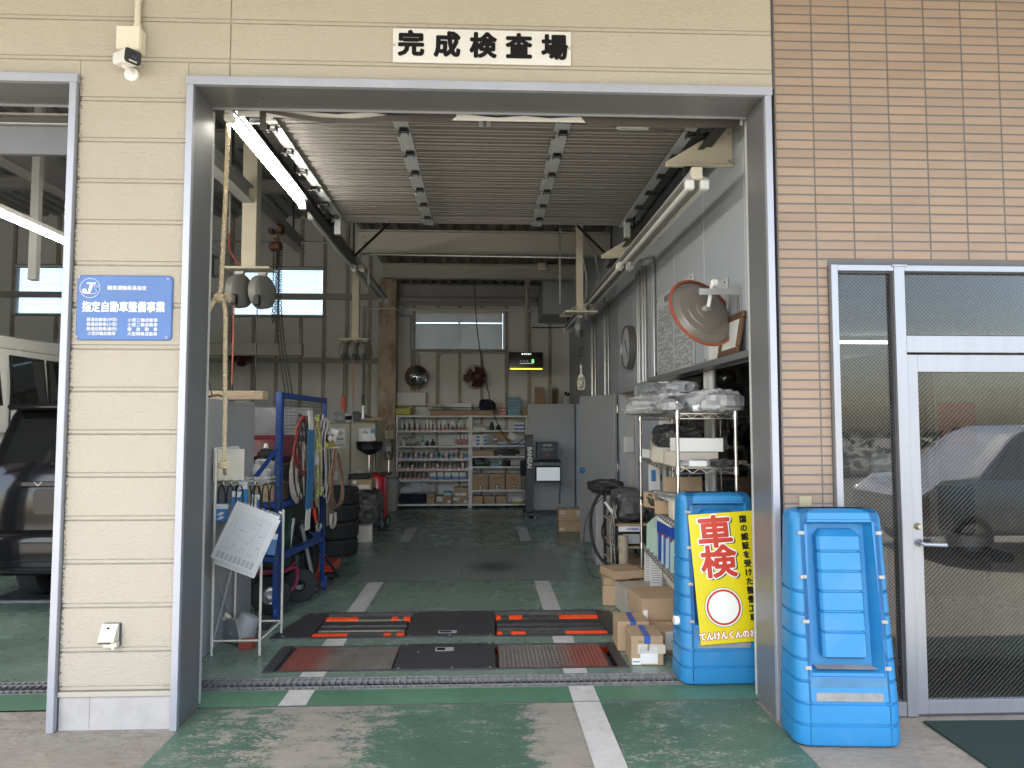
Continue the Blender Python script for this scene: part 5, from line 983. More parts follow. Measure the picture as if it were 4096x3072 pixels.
ro = thing('pull_rope', 'thick tan pull rope with frayed knot hanging at the bay entrance', 'rope', (-1.62, 4.45, 1.3))
rope_mb([(-1.60, 4.42, 3.60), (-1.615, 4.44, 3.0), (-1.645, 4.48, 2.43)], 0.014).build('upper_strand', 'rope_tan', ro)
rope_mb(smooth([(-1.648, 4.48, 2.44), (-1.69, 4.47, 2.36), (-1.725, 4.46, 2.25), (-1.735, 4.45, 2.05), (-1.742, 4.44, 1.85), (-1.75, 4.42, 1.75)]), 0.013).build('left_strand', 'rope_tan', ro)
rope_mb(smooth([(-1.648, 4.48, 2.42), (-1.622, 4.48, 2.35), (-1.612, 4.48, 2.25), (-1.608, 4.48, 2.0), (-1.602, 4.48, 1.7), (-1.600, 4.48, 1.38)]), 0.0135).build('right_strand', 'rope_tan', ro)
def knot(mb, c, r, turns=3.4, k=46, w=0.012):
    c = Vector(c); return mb.tube([c + Vector((r * math.cos(t * 0.43), r * 0.8 * math.sin(t * 0.43 * 1.0), 0.55 * r * math.sin(t * 0.31 + 0.5))) for t in range(k)], w, 6)
knot(MB(), (-1.655, 4.48, 2.395), 0.024).build('knot', 'rope_tan', ro)
knot(MB(), (-1.600, 4.48, 1.355), 0.024).build('knot', 'rope_tan', ro)
rope_mb([(-1.598, 4.48, 1.345), (-1.594, 4.48, 1.295)], 0.011).build('tail', 'web_brown', ro)
fz = MB()
for k in range(46):
    a, b = random.uniform(-0.2, 1.0), random.uniform(-0.9, 0.9); L_ = random.uniform(0.04, 0.075); d = Vector((math.cos(b) , random.uniform(-0.6, 0.3), a * 0.6)).normalized(); p = Vector((-1.645, 4.48, 2.40))
    fz.tube([p, p + d * L_ * 0.6, p + d * L_ + Vector((0, 0, -random.uniform(0.005, 0.03)))], 0.0016, 3)
fz.build('frayed_end', 'rope_tan', ro)
tag(MB().cyl((-1.63, 4.42, 3.61), (-1.50, 4.42, 3.61), 0.014, n=10).build('rope_bar', 'black_steel'), 'short black bar the pull rope is tied to', 'bar')
# grey cabinet
gc = thing('grey_cabinet', 'tall plain grey steel cabinet just inside the left jamb', 'cabinet', (-2.2, 5.3, 0))
bx('side_panel', 'door_grey', -1.955, -1.925, 4.48, 6.08, 0.0, 1.79, 0.004, gc); bx('body', 'door_grey', -2.55, -1.956, 4.50, 6.06, 0.0, 1.785, 0.004, gc); bx('panel_rib', 'door_grey', -1.9245, -1.918, 5.02, 5.04, 0.02, 1.77, 0.001, gc)
tag(MB().box(-2.45, -1.66, 5.44, 5.56, 1.793, 1.86, 0.004).build('timber', 'wood'), 'short squared timber lying across the grey cabinet', 'timber').rotation_euler = (0, 0, R(-2))
bag('bagged_parts', 'dark plastic bundle on the grey cabinet beside the timber', (-2.0, 4.9, 1.795), (0.16, 0.35, 0.12), 'plastic_dark', seed=41)
sk = thing('spray_gun_clip', 'small black clamp tool lying on the timber', 'tool', (-1.95, 5.2, 1.8)); MB().tube([(-2.0, 5.2, 1.80), (-1.92, 5.22, 1.82), (-1.86, 5.25, 1.80)], 0.008, 6).build('arm', 'black', sk); MB().tube([(-1.95, 5.2, 1.81), (-1.98, 5.2, 1.92), (-2.0, 5.2, 2.02)], 0.005, 5).build('lever', 'black', sk)
# belt display rack
dk = thing('display_rack', 'cream wire display rack holding fan belts', 'display rack', (-1.72, 5.36, 0))
Pf = [(-1.885, 5.12), (-1.555, 5.12), (-1.545, 5.62), (-1.90, 5.80)]
tops = (1.41, 1.22, 0.98, 1.43)
RC = 'rack_cream'
MB().tube([(-1.885, 5.12, 0.0), (-1.885, 5.12, 1.41)], 0.0095, 8).build('leg', RC, dk); MB().tube([(-1.555, 5.12, 0.0), (-1.555, 5.12, 0.95)], 0.0095, 8).build('leg', RC, dk); MB().tube([(-1.90, 5.62, 0.0), (-1.90, 5.62, 1.43)], 0.0095, 8).build('leg', RC, dk)
MB().tube(smooth([(-1.545, 5.62, 0.0), (-1.545, 5.62, 0.88), (-1.552, 5.62, 0.91), (-1.58, 5.62, 0.93)], 4), 0.0095, 8).build('leg', RC, dk)
for z in (0.10,): MB().tube([(-1.885, 5.12, z), (-1.555, 5.12, z)], 0.007, 6).build('stretcher', RC, dk); MB().tube([(-1.555, 5.12, z), (-1.545, 5.62, z)], 0.007, 6).build('stretcher', RC, dk); MB().tube([(-1.90, 5.62, z), (-1.545, 5.62, z)], 0.007, 6).build('stretcher', RC, dk)
MB().tube([(-1.885, 5.12, 0.75), (-1.84, 5.13, 0.755)], 0.006, 6).build('stub', RC, dk)
bx('head_board', 'white_paint', -1.905, -1.895, 5.125, 5.615, 1.20, 1.44, 0.002, dk)
MB().box(-1.885, -1.70, 5.155, 5.163, 1.21, 1.43, 0.002).build('header_card', 'rack_cream', dk)
MB().tube([(-1.90, 5.62, 0.62), (-1.885, 5.12, 0.05)], 0.005, 6).tube([(-1.895, 5.12, 0.62), (-1.90, 5.62, 0.05)], 0.005, 6).build('cross_brace', 'steel_grey', dk)
for r_, z in enumerate((1.20, 1.17)):
    for k in range(6): MB().tube(smooth([(-1.885 + 0.055 * k, 5.62, z), (-1.885 + 0.055 * k, 5.40, z + 0.005), (-1.885 + 0.055 * k, 5.17 - 0.02 * r_, z + 0.005), (-1.885 + 0.055 * k, 5.13, z + 0.035)], 3), 0.0032, 5).build('hook', RC, dk)
for k in range(9):
    x = -1.87 + 0.042 * k; y = 5.20 + 0.05 * (k % 3); zt = 1.18; h = 0.22 + 0.05 * (k % 4)
    b_ = MB().tube(smooth([(x, y, zt), (x + 0.022, y, zt - 0.05), (x + 0.028, y, zt - h * 0.6), (x + 0.012, y, zt - h), (x - 0.012, y, zt - h), (x - 0.022, y, zt - h * 0.6), (x - 0.02, y, zt - 0.05), (x, y, zt)], 4), 0.0055, 5).build('fan_belt', 'rubber')
    tag(b_, 'black rubber fan belt hanging on the cream display rack', 'fan belt', 'fan belts on the display rack')
for k, (x, y, z0, z1, rot) in enumerate(((-1.855, 5.16, 0.915, 1.045, 0), (-1.78, 5.22, 0.97, 1.13, 12), (-1.725, 5.25, 0.98, 1.20, -8), (-1.66, 5.28, 0.96, 1.10, 6), (-1.575, 5.40, 0.64, 0.80, 20), (-1.63, 5.30, 0.58, 0.68, -5))):
    t = thing('belt_sleeve', ['blue and white belt sleeve at the corner of the display rack', 'blue belt sleeve next to the corner sleeve', 'tall blue belt sleeve near the middle hook', 'blue belt sleeve beside the paper roll', 'blue belt sleeve low on the display rack', 'white and blue belt sleeve beneath the clipboard'][k], 'belt package', (0, 0, 0))
    w = 0.048 if k == 0 else 0.03
    bx('sleeve', 'label_blue' if k != 2 else 'flap_blue', -w, w, -0.008, 0.008, 0, z1 - z0, 0.001, t); bx('white_band', 'paper', -w - 0.0005, w + 0.0005, -0.0088, 0.0088, (z1 - z0) * 0.72, (z1 - z0) * 0.97, 0, t)
    for j in (0, 1): MB().prism([(-w * 0.6, 0.02 + 0.03 * j), (w * 0.1, 0.045 + 0.03 * j), (w * 0.6, 0.035 + 0.03 * j), (w * 0.0, 0.018 + 0.03 * j)], 'y', -0.0095, -0.0085).build('emblem', 'paper', t) if k == 0 else None
    if k == 0: put_text(t, 'BELT', 0.014, 'box_blue', (-0.015, -0.010, 0.106))
    t.location = (x, y, z0); t.rotation_euler = (0, R(rot * 0.4), R(rot))
tag(MB().lathe([(0.016, 0), (0.020, 0.10), (0.017, 0.10), (0.013, 0)], (-1.648, 5.22, 0.985), (0.08, 0, 1), 14).build('paper_roll', 'card_pale'), 'cream paper tube hooked on the display rack', 'tube')
cbd = thing('clipboard', 'tilted clear clipboard with lined form hanging on the rack', 'clipboard', (0, 0, 0))
bx('sheet', 'paper', -0.156, 0.156, 0.0015, 0.003, -0.40, 0.0, 0, cbd); bx('back_board', 'sleeve', -0.168, 0.168, 0.0032, 0.0050, -0.425, 0.015, 0, cbd); bx('spare_sheet', 'paper', -0.12, 0.170, 0.006, 0.0075, -0.43, -0.02, 0, cbd)
mk('form_ink', (0.20, 0.21, 0.23), 0.7)
for k in range(23): MB().quad((-0.125, 0.0012, -0.055 - 0.0125 * k), (0.125, 0.0012, -0.055 - 0.0125 * k), (0.125, 0.0012, -0.0562 - 0.0125 * k), (-0.125, 0.0012, -0.0562 - 0.0125 * k)).build('form_line', 'form_ink', cbd)
for xx in (-0.125, -0.095, 0.06, 0.125): MB().quad((xx, 0.0011, -0.055), (xx + 0.001, 0.0011, -0.055), (xx + 0.001, 0.0011, -0.330), (xx, 0.0011, -0.330)).build('form_line', 'form_ink', cbd)
wr_ = MB()
for k in range(34):
    r_ = random.choice((3, 6, 9, 12, 14, 15, 17, 18, 20)); x = random.uniform(-0.09, 0.10); z = -0.058 - 0.0125 * r_; wr_.tube([(x + 0.004 * i, 0.0009, z + random.uniform(-0.004, 0.003)) for i in range(random.randint(3, 7))], 0.0007, 3)
wr_.build('handwriting', 'ink', cbd, 'stuff')
for k in range(9):
    for j in range(7): MB().quad((-0.13 + 0.03 * k, 0.0011, -0.342 - 0.0065 * j), (-0.108 + 0.03 * k, 0.0011, -0.342 - 0.0065 * j), (-0.108 + 0.03 * k, 0.0011, -0.345 - 0.0065 * j), (-0.13 + 0.03 * k, 0.0011, -0.345 - 0.0065 * j)).build('small_print', 'form_ink', cbd)
MB().quad((-0.165, -0.0005, -0.42), (0.165, -0.0005, -0.42), (0.165, -0.0005, 0.012), (-0.165, -0.0005, 0.012)).build('cover_film', 'sleeve', cbd)
MB().tube([(-0.15, 0.0, 0.0), (-0.148, 0.0, 0.03), (-0.15, 0.02, 0.06)], 0.002, 5).build('string', 'black', cbd)
cbd.location = (-1.545, 5.0, 1.025); cbd.rotation_euler = (R(-13), R(21), R(0))
# dustpan etc on the floor
dp = thing('dustpan', 'bent grey sheet metal dustpan leaning by the cabinet', 'dustpan', (-1.87, 5.45, 0))
MB().loft([[(-1.98, 5.55, 0.16), (-1.80, 5.35, 0.18), (-1.795, 5.355, 0.185), (-1.975, 5.56, 0.165)], [(-1.94, 5.50, 0.03), (-1.74, 5.28, 0.03), (-1.735, 5.29, 0.035), (-1.935, 5.51, 0.035)], [(-1.90, 5.42, 0.004), (-1.68, 5.30, 0.004), (-1.68, 5.31, 0.012), (-1.90, 5.43, 0.012)]]).build('pan', 'steel_grey', dp); MB().lathe([(0.10, 0), (0.075, 0.16), (0.07, 0.16), (0.095, 0)], (-1.80, 5.47, 0.03), (0.35, 0.2, 0.9), 18).build('scoop', 'steel_grey', dp)
tag(MB().tube([(-1.92, 5.45, 0.16), (-1.90, 5.44, 0.20), (-1.88, 5.43, 0.17), (-1.87, 5.42, 0.19)], 0.015, 6).build('crumpled_paper', 'card_pale'), 'crumpled cream paper stuffed in the dustpan', 'paper')
tag(bx('red_brick_block', 'red_dull', -1.745, -1.645, 5.24, 5.36, 0.001, 0.052, 0.004), 'dull red block lying beside the dustpan', 'block')
# ---- blue slotted frame with mesh
bf = thing('mesh_trolley', 'blue slotted steel trolley with mesh panel full of straps', 'trolley', (-1.62, 6.55, 0))
BA, BB = Vector((-1.68, 6.0, 0)), Vector((-1.545, 7.10, 0)); U_ = (BB - BA).normalized(); Nn = Vector((-U_.y, U_.x, 0))
def angle_bar(mb, p, q, w=0.045, t=0.003, n1=None, n2=None):
    d = (q - p).normalized(); n1 = n1 or d.orthogonal().normalized(); n2 = n2 or d.cross(n1)
    for a, b in ((n1, n2), (n2, n1)):
        vs = [p, p + a * w, p + a * w + b * t, p + b * t]; vs += [v_ + (q - p) for v_ in vs]
        mb.add(vs, [(0, 1, 2, 3)[::-1], (4, 5, 6, 7), (0, 1, 5, 4), (1, 2, 6, 5), (2, 3, 7, 6), (3, 0, 4, 7)])
    return mb
BS = 'blue_steel'; zv = Vector((0, 0, 1))
fp = angle_bar(MB(), BA + zv * 0.13, BA + zv * 1.88, 0.05, 0.004, U_, Vector((-1, 0.12, 0))).build('post', BS, bf); rp = angle_bar(MB(), BB + zv * 0.10, BB + zv * 1.87, 0.045, 0.004, -U_, Vector((-1, 0.12, 0))).build('post', BS, bf)
sl = MB()
for k in range(34): sl.box(-1.711, -1.693, 5.9945, 5.9985, 0.20 + 0.05 * k, 0.225 + 0.05 * k)
sl.build('slots', 'pit_dark', fp, 'stuff')
angle_bar(MB(), BA + zv * 1.875, BB + zv * 1.865, 0.05, 0.004, -zv, Nn).build('top_rail', BS, bf); angle_bar(MB(), BA + zv * 0.96, BB + zv * 0.96, 0.05, 0.004, -zv, Nn).build('middle_rail', BS, bf); angle_bar(MB(), BA + zv * 0.53, BB + zv * 0.53, 0.05, 0.004, -zv, Nn).build('lower_rail', BS, bf)
angle_bar(MB(), BA + zv * 0.96, BA + Vector((-0.42, 0.02, 0.96)), 0.045, 0.004, -zv, Vector((0, 1, 0))).build('shelf_rail', BS, bf); bx('shelf_plate', BS, -2.10, -1.70, 6.02, 6.55, 0.952, 0.957, 0, bf); angle_bar(MB(), BA + Vector((-0.01, 0, 1.40)), BA + Vector((-0.36, 0.01, 0.93)), 0.04, 0.003).build('diagonal_brace', BS, bf); angle_bar(MB(), BB + zv * 0.55, BB + Vector((-0.42, 0, 0.55)), 0.045, 0.004, -zv, Vector((0, 1, 0))).build('rear_rail', BS, bf); angle_bar(MB(), BA + zv * 0.52, BA + Vector((-0.15, 0, 0.52)), 0.045, 0.004, -zv, Vector((0, 1, 0))).build('rear_rail', BS, bf)
ms = MB()
for k in range(37): ms.tube([BA + U_ * (0.05 + 0.0275 * k) + zv * 1.0, BA + U_ * (0.05 + 0.0275 * k) + zv * 1.83], 0.002, 3)
for k in range(30): ms.tube([BA + U_ * 0.04 + zv * (1.0 + 0.0285 * k), BB - U_ * 0.04 + zv * (1.0 + 0.0285 * k)], 0.002, 3)
ms.build('wire_mesh', 'black_steel', bf, 'stuff')
for p in (BA + Vector((-0.01, 0, 0)), BB): c_ = MB().cyl(p + Vector((-0.016, 0, 0.05)), p + Vector((0.016, 0, 0.05)), 0.05, n=18); c_.box(p.x - 0.024, p.x + 0.024, p.y - 0.02, p.y + 0.02, 0.06, 0.13); c_.build('caster', BS, bf)
carton('brown carton stamped with four digits on the blue trolley shelf', -2.02, -1.72, 6.06, 6.40, 0.958, 1.10, 'card', R(2), None, ((0.05, 0.17, 0.5, 0.8, 'card_pale'),), text=(('1112', 0.045, 0.62, 0.38),))
bag('bagged_parts', 'clear plastic hood over the stamped carton', (-1.86, 6.2, 1.09), (0.28, 0.28, 0.20), rz=R(0), seed=51)
# things hung on the mesh
def hang(s, z, off=0.02): return BA + U_ * s + Vector((off + 0.012, 0, z))
def hang_path(pl, off): return [hang(s, z, off + random.uniform(-0.004, 0.004)) for s, z in pl]
t = thing('rope_coil', 'coil of grey-white rope hung on the mesh panel', 'rope', hang(0.33, 0.95))
for k in range(5): rope_mb(smooth(hang_path([(0.24 - 0.012 * k, 1.40), (0.14 + 0.02 * k, 1.20), (0.17 + 0.02 * k, 1.02), (0.30 + 0.01 * k, 0.93 + 0.012 * k), (0.40 - 0.01 * k, 1.05), (0.41 - 0.015 * k, 1.25), (0.36, 1.43), (0.28, 1.44)], 0.015 + 0.008 * k), 3), 0.012, 0.04, 3, 5, 0.012).build('loop', 'rope_grey', t)
t = thing('jumper_cable', 'red and black jumper cables looped on the mesh panel', 'cable', hang(0.3, 1.0))
for m, d in (('cable_red', 0.0), ('black', 0.03)):
    for k in range(3): MB().tube(smooth(hang_path([(0.30 + d, 1.68), (0.22 + d - 0.03 * k, 1.55), (0.12 + d + 0.05 * k, 1.40 - 0.03 * k), (0.14 + d + 0.06 * k, 1.27), (0.30, 1.20 - 0.02 * k), (0.46, 1.22), (0.52 - 0.04 * k, 1.36), (0.44 - d, 1.55), (0.36 + d, 1.68)], 0.05), 5), 0.0075, 6).build('cable_loop', m, t)
    MB().tube(smooth(hang_path([(0.36, 1.68), (0.50 + d, 1.45), (0.56 + d, 1.15), (0.58 + d, 0.9), (0.60 + d * 2, 0.83)], 0.05), 5), 0.0075, 6).build('cable_tail', m, t)
    c = hang(0.60 + d * 2, 0.80, 0.06); MB().tube([c + Vector((0, 0, 0.05)), c, c + Vector((0.02, 0, -0.10))], [0.012, 0.018, 0.006], 6).build('clamp', 'poster_red' if d == 0 else 'black', t)
for j_, (lab_, m_) in enumerate((('loose black hose loops behind the blue sling', 'rubber'), ('thin dark brown hose loops on the mesh panel', 'web_brown'), ('grey cord loops tangled low on the mesh panel', 'rope_grey'))):
    t = thing('hose_loops', lab_, 'hose', hang(0.5, 0.8))
    for k in range(3):
        o_ = 0.04 + 0.012 * k + 0.01 * j_; s_ = 0.20 + 0.26 * j_ + 0.05 * k; MB().tube(smooth(hang_path([(s_ + 0.06, 1.70 - 0.03 * k), (s_ - 0.05, 1.45), (s_ - 0.04 + 0.02 * k, 1.15 - 0.05 * k), (s_ + 0.06, 0.98 - 0.06 * k), (s_ + 0.17, 1.12), (s_ + 0.16, 1.42), (s_ + 0.08, 1.70 - 0.03 * k)], o_), 5), (0.007, 0.006, 0.005)[j_], 6).build('loop', m_, t)
def strap(name, label, pts, w, mat, th=0.006, cat='strap'):
    P = smooth(pts, 4); mb = MB(); vs = []
    for p in P: vs += [p - U_ * w / 2, p + U_ * w / 2, p + U_ * w / 2 + Vector((th, 0, 0)), p - U_ * w / 2 + Vector((th, 0, 0))]
    k = len(P); mb.add(vs, [(4 * i + a, 4 * i + (a + 1) % 4, 4 * i + 4 + (a + 1) % 4, 4 * i + 4 + a) for i in range(k - 1) for a in range(4)] + [(3, 2, 1, 0), tuple(4 * k - 4 + a for a in range(4))])
    return mb
t = thing('blue_sling', 'wide blue webbing sling with white ends on the mesh', 'strap', hang(0.44, 0.67))
strap('', '', [hang(0.45, 1.56, .07), hang(0.45, 1.3, .075), hang(0.44, 1.0, .07), hang(0.42, 0.86, .07)], 0.16, 'web_blue').build('webbing', 'web_blue', t); strap('', '', [hang(0.45, 1.73, .06), hang(0.45, 1.65, .066), hang(0.45, 1.561, .069)], 0.10, 'web_white').build('upper_eye', 'web_white', t); strap('', '', [hang(0.42, 0.859, .07), hang(0.40, 0.76, .07), hang(0.40, 0.68, .07)], 0.11, 'web_white').build('lower_eye', 'web_white', t)
def chain_links(t, path, L_, mat, w=0.011, r=0.003, name='link'):
    P = [Vector(p) for p in path]; acc = 0; i = 0; pos = []; d_tot = sum((b - a).length for a, b in zip(P, P[1:])); s = 0.0
    while s < d_tot:
        q = s; 
        for a, b in zip(P, P[1:]):
            l = (b - a).length
            if q <= l: pos.append((a.lerp(b, q / l), (b - a).normalized())); break
            q -= l
        s += L_ * 0.74
    base = MB().tube([(w * math.cos(a), 0, L_ / 2 * math.sin(a) * (1 if abs(math.sin(a)) > 0.3 else 1)) for a in [2 * math.pi * k / 10 for k in range(10)]], r, 4, True).mesh(name, mat)
    for k, (p, d) in enumerate(pos):
        o = bpy.data.objects.new(name, base); C.objects.link(o); o.parent = t; o.location = p - ORG[t.name]
        o.rotation_euler = (d.to_track_quat('Z', 'Y') @ Matrix.Rotation(R(90 * (k % 2)), 4, 'Z').to_quaternion()).to_euler()
t = thing('plastic_chain', 'bright yellow-green chain doubled over a mesh hook', 'chain', hang(0.72, 0.75))
chain_links(t, [hang(0.68, 1.68, .05), hang(0.72, 1.45, .06), hang(0.76, 1.2, .06), hang(0.77, 0.95, .06)], 0.034, 'chain_yellow'); chain_links(t, [hang(0.64, 1.67, .05), hang(0.66, 1.45, .06), hang(0.68, 1.1, .06), hang(0.66, 0.76, .06)], 0.034, 'chain_yellow')
t = thing('steel_chain', 'grey steel chain with hook beside the yellow-green chain', 'chain', hang(0.62, 0.7)); chain_links(t, [hang(0.60, 1.68, .03), hang(0.60, 1.3, .04), hang(0.72, 0.95, .05), hang(0.74, 0.74, .05)], 0.030, 'rope_grey'); MB().tube(smooth([hang(0.74, 0.73, .05), hang(0.70, 0.68, .05), hang(0.70, 0.64, .05), hang(0.75, 0.62, .05), hang(0.80, 0.65, .05), hang(0.80, 0.68, .05)], 4), 0.012, 6).build('hook', 'steel_grey', t)
t = thing('brown_sling', 'dirty brown webbing sling draped over the trolley end bar', 'strap', hang(1.02, 0.61)); strap('', '', [hang(1.0, 1.38, .05), hang(1.0, 1.1, .06), hang(1.02, 0.8, .06), hang(1.03, 0.64, .06)], 0.19, '').build('webbing', 'web_brown', t); MB().tube(smooth([hang(0.97, 0.75, .09), hang(0.96, 0.66, .09), hang(1.02, 0.61, .09), hang(1.09, 0.66, .09), hang(1.08, 0.75, .09)], 4), 0.016, 6).build('eye_loop', 'rope_grey', t)
t = thing('gas_hose', 'copper-red charging hose draped with the brown sling', 'hose', hang(1.08, 0.75))
for k in range(3): MB().tube(smooth(hang_path([(1.0 + 0.04 * k, 1.37), (0.92 + 0.05 * k, 1.15), (0.90 + 0.02 * k, 0.98), (1.02 + 0.05 * k, 0.80), (1.20 + 0.05 * k, 0.86), (1.24 + 0.03 * k, 1.05), (1.12 + 0.04 * k, 1.25), (1.05, 1.38)], 0.10), 5), 0.006, 6).build('loop', ('web_brown', 'cable_red', 'web_brown')[k], t)
tag(MB().cyl(hang(0.92, 1.375, 0.02), hang(1.02, 1.385, 0.14), 0.012, n=10).build('peg_bar', 'wood'), 'short wooden peg holding the brown sling', 'peg')
t = thing('manifold_gauge', 'twin dial manifold gauge hooked on the trolley post', 'gauge', hang(0.98, 1.38))
for s_ in (0.90, 1.02): MB().lathe([(0, 0.045), (0.034, 0.043), (0.036, 0.0), (0, 0)], hang(s_, 1.475, 0.05), (1, -0.4, 0), 20).build('dial_case', 'black', t); MB().cyl(hang(s_, 1.475, 0.097) + Vector((0, -0.018, 0)), hang(s_, 1.475, 0.099) + Vector((0, -0.019, 0)), 0.030, n=18).build('dial', 'card_pale', t)
MB().cyl(hang(0.86, 1.41, 0.07), hang(1.08, 1.41, 0.07), 0.018, n=10).build('valve_body', 'yellow_bag', t)
tag(MB().lathe([(0.03, 0), (0.034, 0.05), (0.018, 0.075), (0.012, 0.13), (0, 0.13)], hang(0.62, 1.24, 0.06), (0, 0, 1), 16).build('steel_socket', 'steel_grey'), 'bell shaped grey steel cup hung among the straps', 'cup')
tagp = thing('tag_card', 'clear tag card tied above the gauges', 'tag', (0, 0, 0)); bx('card', 'paper', -0.045, 0.045, 0, 0.002, -0.12, 0, 0, tagp); bx('film', 'sleeve', -0.05, 0.05, -0.002, -0.001, -0.13, 0.005, 0, tagp); tagp.location = hang(1.13, 1.56, 0.06); tagp.rotation_euler = (0, R(22), 0)
# mop handle, jack, drum cart
tag(MB().tube([(-1.74, 6.45, 0.35), (-1.725, 6.62, 0.75)], 0.014, 8).build('white_pipe', 'white_paint'), 'short white pipe leaning inside the blue trolley', 'pipe'); 
tg_ = thing('jack_stand_leg', 'grey steel angle leg slanting to the trolley caster', 'stand', (-1.6, 6.9, 0)); MB().tube([(-1.72, 6.85, 0.70), (-1.60, 6.98, 0.02)], 0.018, 4).build('strut', 'steel_grey', tg_); MB().tube([(-1.72, 6.85, 0.70), (-1.50, 7.6, 0.02)], 0.014, 4).build('rear_strut', 'black_steel', tg_); MB().tube([(-1.72, 6.85, 0.68), (-1.70, 6.6, 0.68), (-1.66, 6.5, 0.60)], 0.02, 6).build('arm', 'black_steel', tg_); MB().box(-1.63, -1.57, 6.95, 7.0, 0.001, 0.02).build('foot', 'black_steel', tg_)
jk = thing('garage_jack', 'orange garage jack on the floor behind the trolley', 'jack', (-1.72, 7.75, 0)); bx('frame', 'jack_orange', -1.78, -1.56, 7.55, 7.95, 0.06, 0.15, 0.01, jk); MB().prism([(-1.80, 0.001), (-1.72, 0.001), (-1.70, 0.24), (-1.74, 0.26), (-1.80, 0.22)], 'y', 7.6, 7.66).build('side_arm', 'jack_orange', jk); MB().cyl((-1.62, 7.55, 0.04), (-1.54, 7.55, 0.04), 0.04, n=14).build('wheel', 'black', jk)
def wheel_mb(c, axis, R_, w, r_in):
    return MB().lathe([(r_in, -w / 2), (R_ * 0.80, -w / 2), (R_ * 0.95, -w * 0.42), (R_, -w * 0.25), (R_, w * 0.25), (R_ * 0.95, w * 0.42), (R_ * 0.80, w / 2), (r_in, w / 2), (r_in, -w / 2)], c, axis, 32)
dc = thing('drum_cart', 'red cart with pneumatic wheel carrying a dark green drum', 'cart', (-1.85, 6.35, 0))
w1 = wheel_mb((-1.80, 6.20, 0.165), (0.25, -1, 0), 0.163, 0.075, 0.075).build('wheel', 'tyre', dc); MB().lathe([(0, 0.03), (0.03, 0.032), (0.034, 0.012), (0.055, 0.010), (0.068, 0.03), (0.078, 0.036), (0.078, -0.03)], (-1.80, 6.20, 0.165), (0.25, -1, 0), 24).build('rim', 'rim', w1)
w2 = wheel_mb((-1.66, 6.62, 0.15), (0.25, -1, 0), 0.15, 0.075, 0.05).build('wheel', 'tyre', dc)
bx('deck_bar', 'cart_red', -2.1, -1.69, 6.14, 6.17, 0.345, 0.375, 0.004, dc); MB().tube(smooth([(-1.69, 6.16, 0.36), (-1.63, 6.3, 0.37), (-1.615, 6.34, 0.33), (-1.625, 6.34, 0.22), (-1.66, 6.32, 0.17)], 5), 0.015, 8).build('handle', 'cart_red', dc); bx('deck', 'cart_red', -2.1, -1.69, 6.17, 6.6, 0.35, 0.37, 0, dc)
MB().lathe([(0, 0), (0.155, 0), (0.16, 0.02), (0.16, 0.22), (0.165, 0.23), (0.16, 0.24), (0.16, 0.48), (0.155, 0.50), (0, 0.50)], (-1.85, 6.38, 0.376), (0, 0, 1), 28).build('drum', 'green_drum', dc)
bkt = thing('black_bucket', 'black cylindrical can standing between cart and tyre', 'can', (-1.72, 6.72, 0)); MB().lathe([(0, 0), (0.07, 0), (0.072, 0.01), (0.072, 0.40), (0.06, 0.41), (0, 0.41)], (-1.735, 6.76, 0.001), (0, 0, 1), 24).build('shell', 'black_steel', bkt); MB().lathe([(0.0725, 0.05), (0.0735, 0.06), (0.0735, 0.12), (0.0725, 0.13)], (-1.735, 6.76, 0.001), (0, 0, 1), 24).build('band', 'steel_grey', bkt)
lt = thing('upright_tyre', 'upright car tyre leaning behind the black can', 'tyre', (-1.80, 7.0, 0)); wheel_mb((-1.82, 7.05, 0.29), (0.9, -0.45, 0), 0.29, 0.17, 0.18).build('tread_ring', 'tyre', lt)
bm_ = thing('folded_board', 'dark board lying on the floor under the drum cart', 'board', (-1.85, 6.1, 0)); MB().prism([(-2.0, 5.75), (-1.68, 5.72), (-1.70, 6.02), (-2.0, 6.05)], 'z', 0.001, 0.03).build('board', 'tester_black', bm_)
# car parts behind the mesh
mr_ = thing('door_mirror', 'black car door mirror on the bench behind the trolley', 'car mirror', (-1.97, 6.6, 1.25)); MB().sphere((-1.98, 6.6, 1.33), 0.085, 14, (1, 0.6, 0.75)).build('housing', 'black', mr_); MB().lathe([(0, 0.0), (0.06, 0.0), (0.062, -0.01)], (-1.975, 6.555, 1.33), (0, -1, 0.05), 20).build('glass', 'mirror', mr_)
pb = thing('parts_bench', 'cluttered dark bench with red car panel behind the trolley', 'bench', (-2.2, 7.2, 0)); bx('bench_top', 'black_steel', -2.5, -1.80, 6.6, 7.7, 1.20, 1.24, 0.003, pb); bx('bench_body', 'black', -2.45, -1.85, 6.7, 7.6, 0.0, 1.199, 0.003, pb)
rp_ = tag(MB().box(-2.35, -1.84, 7.2, 7.6, 1.242, 1.50, 0.05).build('car_bonnet', 'wine_red'), 'dark red car panel resting on the bench', 'car panel')
tag(MB().lathe([(0, 0), (0.035, 0), (0.037, 0.12), (0.02, 0.16), (0.014, 0.19), (0, 0.19)], (-2.02, 6.72, 1.241), (0, 0, 1), 14).build('white_bottle', 'white_plastic'), 'white squeeze bottle on the parts bench', 'bottle')
sb = thing('floor_blind', 'old slatted metal shutter leaning behind the mesh panel', 'shutter', (-2.2, 7.85, 1.2)); s0 = MB().box(-2.55, -1.86, 7.84, 7.85, 0, 0.014).build('slat', 'reel_grey', sb); s0.data.transform(Matrix.Translation((0, 0, 1.2)))
s0.location = (0, 0, 0.12)
for k in range(1, 25): inst(s0, 'slat', sb, (0, 0.0, 0.12 + 0.019 * k))
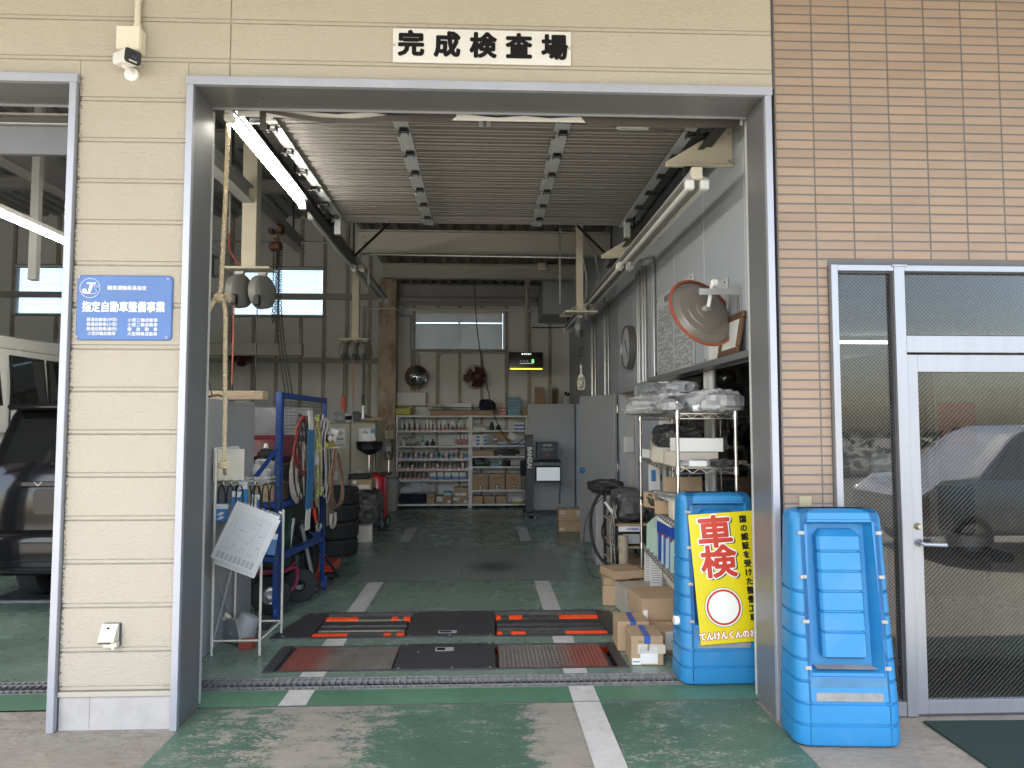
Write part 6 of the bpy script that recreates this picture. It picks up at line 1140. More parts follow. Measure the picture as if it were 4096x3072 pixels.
# ---- tyre stack
def tyre_obj(name, parent=None):
    return None
ty = MB(); prof = [(0.19, -0.095), (0.27, -0.103), (0.298, -0.09), (0.306, -0.07)]
for k in range(4): a = -0.06 + 0.032 * k; prof += [(0.309, a), (0.309, a + 0.024), (0.302, a + 0.026), (0.302, a + 0.031)]
prof += [(0.309, 0.068), (0.306, 0.075), (0.298, 0.09), (0.27, 0.103), (0.19, 0.095), (0.18, 0.0), (0.19, -0.095)]
ty.lathe(prof, (0, 0, 0), (0, 0, 1), 48)
t0 = thing('stacked_tyre', 'used car tyre at the bottom of the tall stack', 'tyre', (0, 0, 0), 'stacked tyres'); ty.build('tread_ring', 'tyre', t0)
for k in range(4):
    o = t0 if k == 0 else copy_tree(t0); o.location = (-1.875 + 0.012 * math.sin(k * 2.3), 9.05 + 0.01 * math.cos(k * 1.7), 0.105 + 0.2075 * k); o.rotation_euler = (0, 0, k * 0.7)
    o['label'] = ['used car tyre at the bottom of the tall stack', 'second used car tyre up in the tall stack', 'third used car tyre up in the tall stack', 'topmost used car tyre of the tall stack'][k]
# ================================================================= BACK AREA
# cream lockers
for k, (x0, x1, lab) in enumerate(((-2.62, -2.22, 'cream oil cabinet with faded poster behind the tyres'), (-2.21, -1.80, 'cream oil cabinet with blue stripe beside the rusted column'))):
    t = thing('oil_cabinet', lab, 'cabinet', ((x0 + x1) / 2, 12.2, 0))
    bx('body', 'cabinet_cream', x0, x1, 12.0, 12.45, 0, 1.63, 0.012, t); bx('top_lid', 'cabinet_cream', x0 - 0.004, x1 + 0.004, 11.996, 12.454, 1.631, 1.65, 0.006, t)
    bx('poster', 'paper', x0 + 0.13, x1 - 0.08, 11.996, 11.999, 1.22, 1.55, 0, t); put_text(t, 'SUZUKI', 0.036, 'ink', ((x0 + x1) / 2 + 0.03, 11.994, 1.37), 0.001); put_text(t, 'OIL CENTRE', 0.018, 'ink', ((x0 + x1) / 2 + 0.03, 11.994, 1.32)); put_text(t, 'ECSTAR 5W-30', 0.024, 'ink', ((x0 + x1) / 2 + 0.03, 11.994, 1.27), 0.0006)
    MB().prism([((x0 + x1) / 2 - 0.03, 1.46), ((x0 + x1) / 2 + 0.03, 1.51), ((x0 + x1) / 2 + 0.09, 1.47), ((x0 + x1) / 2 + 0.03, 1.43)], 'y', 11.9935, 11.995).build('emblem', 'card_grey', t)
    bx('notice', 'paper', x0 + 0.12, x0 + 0.20, 11.997, 11.999, 0.70, 0.84, 0, t)
    bx('blue_band', 'label_teal', x0 + (0.0 if k == 0 else 0.26), x0 + (0.06 if k == 0 else 0.405), 11.9965, 11.9985, 1.43, 1.54, 0, t)
bag('bagged_parts', 'crumpled clear bag on top of the oil cabinets', (-2.42, 12.15, 1.652), (0.2, 0.2, 0.16), 'plastic_bag', seed=61); 
t = thing('paint_can', 'printed tin can on top of the oil cabinets', 'can', (-2.28, 12.1, 1.652)); MB().lathe([(0, 0), (0.055, 0), (0.055, 0.15), (0, 0.15)], (-2.27, 12.1, 1.652), (0, 0, 1), 18).build('can', 'paper', t); MB().lathe([(0.0555, 0.04), (0.0558, 0.045), (0.0558, 0.10), (0.0555, 0.105)], (-2.27, 12.1, 1.652), (0, 0, 1), 18).build('print_band', 'ink', t)
tag(MB().prism([(-2.20, 1.83), (-2.16, 1.84), (-1.78, 1.70), (-1.80, 1.655), (-2.18, 1.655)], 'y', 12.05, 12.3).build('black_tray', 'black'), 'black wedge shaped tray on the oil cabinets', 'tray'); tag(MB().cyl((-2.05, 12.02, 1.69), (-1.66, 11.98, 1.70), 0.033, n=14).build('cardboard_tube', 'card'), 'brown cardboard tube lying across the oil cabinets', 'tube')
# oil drainer
od_ = thing('oil_drainer', 'red waste oil drainer with black funnel bowl on a pole', 'oil drainer', (-1.66, 11.2, 0))
MB().lathe([(0, 0.16), (0.15, 0.17), (0.165, 0.20), (0.165, 0.76), (0.13, 0.83), (0.04, 0.86), (0.035, 0.90), (0, 0.90)], (-1.66, 11.25, 0), (0, 0, 1), 28).build('tank', 'red_paint', od_)
MB().cyl((-1.775, 11.2, 0.6), (-1.775, 11.2, 1.15), 0.016, n=10).build('pole', 'chrome', od_); MB().cyl((-1.70, 11.22, 0.82), (-1.70, 11.22, 1.20), 0.030, n=14).build('sight_tube', 'clear_glass', od_); MB().lathe([(0.07, 0), (0.085, 0.02), (0.07, 0.04)], (-1.70, 11.22, 0.86), (0, 0, 1), 18).build('flange', 'conduit', od_)
bw_ = MB(); bw_.loft([[(-1.77 + a * s, 11.2 + b * s, z) for a, b in [(math.cos(2 * math.pi * k / 8 + 0.39), math.sin(2 * math.pi * k / 8 + 0.39)) for k in range(8)]] for s, z in ((0.05, 1.14), (0.20, 1.23), (0.212, 1.335), (0.218, 1.345), (0.205, 1.345), (0.19, 1.25), (0.04, 1.17))], False); bw_.build('funnel_bowl', 'black', od_)
bx('red_handle', 'poster_red', -1.748, -1.735, 11.18, 11.2, 1.0, 1.08, 0.003, od_)
for x_, y_ in ((-1.50, 11.28), (-1.545, 10.98)):
    wh = wheel_mb((x_, y_, 0.10), (1, -0.35, 0), 0.10, 0.045, 0.06).build('wheel', 'tyre', od_); MB().lathe([(0, 0.02), (0.02, 0.02), (0.022, 0.01), (0.06, 0.012), (0.06, -0.01)], (x_, y_, 0.10), (1, -0.35, 0), 18).build('rim', 'rim', wh)
MB().tube([(-1.62, 11.28, 0.2), (-1.5, 11.28, 0.11)], 0.014, 6).tube([(-1.6, 11.1, 0.2), (-1.55, 10.98, 0.11)], 0.014, 6).build('axle', 'red_paint', od_)
for k, (dx, rot) in enumerate(((-0.06, 14), (0.05, -16))): o = bx('card_sign', 'paper', -1.78 + dx - 0.06, -1.78 + dx + 0.06, 11.18 + 0.004 * k, 11.182 + 0.004 * k, 1.36, 1.47); o.rotation_euler = (0, R(rot), 0); tag(o, 'folded white card with blue edge above the funnel bowl', 'card', 'cards above the funnel')
tr_ = thing('funnel_tray', 'black plastic tray and funnel on the waste oil drainer', 'tray', (-1.55, 11.2, 0.82)); bx('tray', 'black', -1.60, -1.42, 11.12, 11.3, 0.83, 0.87, 0.01, tr_); MB().cyl((-1.47, 11.2, 0.87), (-1.47, 11.2, 1.06), 0.014, n=10).build('spout', 'chrome', tr_)
carton('brown carton with white labels on the wrapped parcels', -1.84, -1.57, 10.15, 10.5, 0.692, 0.835, 'card', R(0), 'tape', ((0.03, 0.22, 0.6, 0.92, 'paper'), (0.32, 0.9, 0.1, 0.5, 'paper')))
t = thing('black_drain_pan', 'black plastic drain pan on the labelled carton', 'pan', (-1.74, 10.3, 0.837)); bx('pan_body', 'black', -1.88, -1.62, 10.18, 10.44, 0.837, 0.91, 0.012, t); MB().cyl((-1.90, 10.2, 0.87), (-1.88, 10.2, 0.87), 0.04, n=12).build('spout', 'black', t)
wb = thing('wrapped_parcels', 'two parcels wrapped in clear plastic by the tyre stack', 'parcel', (-1.62, 10.3, 0)); bx('upper_parcel', 'grey_bag', -1.77, -1.45, 10.15, 10.5, 0.42, 0.68, 0.06, wb); bx('lower_parcel', 'grey_bag', -1.77, -1.47, 10.15, 10.5, 0.16, 0.42, 0.07, wb)
bag('plastic_wrap', 'loose glossy plastic wrap around the parcels', (-1.61, 10.3, 0.13), (0.36, 0.44, 0.55), 'plastic_dark', seed=71, lump=0.12, cat='plastic wrap')
carton('plain tan carton on the floor below the wrapped parcels', -1.74, -1.53, 9.90, 10.14, 0.001, 0.225, 'card_pale', R(5), None)
t = thing('rubbish_bin', 'round beige plastic bin lined with a clear bag', 'bin', (-1.74, 13.55, 0)); MB().lathe([(0, 0.001), (0.12, 0.001), (0.125, 0.02), (0.155, 0.50), (0.17, 0.50), (0.17, 0.54), (0.15, 0.54), (0.12, 0.05), (0, 0.05)], (-1.745, 13.55, 0), (0, 0, 1), 28).build('bucket', 'bin_grey', t); MB().lathe([(0.173, 0.47), (0.18, 0.52), (0.175, 0.56), (0.14, 0.60), (0.09, 0.62), (0.12, 0.58)], (-1.745, 13.55, 0), (0, 0, 1), 20).build('liner', 'plastic_bag', t)
# meter boxes at the column
t = thing('switch_box', 'grey switch box with cables on the rusted column', 'switch box', (-1.84, 13.88, 1.08)); bx('box_body', 'steel_grey', -1.93, -1.76, 13.82, 13.928, 1.09, 1.26, 0.004, t); bx('data_label', 'paper', -1.87, -1.78, 13.8185, 13.8198, 1.10, 1.19, 0, t); MB().tube(smooth([(-1.88, 13.85, 1.09), (-1.89, 13.84, 1.0), (-1.84, 13.83, 0.93), (-1.77, 13.83, 0.95), (-1.76, 13.83, 1.03), (-1.80, 13.83, 1.06), (-1.82, 13.84, 1.09)], 5), 0.009, 6).tube(smooth([(-1.8, 13.85, 1.26), (-1.74, 13.84, 1.32), (-1.73, 13.84, 1.2), (-1.75, 13.83, 1.0)], 5), 0.007, 6).build('cables', 'black', t)
for k, x_ in enumerate((-1.90, -1.81)):
    t = thing('meter_box', 'small pale meter box above the grey switch box', 'meter', (x_ + 0.035, 13.9, 1.35), 'meter boxes on the column'); bx('case', 'cream_plastic', x_, x_ + 0.075, 13.87, 13.928, 1.345, 1.50, 0.008, t); 
    for j in range(5): bx('vent', 'steel_grey', x_ + 0.015, x_ + 0.06, 13.868, 13.8695, 1.37 + 0.02 * j, 1.378 + 0.02 * j, 0, t)
    MB().tube(smooth([(x_ + 0.035, 13.9, 1.50), (x_ + 0.05, 13.89, 1.56), (x_ + 0.10, 13.9, 1.60), (x_ + 0.16, 13.92, 1.62)], 4), 0.004, 5).build('lead', 'black', t)
# ---- steel shelving
def shelf_unit(label, x0, x1, levels):
    t = thing('steel_shelving', label, 'shelving', ((x0 + x1) / 2, 14.12, 0))
    for x in (x0, x1 - 0.035):
        for y in (13.90, 14.30): bx('post', 'shelf_white', x, x + 0.035, y, y + 0.035, 0.0, 1.80, 0.002, t)
    for z in levels: s = bx('shelf', 'shelf_white', x0 + 0.0355, x1 - 0.0355, 13.905, 14.33, z - 0.033, z, 0.002, t)
    for z in (0.1, 0.9, 1.7): MB().cyl((x0 + 0.012, 13.8995, z), (x0 + 0.012, 13.896, z), 0.004, n=6).build('bolt', 'black', t)
    return t
LV1 = (0.075, 0.545, 0.745, 0.945, 1.20, 1.495, 1.79); LV2 = (0.075, 0.345, 0.80, 1.0, 1.21, 1.505, 1.79)
shelf_unit('white steel shelving unit of parts boxes beside the bin', -1.69, -0.25, LV1); shelf_unit('white steel shelving unit beside the headlight tester', -0.245, 0.87, LV2)
def small_box(lab, grp, x, y, z, w, d, h, mat, band=None, rx=0.0, ry=0.0, open_=False, cat='box', name='parts_box'):
    t = thing(name, lab, cat, (0, 0, 0), grp)
    bx('body', mat, -w / 2, w / 2, 0, d, 0, h, 0.001, t)
    if band: bx('band', band, -w / 2 - 0.0006, w / 2 + 0.0006, -0.0012, -0.0002, 0, h * (0.42 if h > 0.07 else 0.6), 0, t)
    t.location = (x, y, z); t.rotation_euler = (rx, ry, 0); return t
def tray(lab, grp, x, z, w, fill, band, h=0.075, y=13.935):
    t = thing('picking_bin', lab, 'storage bin', (0, 0, 0), grp)
    bx('front', band, -w / 2, w / 2, 0, 0.004, 0, h * 0.55, 0, t); bx('label_strip', 'paper', -w / 2 + 0.004, w / 2 - 0.004, -0.001, -0.0002, h * 0.06, h * 0.28, 0, t)
    for s in (-1, 1): MB().prism([(0.0045, 0), (0.24, 0), (0.24, h * 1.7), (0.09, h * 1.7), (0.0045, h * 0.55)], 'x', s * w / 2 - (0.003 if s > 0 else 0), s * w / 2 + (0 if s > 0 else 0.003)).build('side', 'card', t)
    bx('base', 'card', -w / 2 + 0.003, w / 2 - 0.003, 0.004, 0.24, 0, 0.004, 0, t)
    if fill: bx('contents', fill, -w * 0.36, w * 0.36, 0.03, 0.2, 0.005, h * random.uniform(1.0, 1.7), 0.003, t)
    t.location = (x, y, z); return t
xs = [-1.58, -1.485, -1.385, -1.28, -1.165, -1.09, -1.02, -0.945, -0.865, -0.785, -0.715, -0.64, -0.555, -0.48, -0.405, -0.32]
for i, x in enumerate(xs):
    h = (0.12, 0.10, 0.16, 0.11, 0.09, 0.17, 0.14, 0.07, 0.15, 0.12, 0.16, 0.16, 0.16, 0.15, 0.15, 0.15)[i]
    small_box('small white spark plug carton in a row under the shelf top', 'cartons on the uppermost parts row', x, 13.96, 1.56 if i > 9 else 1.545, 0.045, 0.14, h, 'paper', None, 0, R(-14 if i > 9 and i % 2 == 0 else (12 if i > 9 else random.uniform(-2, 2))))
    tray('little pink fronted bin on the uppermost parts row', 'bins on the uppermost parts row', x, 1.4955, 0.062, None, 'label_pink' if i % 4 else 'label_blue')
for i in range(14): tray('blue fronted bin holding oil filters on the middle row', 'blue filter bins on the middle row', -1.60 + 0.098 * i, 0.9455, 0.085, ('paper', 'label_teal', 'card')[i % 3], 'label_blue' if i % 3 else 'label_pink', 0.075)
for i in range(17): tray('pink fronted bin of bagged parts on the lower row', 'pink bins on the lower row', -1.62 + 0.0815 * i, 0.7455, 0.066, ('paper', None, 'grey_bag')[i % 3], 'label_pink', 0.078)
for i in range(7): tray('pink fronted bin near the floor row left end', 'pink bins on the lowest bin row', -1.60 + 0.088 * i, 0.5455, 0.072, None, 'label_pink', 0.08)
for i in range(5):
    x = -0.97 + 0.143 * i; small_box('white filter carton in a blue sleeve on the lowest bin row', 'blue sleeved filter cartons', x, 13.95, 0.5455, 0.118, 0.18, 0.14, 'paper', 'label_blue')
t = thing('spray_bottle', 'white spray bottle with teal trigger on the shelf', 'bottle', (-1.55, 13.98, 1.2)); MB().lathe([(0, 0), (0.028, 0), (0.03, 0.10), (0.012, 0.13), (0, 0.13)], (-1.55, 13.98, 1.2005), (0, 0, 1), 14).build('bottle', 'white_plastic', t); MB().box(-1.575, -1.53, 13.97, 13.99, 1.33, 1.37, 0.006).build('trigger', 'label_teal', t)
bag('bagged_parts', 'brown paper parcel in clear bag on the shelf', (-1.41, 14.0, 1.201), (0.22, 0.14, 0.16), 'plastic_bag', seed=81); carton('brown paper parcel inside the clear shelf bag', -1.50, -1.32, 13.98, 14.1, 1.201, 1.34, 'card', 0, None)
t = thing('spray_can', 'tall green spray can on the parts shelf', 'spray can', (-1.18, 13.98, 1.2)); MB().lathe([(0, 0), (0.028, 0), (0.028, 0.13), (0.02, 0.15), (0, 0.15)], (-1.18, 13.98, 1.2005), (0, 0, 1), 14).build('can', 'paper', t); MB().lathe([(0.0283, 0.07), (0.0284, 0.125), (0.021, 0.150), (0.02, 0.19), (0, 0.19)], (-1.18, 13.98, 1.2005), (0, 0, 1), 14).build('cap', 'green_can', t)
for x_, h in ((-1.09, 0.08), (-0.98, 0.12)): t = thing('black_bottle', 'squat black bottle beside the green spray can', 'bottle', (x_, 13.98, 1.2), 'black bottles on the shelf'); MB().lathe([(0, 0), (0.04, 0), (0.042, h * 0.55), (0.018, h * 0.75), (0.016, h), (0.022, h), (0.022, h + 0.02), (0, h + 0.02)], (x_, 13.98, 1.2005), (0, 0, 1), 14).build('bottle', 'black', t)
for i in range(4):
    x = -0.53 + 0.075 * i; small_box('leaning white and red wiper carton on the shelf', 'leaning wiper cartons', x, 13.96, 1.27, 0.042, 0.14, 0.15, 'paper', 'label_pink', 0, R(-14)); tray('little pink fronted bin below the leaning cartons', 'bins below the leaning cartons', x + 0.02, 1.2005, 0.062, None, 'label_pink')
t = bag('bagged_parts', 'grey bubble-wrapped frame bundle on the floor shelf', (-1.33, 14.02, 0.26), (0.55, 0.2, 0.24), 'plastic_bag', seed=83); tag(MB().box(-1.63, -1.10, 13.93, 14.2, 0.077, 0.26, 0.03).build('navy_tool_bag', 'navy_cloth'), 'navy fabric tool bag on the floor shelf', 'tool bag')
carton('small printed carton between the tool bag and labelled cartons', -1.09, -0.94, 13.93, 14.2, 0.077, 0.28, 'card', 0, None, text=(('天地無用', 0.03, 0.5, 0.6),)); carton('labelled brown carton on the floor shelf', -0.91, -0.61, 13.93, 14.2, 0.077, 0.235, 'card', 0, 'tape', ((0.06, 0.42, 0.3, 0.88, 'paper'), (0.74, 0.95, 0.1, 0.45, 'paper'))); carton('brown carton with red stamped label under another carton', -0.59, -0.29, 13.93, 14.2, 0.077, 0.21, 'card', 0, 'tape', ((0.06, 0.42, 0.5, 0.9, 'paper'), (0.76, 0.95, 0.15, 0.5, 'paper')), text=(('1496', 0.03, 0.24, 0.7),)); carton('double labelled carton on the stamped carton', -0.56, -0.29, 13.94, 14.2, 0.212, 0.39, 'card', 0, 'tape', ((0.06, 0.44, 0.12, 0.42, 'paper'), (0.5, 0.86, 0.12, 0.42, 'paper'))); carton('small dark printed carton on the labelled carton', -0.76, -0.60, 13.95, 14.1, 0.237, 0.32, 'label_teal', 0, None, ((0.1, 0.9, 0.1, 0.5, 'paper'),))
# right unit
carton('grey open tray carton on the uppermost shelf', -0.21, 0.07, 13.94, 14.2, 1.506, 1.61, 'card_grey', 0, None, ((0.08, 0.92, 0.05, 0.4, 'paper'),))
for k, (x_, h, m) in enumerate(((0.17, 0.16, 'green_drum'), (0.30, 0.10, 'black'))): t = thing('oil_bottle', ('dark green flask on the uppermost shelf', 'black valve fitting on the uppermost shelf')[k], 'bottle', (x_, 14, 1.506)); MB().lathe([(0, 0), (0.045, 0), (0.048, h * 0.5), (0.03, h * 0.7), (0.03, h), (0, h)], (x_, 14, 1.5065), (0, 0, 1), 14).build('bottle', m, t)
for i in range(4): small_box('small white and blue bulb carton near the headlight tester', 'bulb cartons on the uppermost shelf', 0.655 + 0.10 * (i % 2), 13.96, 1.506 + 0.07 * (i // 2), 0.09, 0.14, 0.066, 'paper', 'label_blue')
for i in range(12): small_box('white and violet filter carton stacked on the shelf', 'stacked filter cartons', -0.175 + 0.072 * (i % 4), 13.95, 1.211 + 0.07 * (i // 4), 0.068, 0.16, 0.068, 'paper', 'label_blue' if i % 2 else None)
carton('flat brown carton standing behind the small white cartons', 0.20, 0.50, 14.12, 14.2, 1.211, 1.48, 'card', 0, None); 
for i in range(7): small_box('small white carton in front of the standing brown carton', 'small cartons on the upper right shelf', 0.235 + 0.095 * i + (0.02 if i > 2 else 0), 13.95, 1.211 + (0.065 if i == 0 else 0), 0.085, 0.15, 0.06, 'paper', 'label_blue') if i < 7 else None
tg2 = bx('shop_ticket', 'paper', 0.46, 0.60, 13.89, 13.892, 1.33, 1.46); tg2.rotation_euler = (0, R(33), 0); tag(tg2, 'white ticket hanging askew from the black cable', 'paper')
carton('long torn brown carton with plastic scraps', -0.20, 0.21, 13.93, 14.2, 1.001, 1.10, 'card', 0, None); bag('bagged_parts', 'dark plastic parts heap on the torn carton shelf', (0.45, 14.0, 1.001), (0.5, 0.2, 0.12), 'plastic_dark', seed=91)
for i in range(3): small_box('grey flat carton under the dark plastic heap', 'flat grey cartons', 0.36 + 0.15 * i, 13.94, 1.001, 0.13, 0.12, 0.035, 'card_grey')
bag('bagged_parts', 'green strapped bundle on the middle right shelf', (-0.05, 14.0, 0.801), (0.3, 0.2, 0.15), 'green_drum', seed=93); carton('small grey-blue case on the middle right shelf', 0.15, 0.32, 13.94, 14.1, 0.801, 0.88, 'label_teal', 0, None); bag('bagged_parts', 'black camera-like gadget on the middle right shelf', (0.45, 14.0, 0.801), (0.16, 0.14, 0.12), 'black', seed=95)
for i, (lab, txt) in enumerate((('bag-in-box carton of car shampoo with black tap', 'カーシャンプー'), ('middle bag-in-box carton with black tap', 'コイン洗車機'), ('bag-in-box carton with black tap next to the tester column', 'ワックス'))):
    x0 = -0.20 + 0.325 * i; t = carton(lab, x0, x0 + 0.295, 13.93, 14.22, 0.346, 0.65, 'card', 0, 'tape', (), text=((txt, 0.034, 0.5, 0.76), ('業務用', 0.022, 0.5, 0.66)))
    MB().cyl((0, -0.146, 0.06), (0, -0.150, 0.06), 0.042, n=20).build('tap_hole', 'black', t); MB().cyl((0, -0.15, 0.065), (0, -0.185, 0.065), 0.018, n=12).box(-0.035, 0.035, -0.178, -0.165, 0.07, 0.08).cyl((0, -0.175, 0.06), (0, -0.175, 0.01), 0.011, n=10).build('tap', 'white_plastic', t)
for i in range(3): carton('plain brown carton on the floor shelf beneath the tap cartons', -0.20 + 0.225 * i, 0.0 + 0.225 * i, 13.93, 14.2, 0.077, 0.22, 'card', 0, 'tape', group='plain cartons on the floor shelf')
bag('bagged_parts', 'white packs with lime cloth on the floor shelf', (0.68, 14.0, 0.077), (0.24, 0.2, 0.12), 'paper', seed=97); bag('lime_cloth', 'lime green cloth draped over the floor shelf edge', (0.66, 13.90, 0.074), (0.2, 0.06, 0.05), 'yellow_bag', seed=99, cat='cloth')
# on top of the shelving
tag(MB().box(-1.73, -1.40, 13.95, 14.2, 1.791, 1.95, 0.03).build('yellow_case', 'yellow_bag'), 'yellow plastic case on the shelving beside the column', 'case')
t = thing('parts_tray', 'long brown carton lid full of black parts atop the shelving', 'tray', (-0.55, 14.0, 1.79)); bx('lid', 'card', -1.03, 0.21, 13.86, 14.25, 1.735, 1.83, 0.003, t); 
for x_ in (-0.85, -0.45, -0.07): bx('slot', 'stud', x_, x_ + 0.055, 13.858, 13.8595, 1.785, 1.80, 0, t)
t.location.z += 0.056
bx_ = thing('roof_carrier', 'black mesh tray of parts lying on the brown lid', 'tray', (-0.5, 14.0, 1.89)); 
MB().box(-1.08, 0.27, 13.88, 14.22, 1.888, 1.90).build('tray_base', 'black', bx_); zz = MB().tube([(-1.12, 13.87, 1.96), (0.27, 13.87, 1.93)], 0.006, 5); zz.tube([(-1.1 + 0.035 * k, 13.87, 1.895 if k % 2 else 1.95) for k in range(39)], 0.004, 4); zz.build('mesh_side', 'black', bx_)
carton('pale carton sitting in the black mesh tray', -1.0, -0.76, 13.93, 14.15, 1.901, 2.0, 'card_pale', 0, None); carton('long white carton lying in the black mesh tray', -0.60, -0.22, 13.92, 14.15, 1.901, 2.03, 'paper', R(-2), None); bag('bagged_parts', 'navy cloth bundle at the end of the mesh tray', (0.08, 14.0, 1.89), (0.30, 0.25, 0.2), 'navy_cloth', seed=101, cat='cloth')
for i in range(13): o = MB().box(-0.13 + 0.006 * math.sin(i * 2), 0.13 + 0.006 * math.cos(i * 1.3), 13.98, 14.2, 0, 0.026, 0.002).build('workshop_manual', 'book_blue'); o.location.z = 1.791 + 0.028 * i; o.location.x += 0.61; tag(o, 'pale blue manual in the tall stack on the shelving', 'book', 'stacked blue manuals')
for i in range(6): small_box('small red and white parts carton beside the blue manuals', 'red cartons beside the manuals', 0.33 + 0.075 * (i % 2), 13.98, 1.791 + 0.065 * (i // 2), 0.07, 0.14, 0.06, 'paper' if i % 2 else 'card', 'label_pink')
carton('brown carton between blue manuals and steel door', 0.77, 0.90, 13.98, 14.2, 1.791, 1.95, 'card', 0, None)
t = thing('leaning_board', 'brown cardboard sheet leaning on the wall above the steel door', 'cardboard', (1.2, 14.2, 1.95)); MB().prism([(1.04, 1.98), (1.26, 1.98), (1.20, 2.36), (1.03, 2.36)], 'y', 14.18, 14.2).build('sheet', 'card', t)
bx_2 = thing('storage_ledge', 'grey ledge above the folded steel door', 'ledge', (1.3, 13.9, 1.95)); bx('ledge_plate', 'door_grey', 0.92, 1.75, 13.5, 14.37, 1.93, 1.975, 0.003, bx_2)
t = thing('straw_broom', 'bundle of brown brush bristles standing on the ledge', 'broom', (1.42, 14.1, 1.976)); mb = MB()
for k in range(40): a = random.uniform(-0.07, 0.07); b = random.uniform(-0.03, 0.03); mb.tube([(1.43 + a * 0.8, 14.1 + b, 1.977), (1.44 + a, 14.12 + b, 2.25 + random.uniform(0, 0.13))], 0.006, 4)
mb.build('bristles', 'copper_brush', t)
for k in (0, 1): t = thing('fluorescent_tube', 'white spare tube with black cap leaning on the ledge', 'tube', (1.55, 13.9, 1.976), 'spare tubes on the ledge'); MB().cyl((1.54 + 0.05 * k, 13.9, 1.977), (1.62 + 0.05 * k, 14.0, 2.19 - 0.02 * k), 0.018, n=10).build('tube', 'white_plastic', t); MB().cyl((1.62 + 0.05 * k, 14.0, 2.19 - 0.02 * k), (1.645 + 0.05 * k, 14.03, 2.255 - 0.02 * k), 0.022, n=10).build('cap', 'black', t)
# headlight tester
ht = thing('headlight_tester', 'navy headlight tester column with screen and control box', 'headlight tester', (0.9, 12.7, 0))
bx('base_plate', 'machine_navy', 0.70, 1.55, 12.45, 12.62, 0.03, 0.075, 0.004, ht); bx('base_foot', 'machine_navy', 0.72, 0.93, 12.38, 13.0, 0.03, 0.08, 0.004, ht); bx('column', 'machine_navy', 0.755, 0.885, 12.56, 12.80, 0.08, 1.42, 0.006, ht); bx('column_cap', 'black', 0.752, 0.888, 12.557, 12.803, 1.35, 1.43, 0.01, ht)
put_text(ht, 'BANZAI', 0.105, 'paper', (0.82, 12.557, 1.03), 0.006, ry=R(90), spacing=1.0)
bx('head_box', 'machine_navy', 0.945, 1.32, 12.5, 12.78, 1.00, 1.305, 0.008, ht); bx('head_bracket', 'machine_navy', 0.885, 1.38, 12.55, 12.75, 0.945, 0.985, 0.02, ht); put_text(ht, 'HT-509', 0.050, 'paper', (1.13, 12.498, 1.245), 0.0008); put_text(ht, 'IMAGE PROCESSING SYSTEM', 0.017, 'paper', (1.13, 12.498, 1.185)); put_text(ht, 'HEADLIGHT TESTER', 0.017, 'paper', (1.13, 12.498, 1.16)); bx('red_badge', 'poster_red', 1.10, 1.165, 12.4975, 12.4995, 1.07, 1.095, 0, ht); bx('latch', 'black_steel', 0.965, 1.03, 12.4975, 12.4995, 1.03, 1.11, 0, ht)
for x_ in (1.02, 1.10, 1.20): MB().cyl((x_, 12.55, 0.925), (x_, 12.50, 0.925), 0.024, n=14).build('lamp', 'lamp_clear', ht)
mn = bx('monitor', 'black', 0.915, 1.375, 12.5, 12.58, 0.60, 0.885, 0.01, ht); bx('screen', 'screen_pale', 0.94, 1.35, 12.498, 12.4995, 0.63, 0.86, 0, mn); MB().tube([(1.37, 12.6, 0.62), (1.36, 12.6, 0.4), (1.355, 12.6, 0.22)], 0.012, 6).build('cable', 'black', ht)
for p in ((0.75, 12.42), (0.90, 12.40), (1.5, 12.5)): MB().cyl((p[0], p[1], 0.0), (p[0], p[1], 0.03), 0.022, n=10).cyl((p[0], p[1], 0.03), (p[0], p[1], 0.10), 0.008, n=8).build('levelling_foot', 'conduit', ht)
MB().box(0.66, 0.755, 12.6, 12.7, 0.70, 0.98, 0.02).build('hanging_cloth', 'navy_cloth', ht)
tag(MB().tube(smooth([(-0.16, 12.1, 4.1), (-0.10, 12.4, 3.2), (0.05, 12.9, 2.4), (0.22, 13.2, 1.75), (0.40, 13.4, 1.40), (0.58, 13.3, 1.25), (0.76, 12.9, 1.36)], 8), 0.009, 6).build('tester_cable', 'black'), 'black cable sagging from the ceiling beam to the tester column', 'cable')
# wall items
tv = thing('wall_display', 'black flat display with yellow bar hung on a pole', 'display', (0.82, 13.6, 2.64)); bx('case', 'black', 0.492, 1.152, 13.58, 13.63, 2.645, 3.005, 0.006, tv); bx('panel', 'screen_off', 0.505, 1.14, 13.578, 13.5795, 2.66, 2.99, 0, tv); bx('yellow_bar', 'screen_yellow', 0.51, 1.135, 13.5765, 13.5775, 2.665, 2.695, 0, tv); put_text(tv, '■ 車両番号', 0.036, 'screen_text', (0.83, 13.576, 2.965)); put_text(tv, '・ ・  -・', 0.04, 'screen_text', (0.79, 13.576, 2.83)); bx('digit_box', 'screen_green', 0.93, 0.975, 13.5765, 13.5775, 2.80, 2.865, 0, tv); put_text(tv, '0', 0.06, 'ink', (0.953, 13.575, 2.832)); bx('underline', 'screen_text', 0.70, 0.97, 13.5765, 13.5775, 2.785, 2.788, 0, tv)
MB().cyl((0.835, 13.62, 3.0), (0.835, 13.62, 4.25), 0.034, n=16).build('pole', 'beam_paint', tv); bx('pole_bracket', 'steel_grey', 0.78, 0.89, 13.57, 13.67, 4.25, 4.30, 0.004, tv); MB().prism([(13.4, 4.44), (13.66, 4.44), (13.66, 4.30), (13.58, 4.30)], 'x', 0.79, 0.88).build('ceiling_arm', 'beam_paint', tv)
t = thing('junction_plate', 'small cream junction box high above the display', 'junction box', (1.0, 12.05, 4.28)); bx('case', 'cream_plastic', 0.93, 1.07, 12.0, 12.08, 4.26, 4.38, 0.005, t)
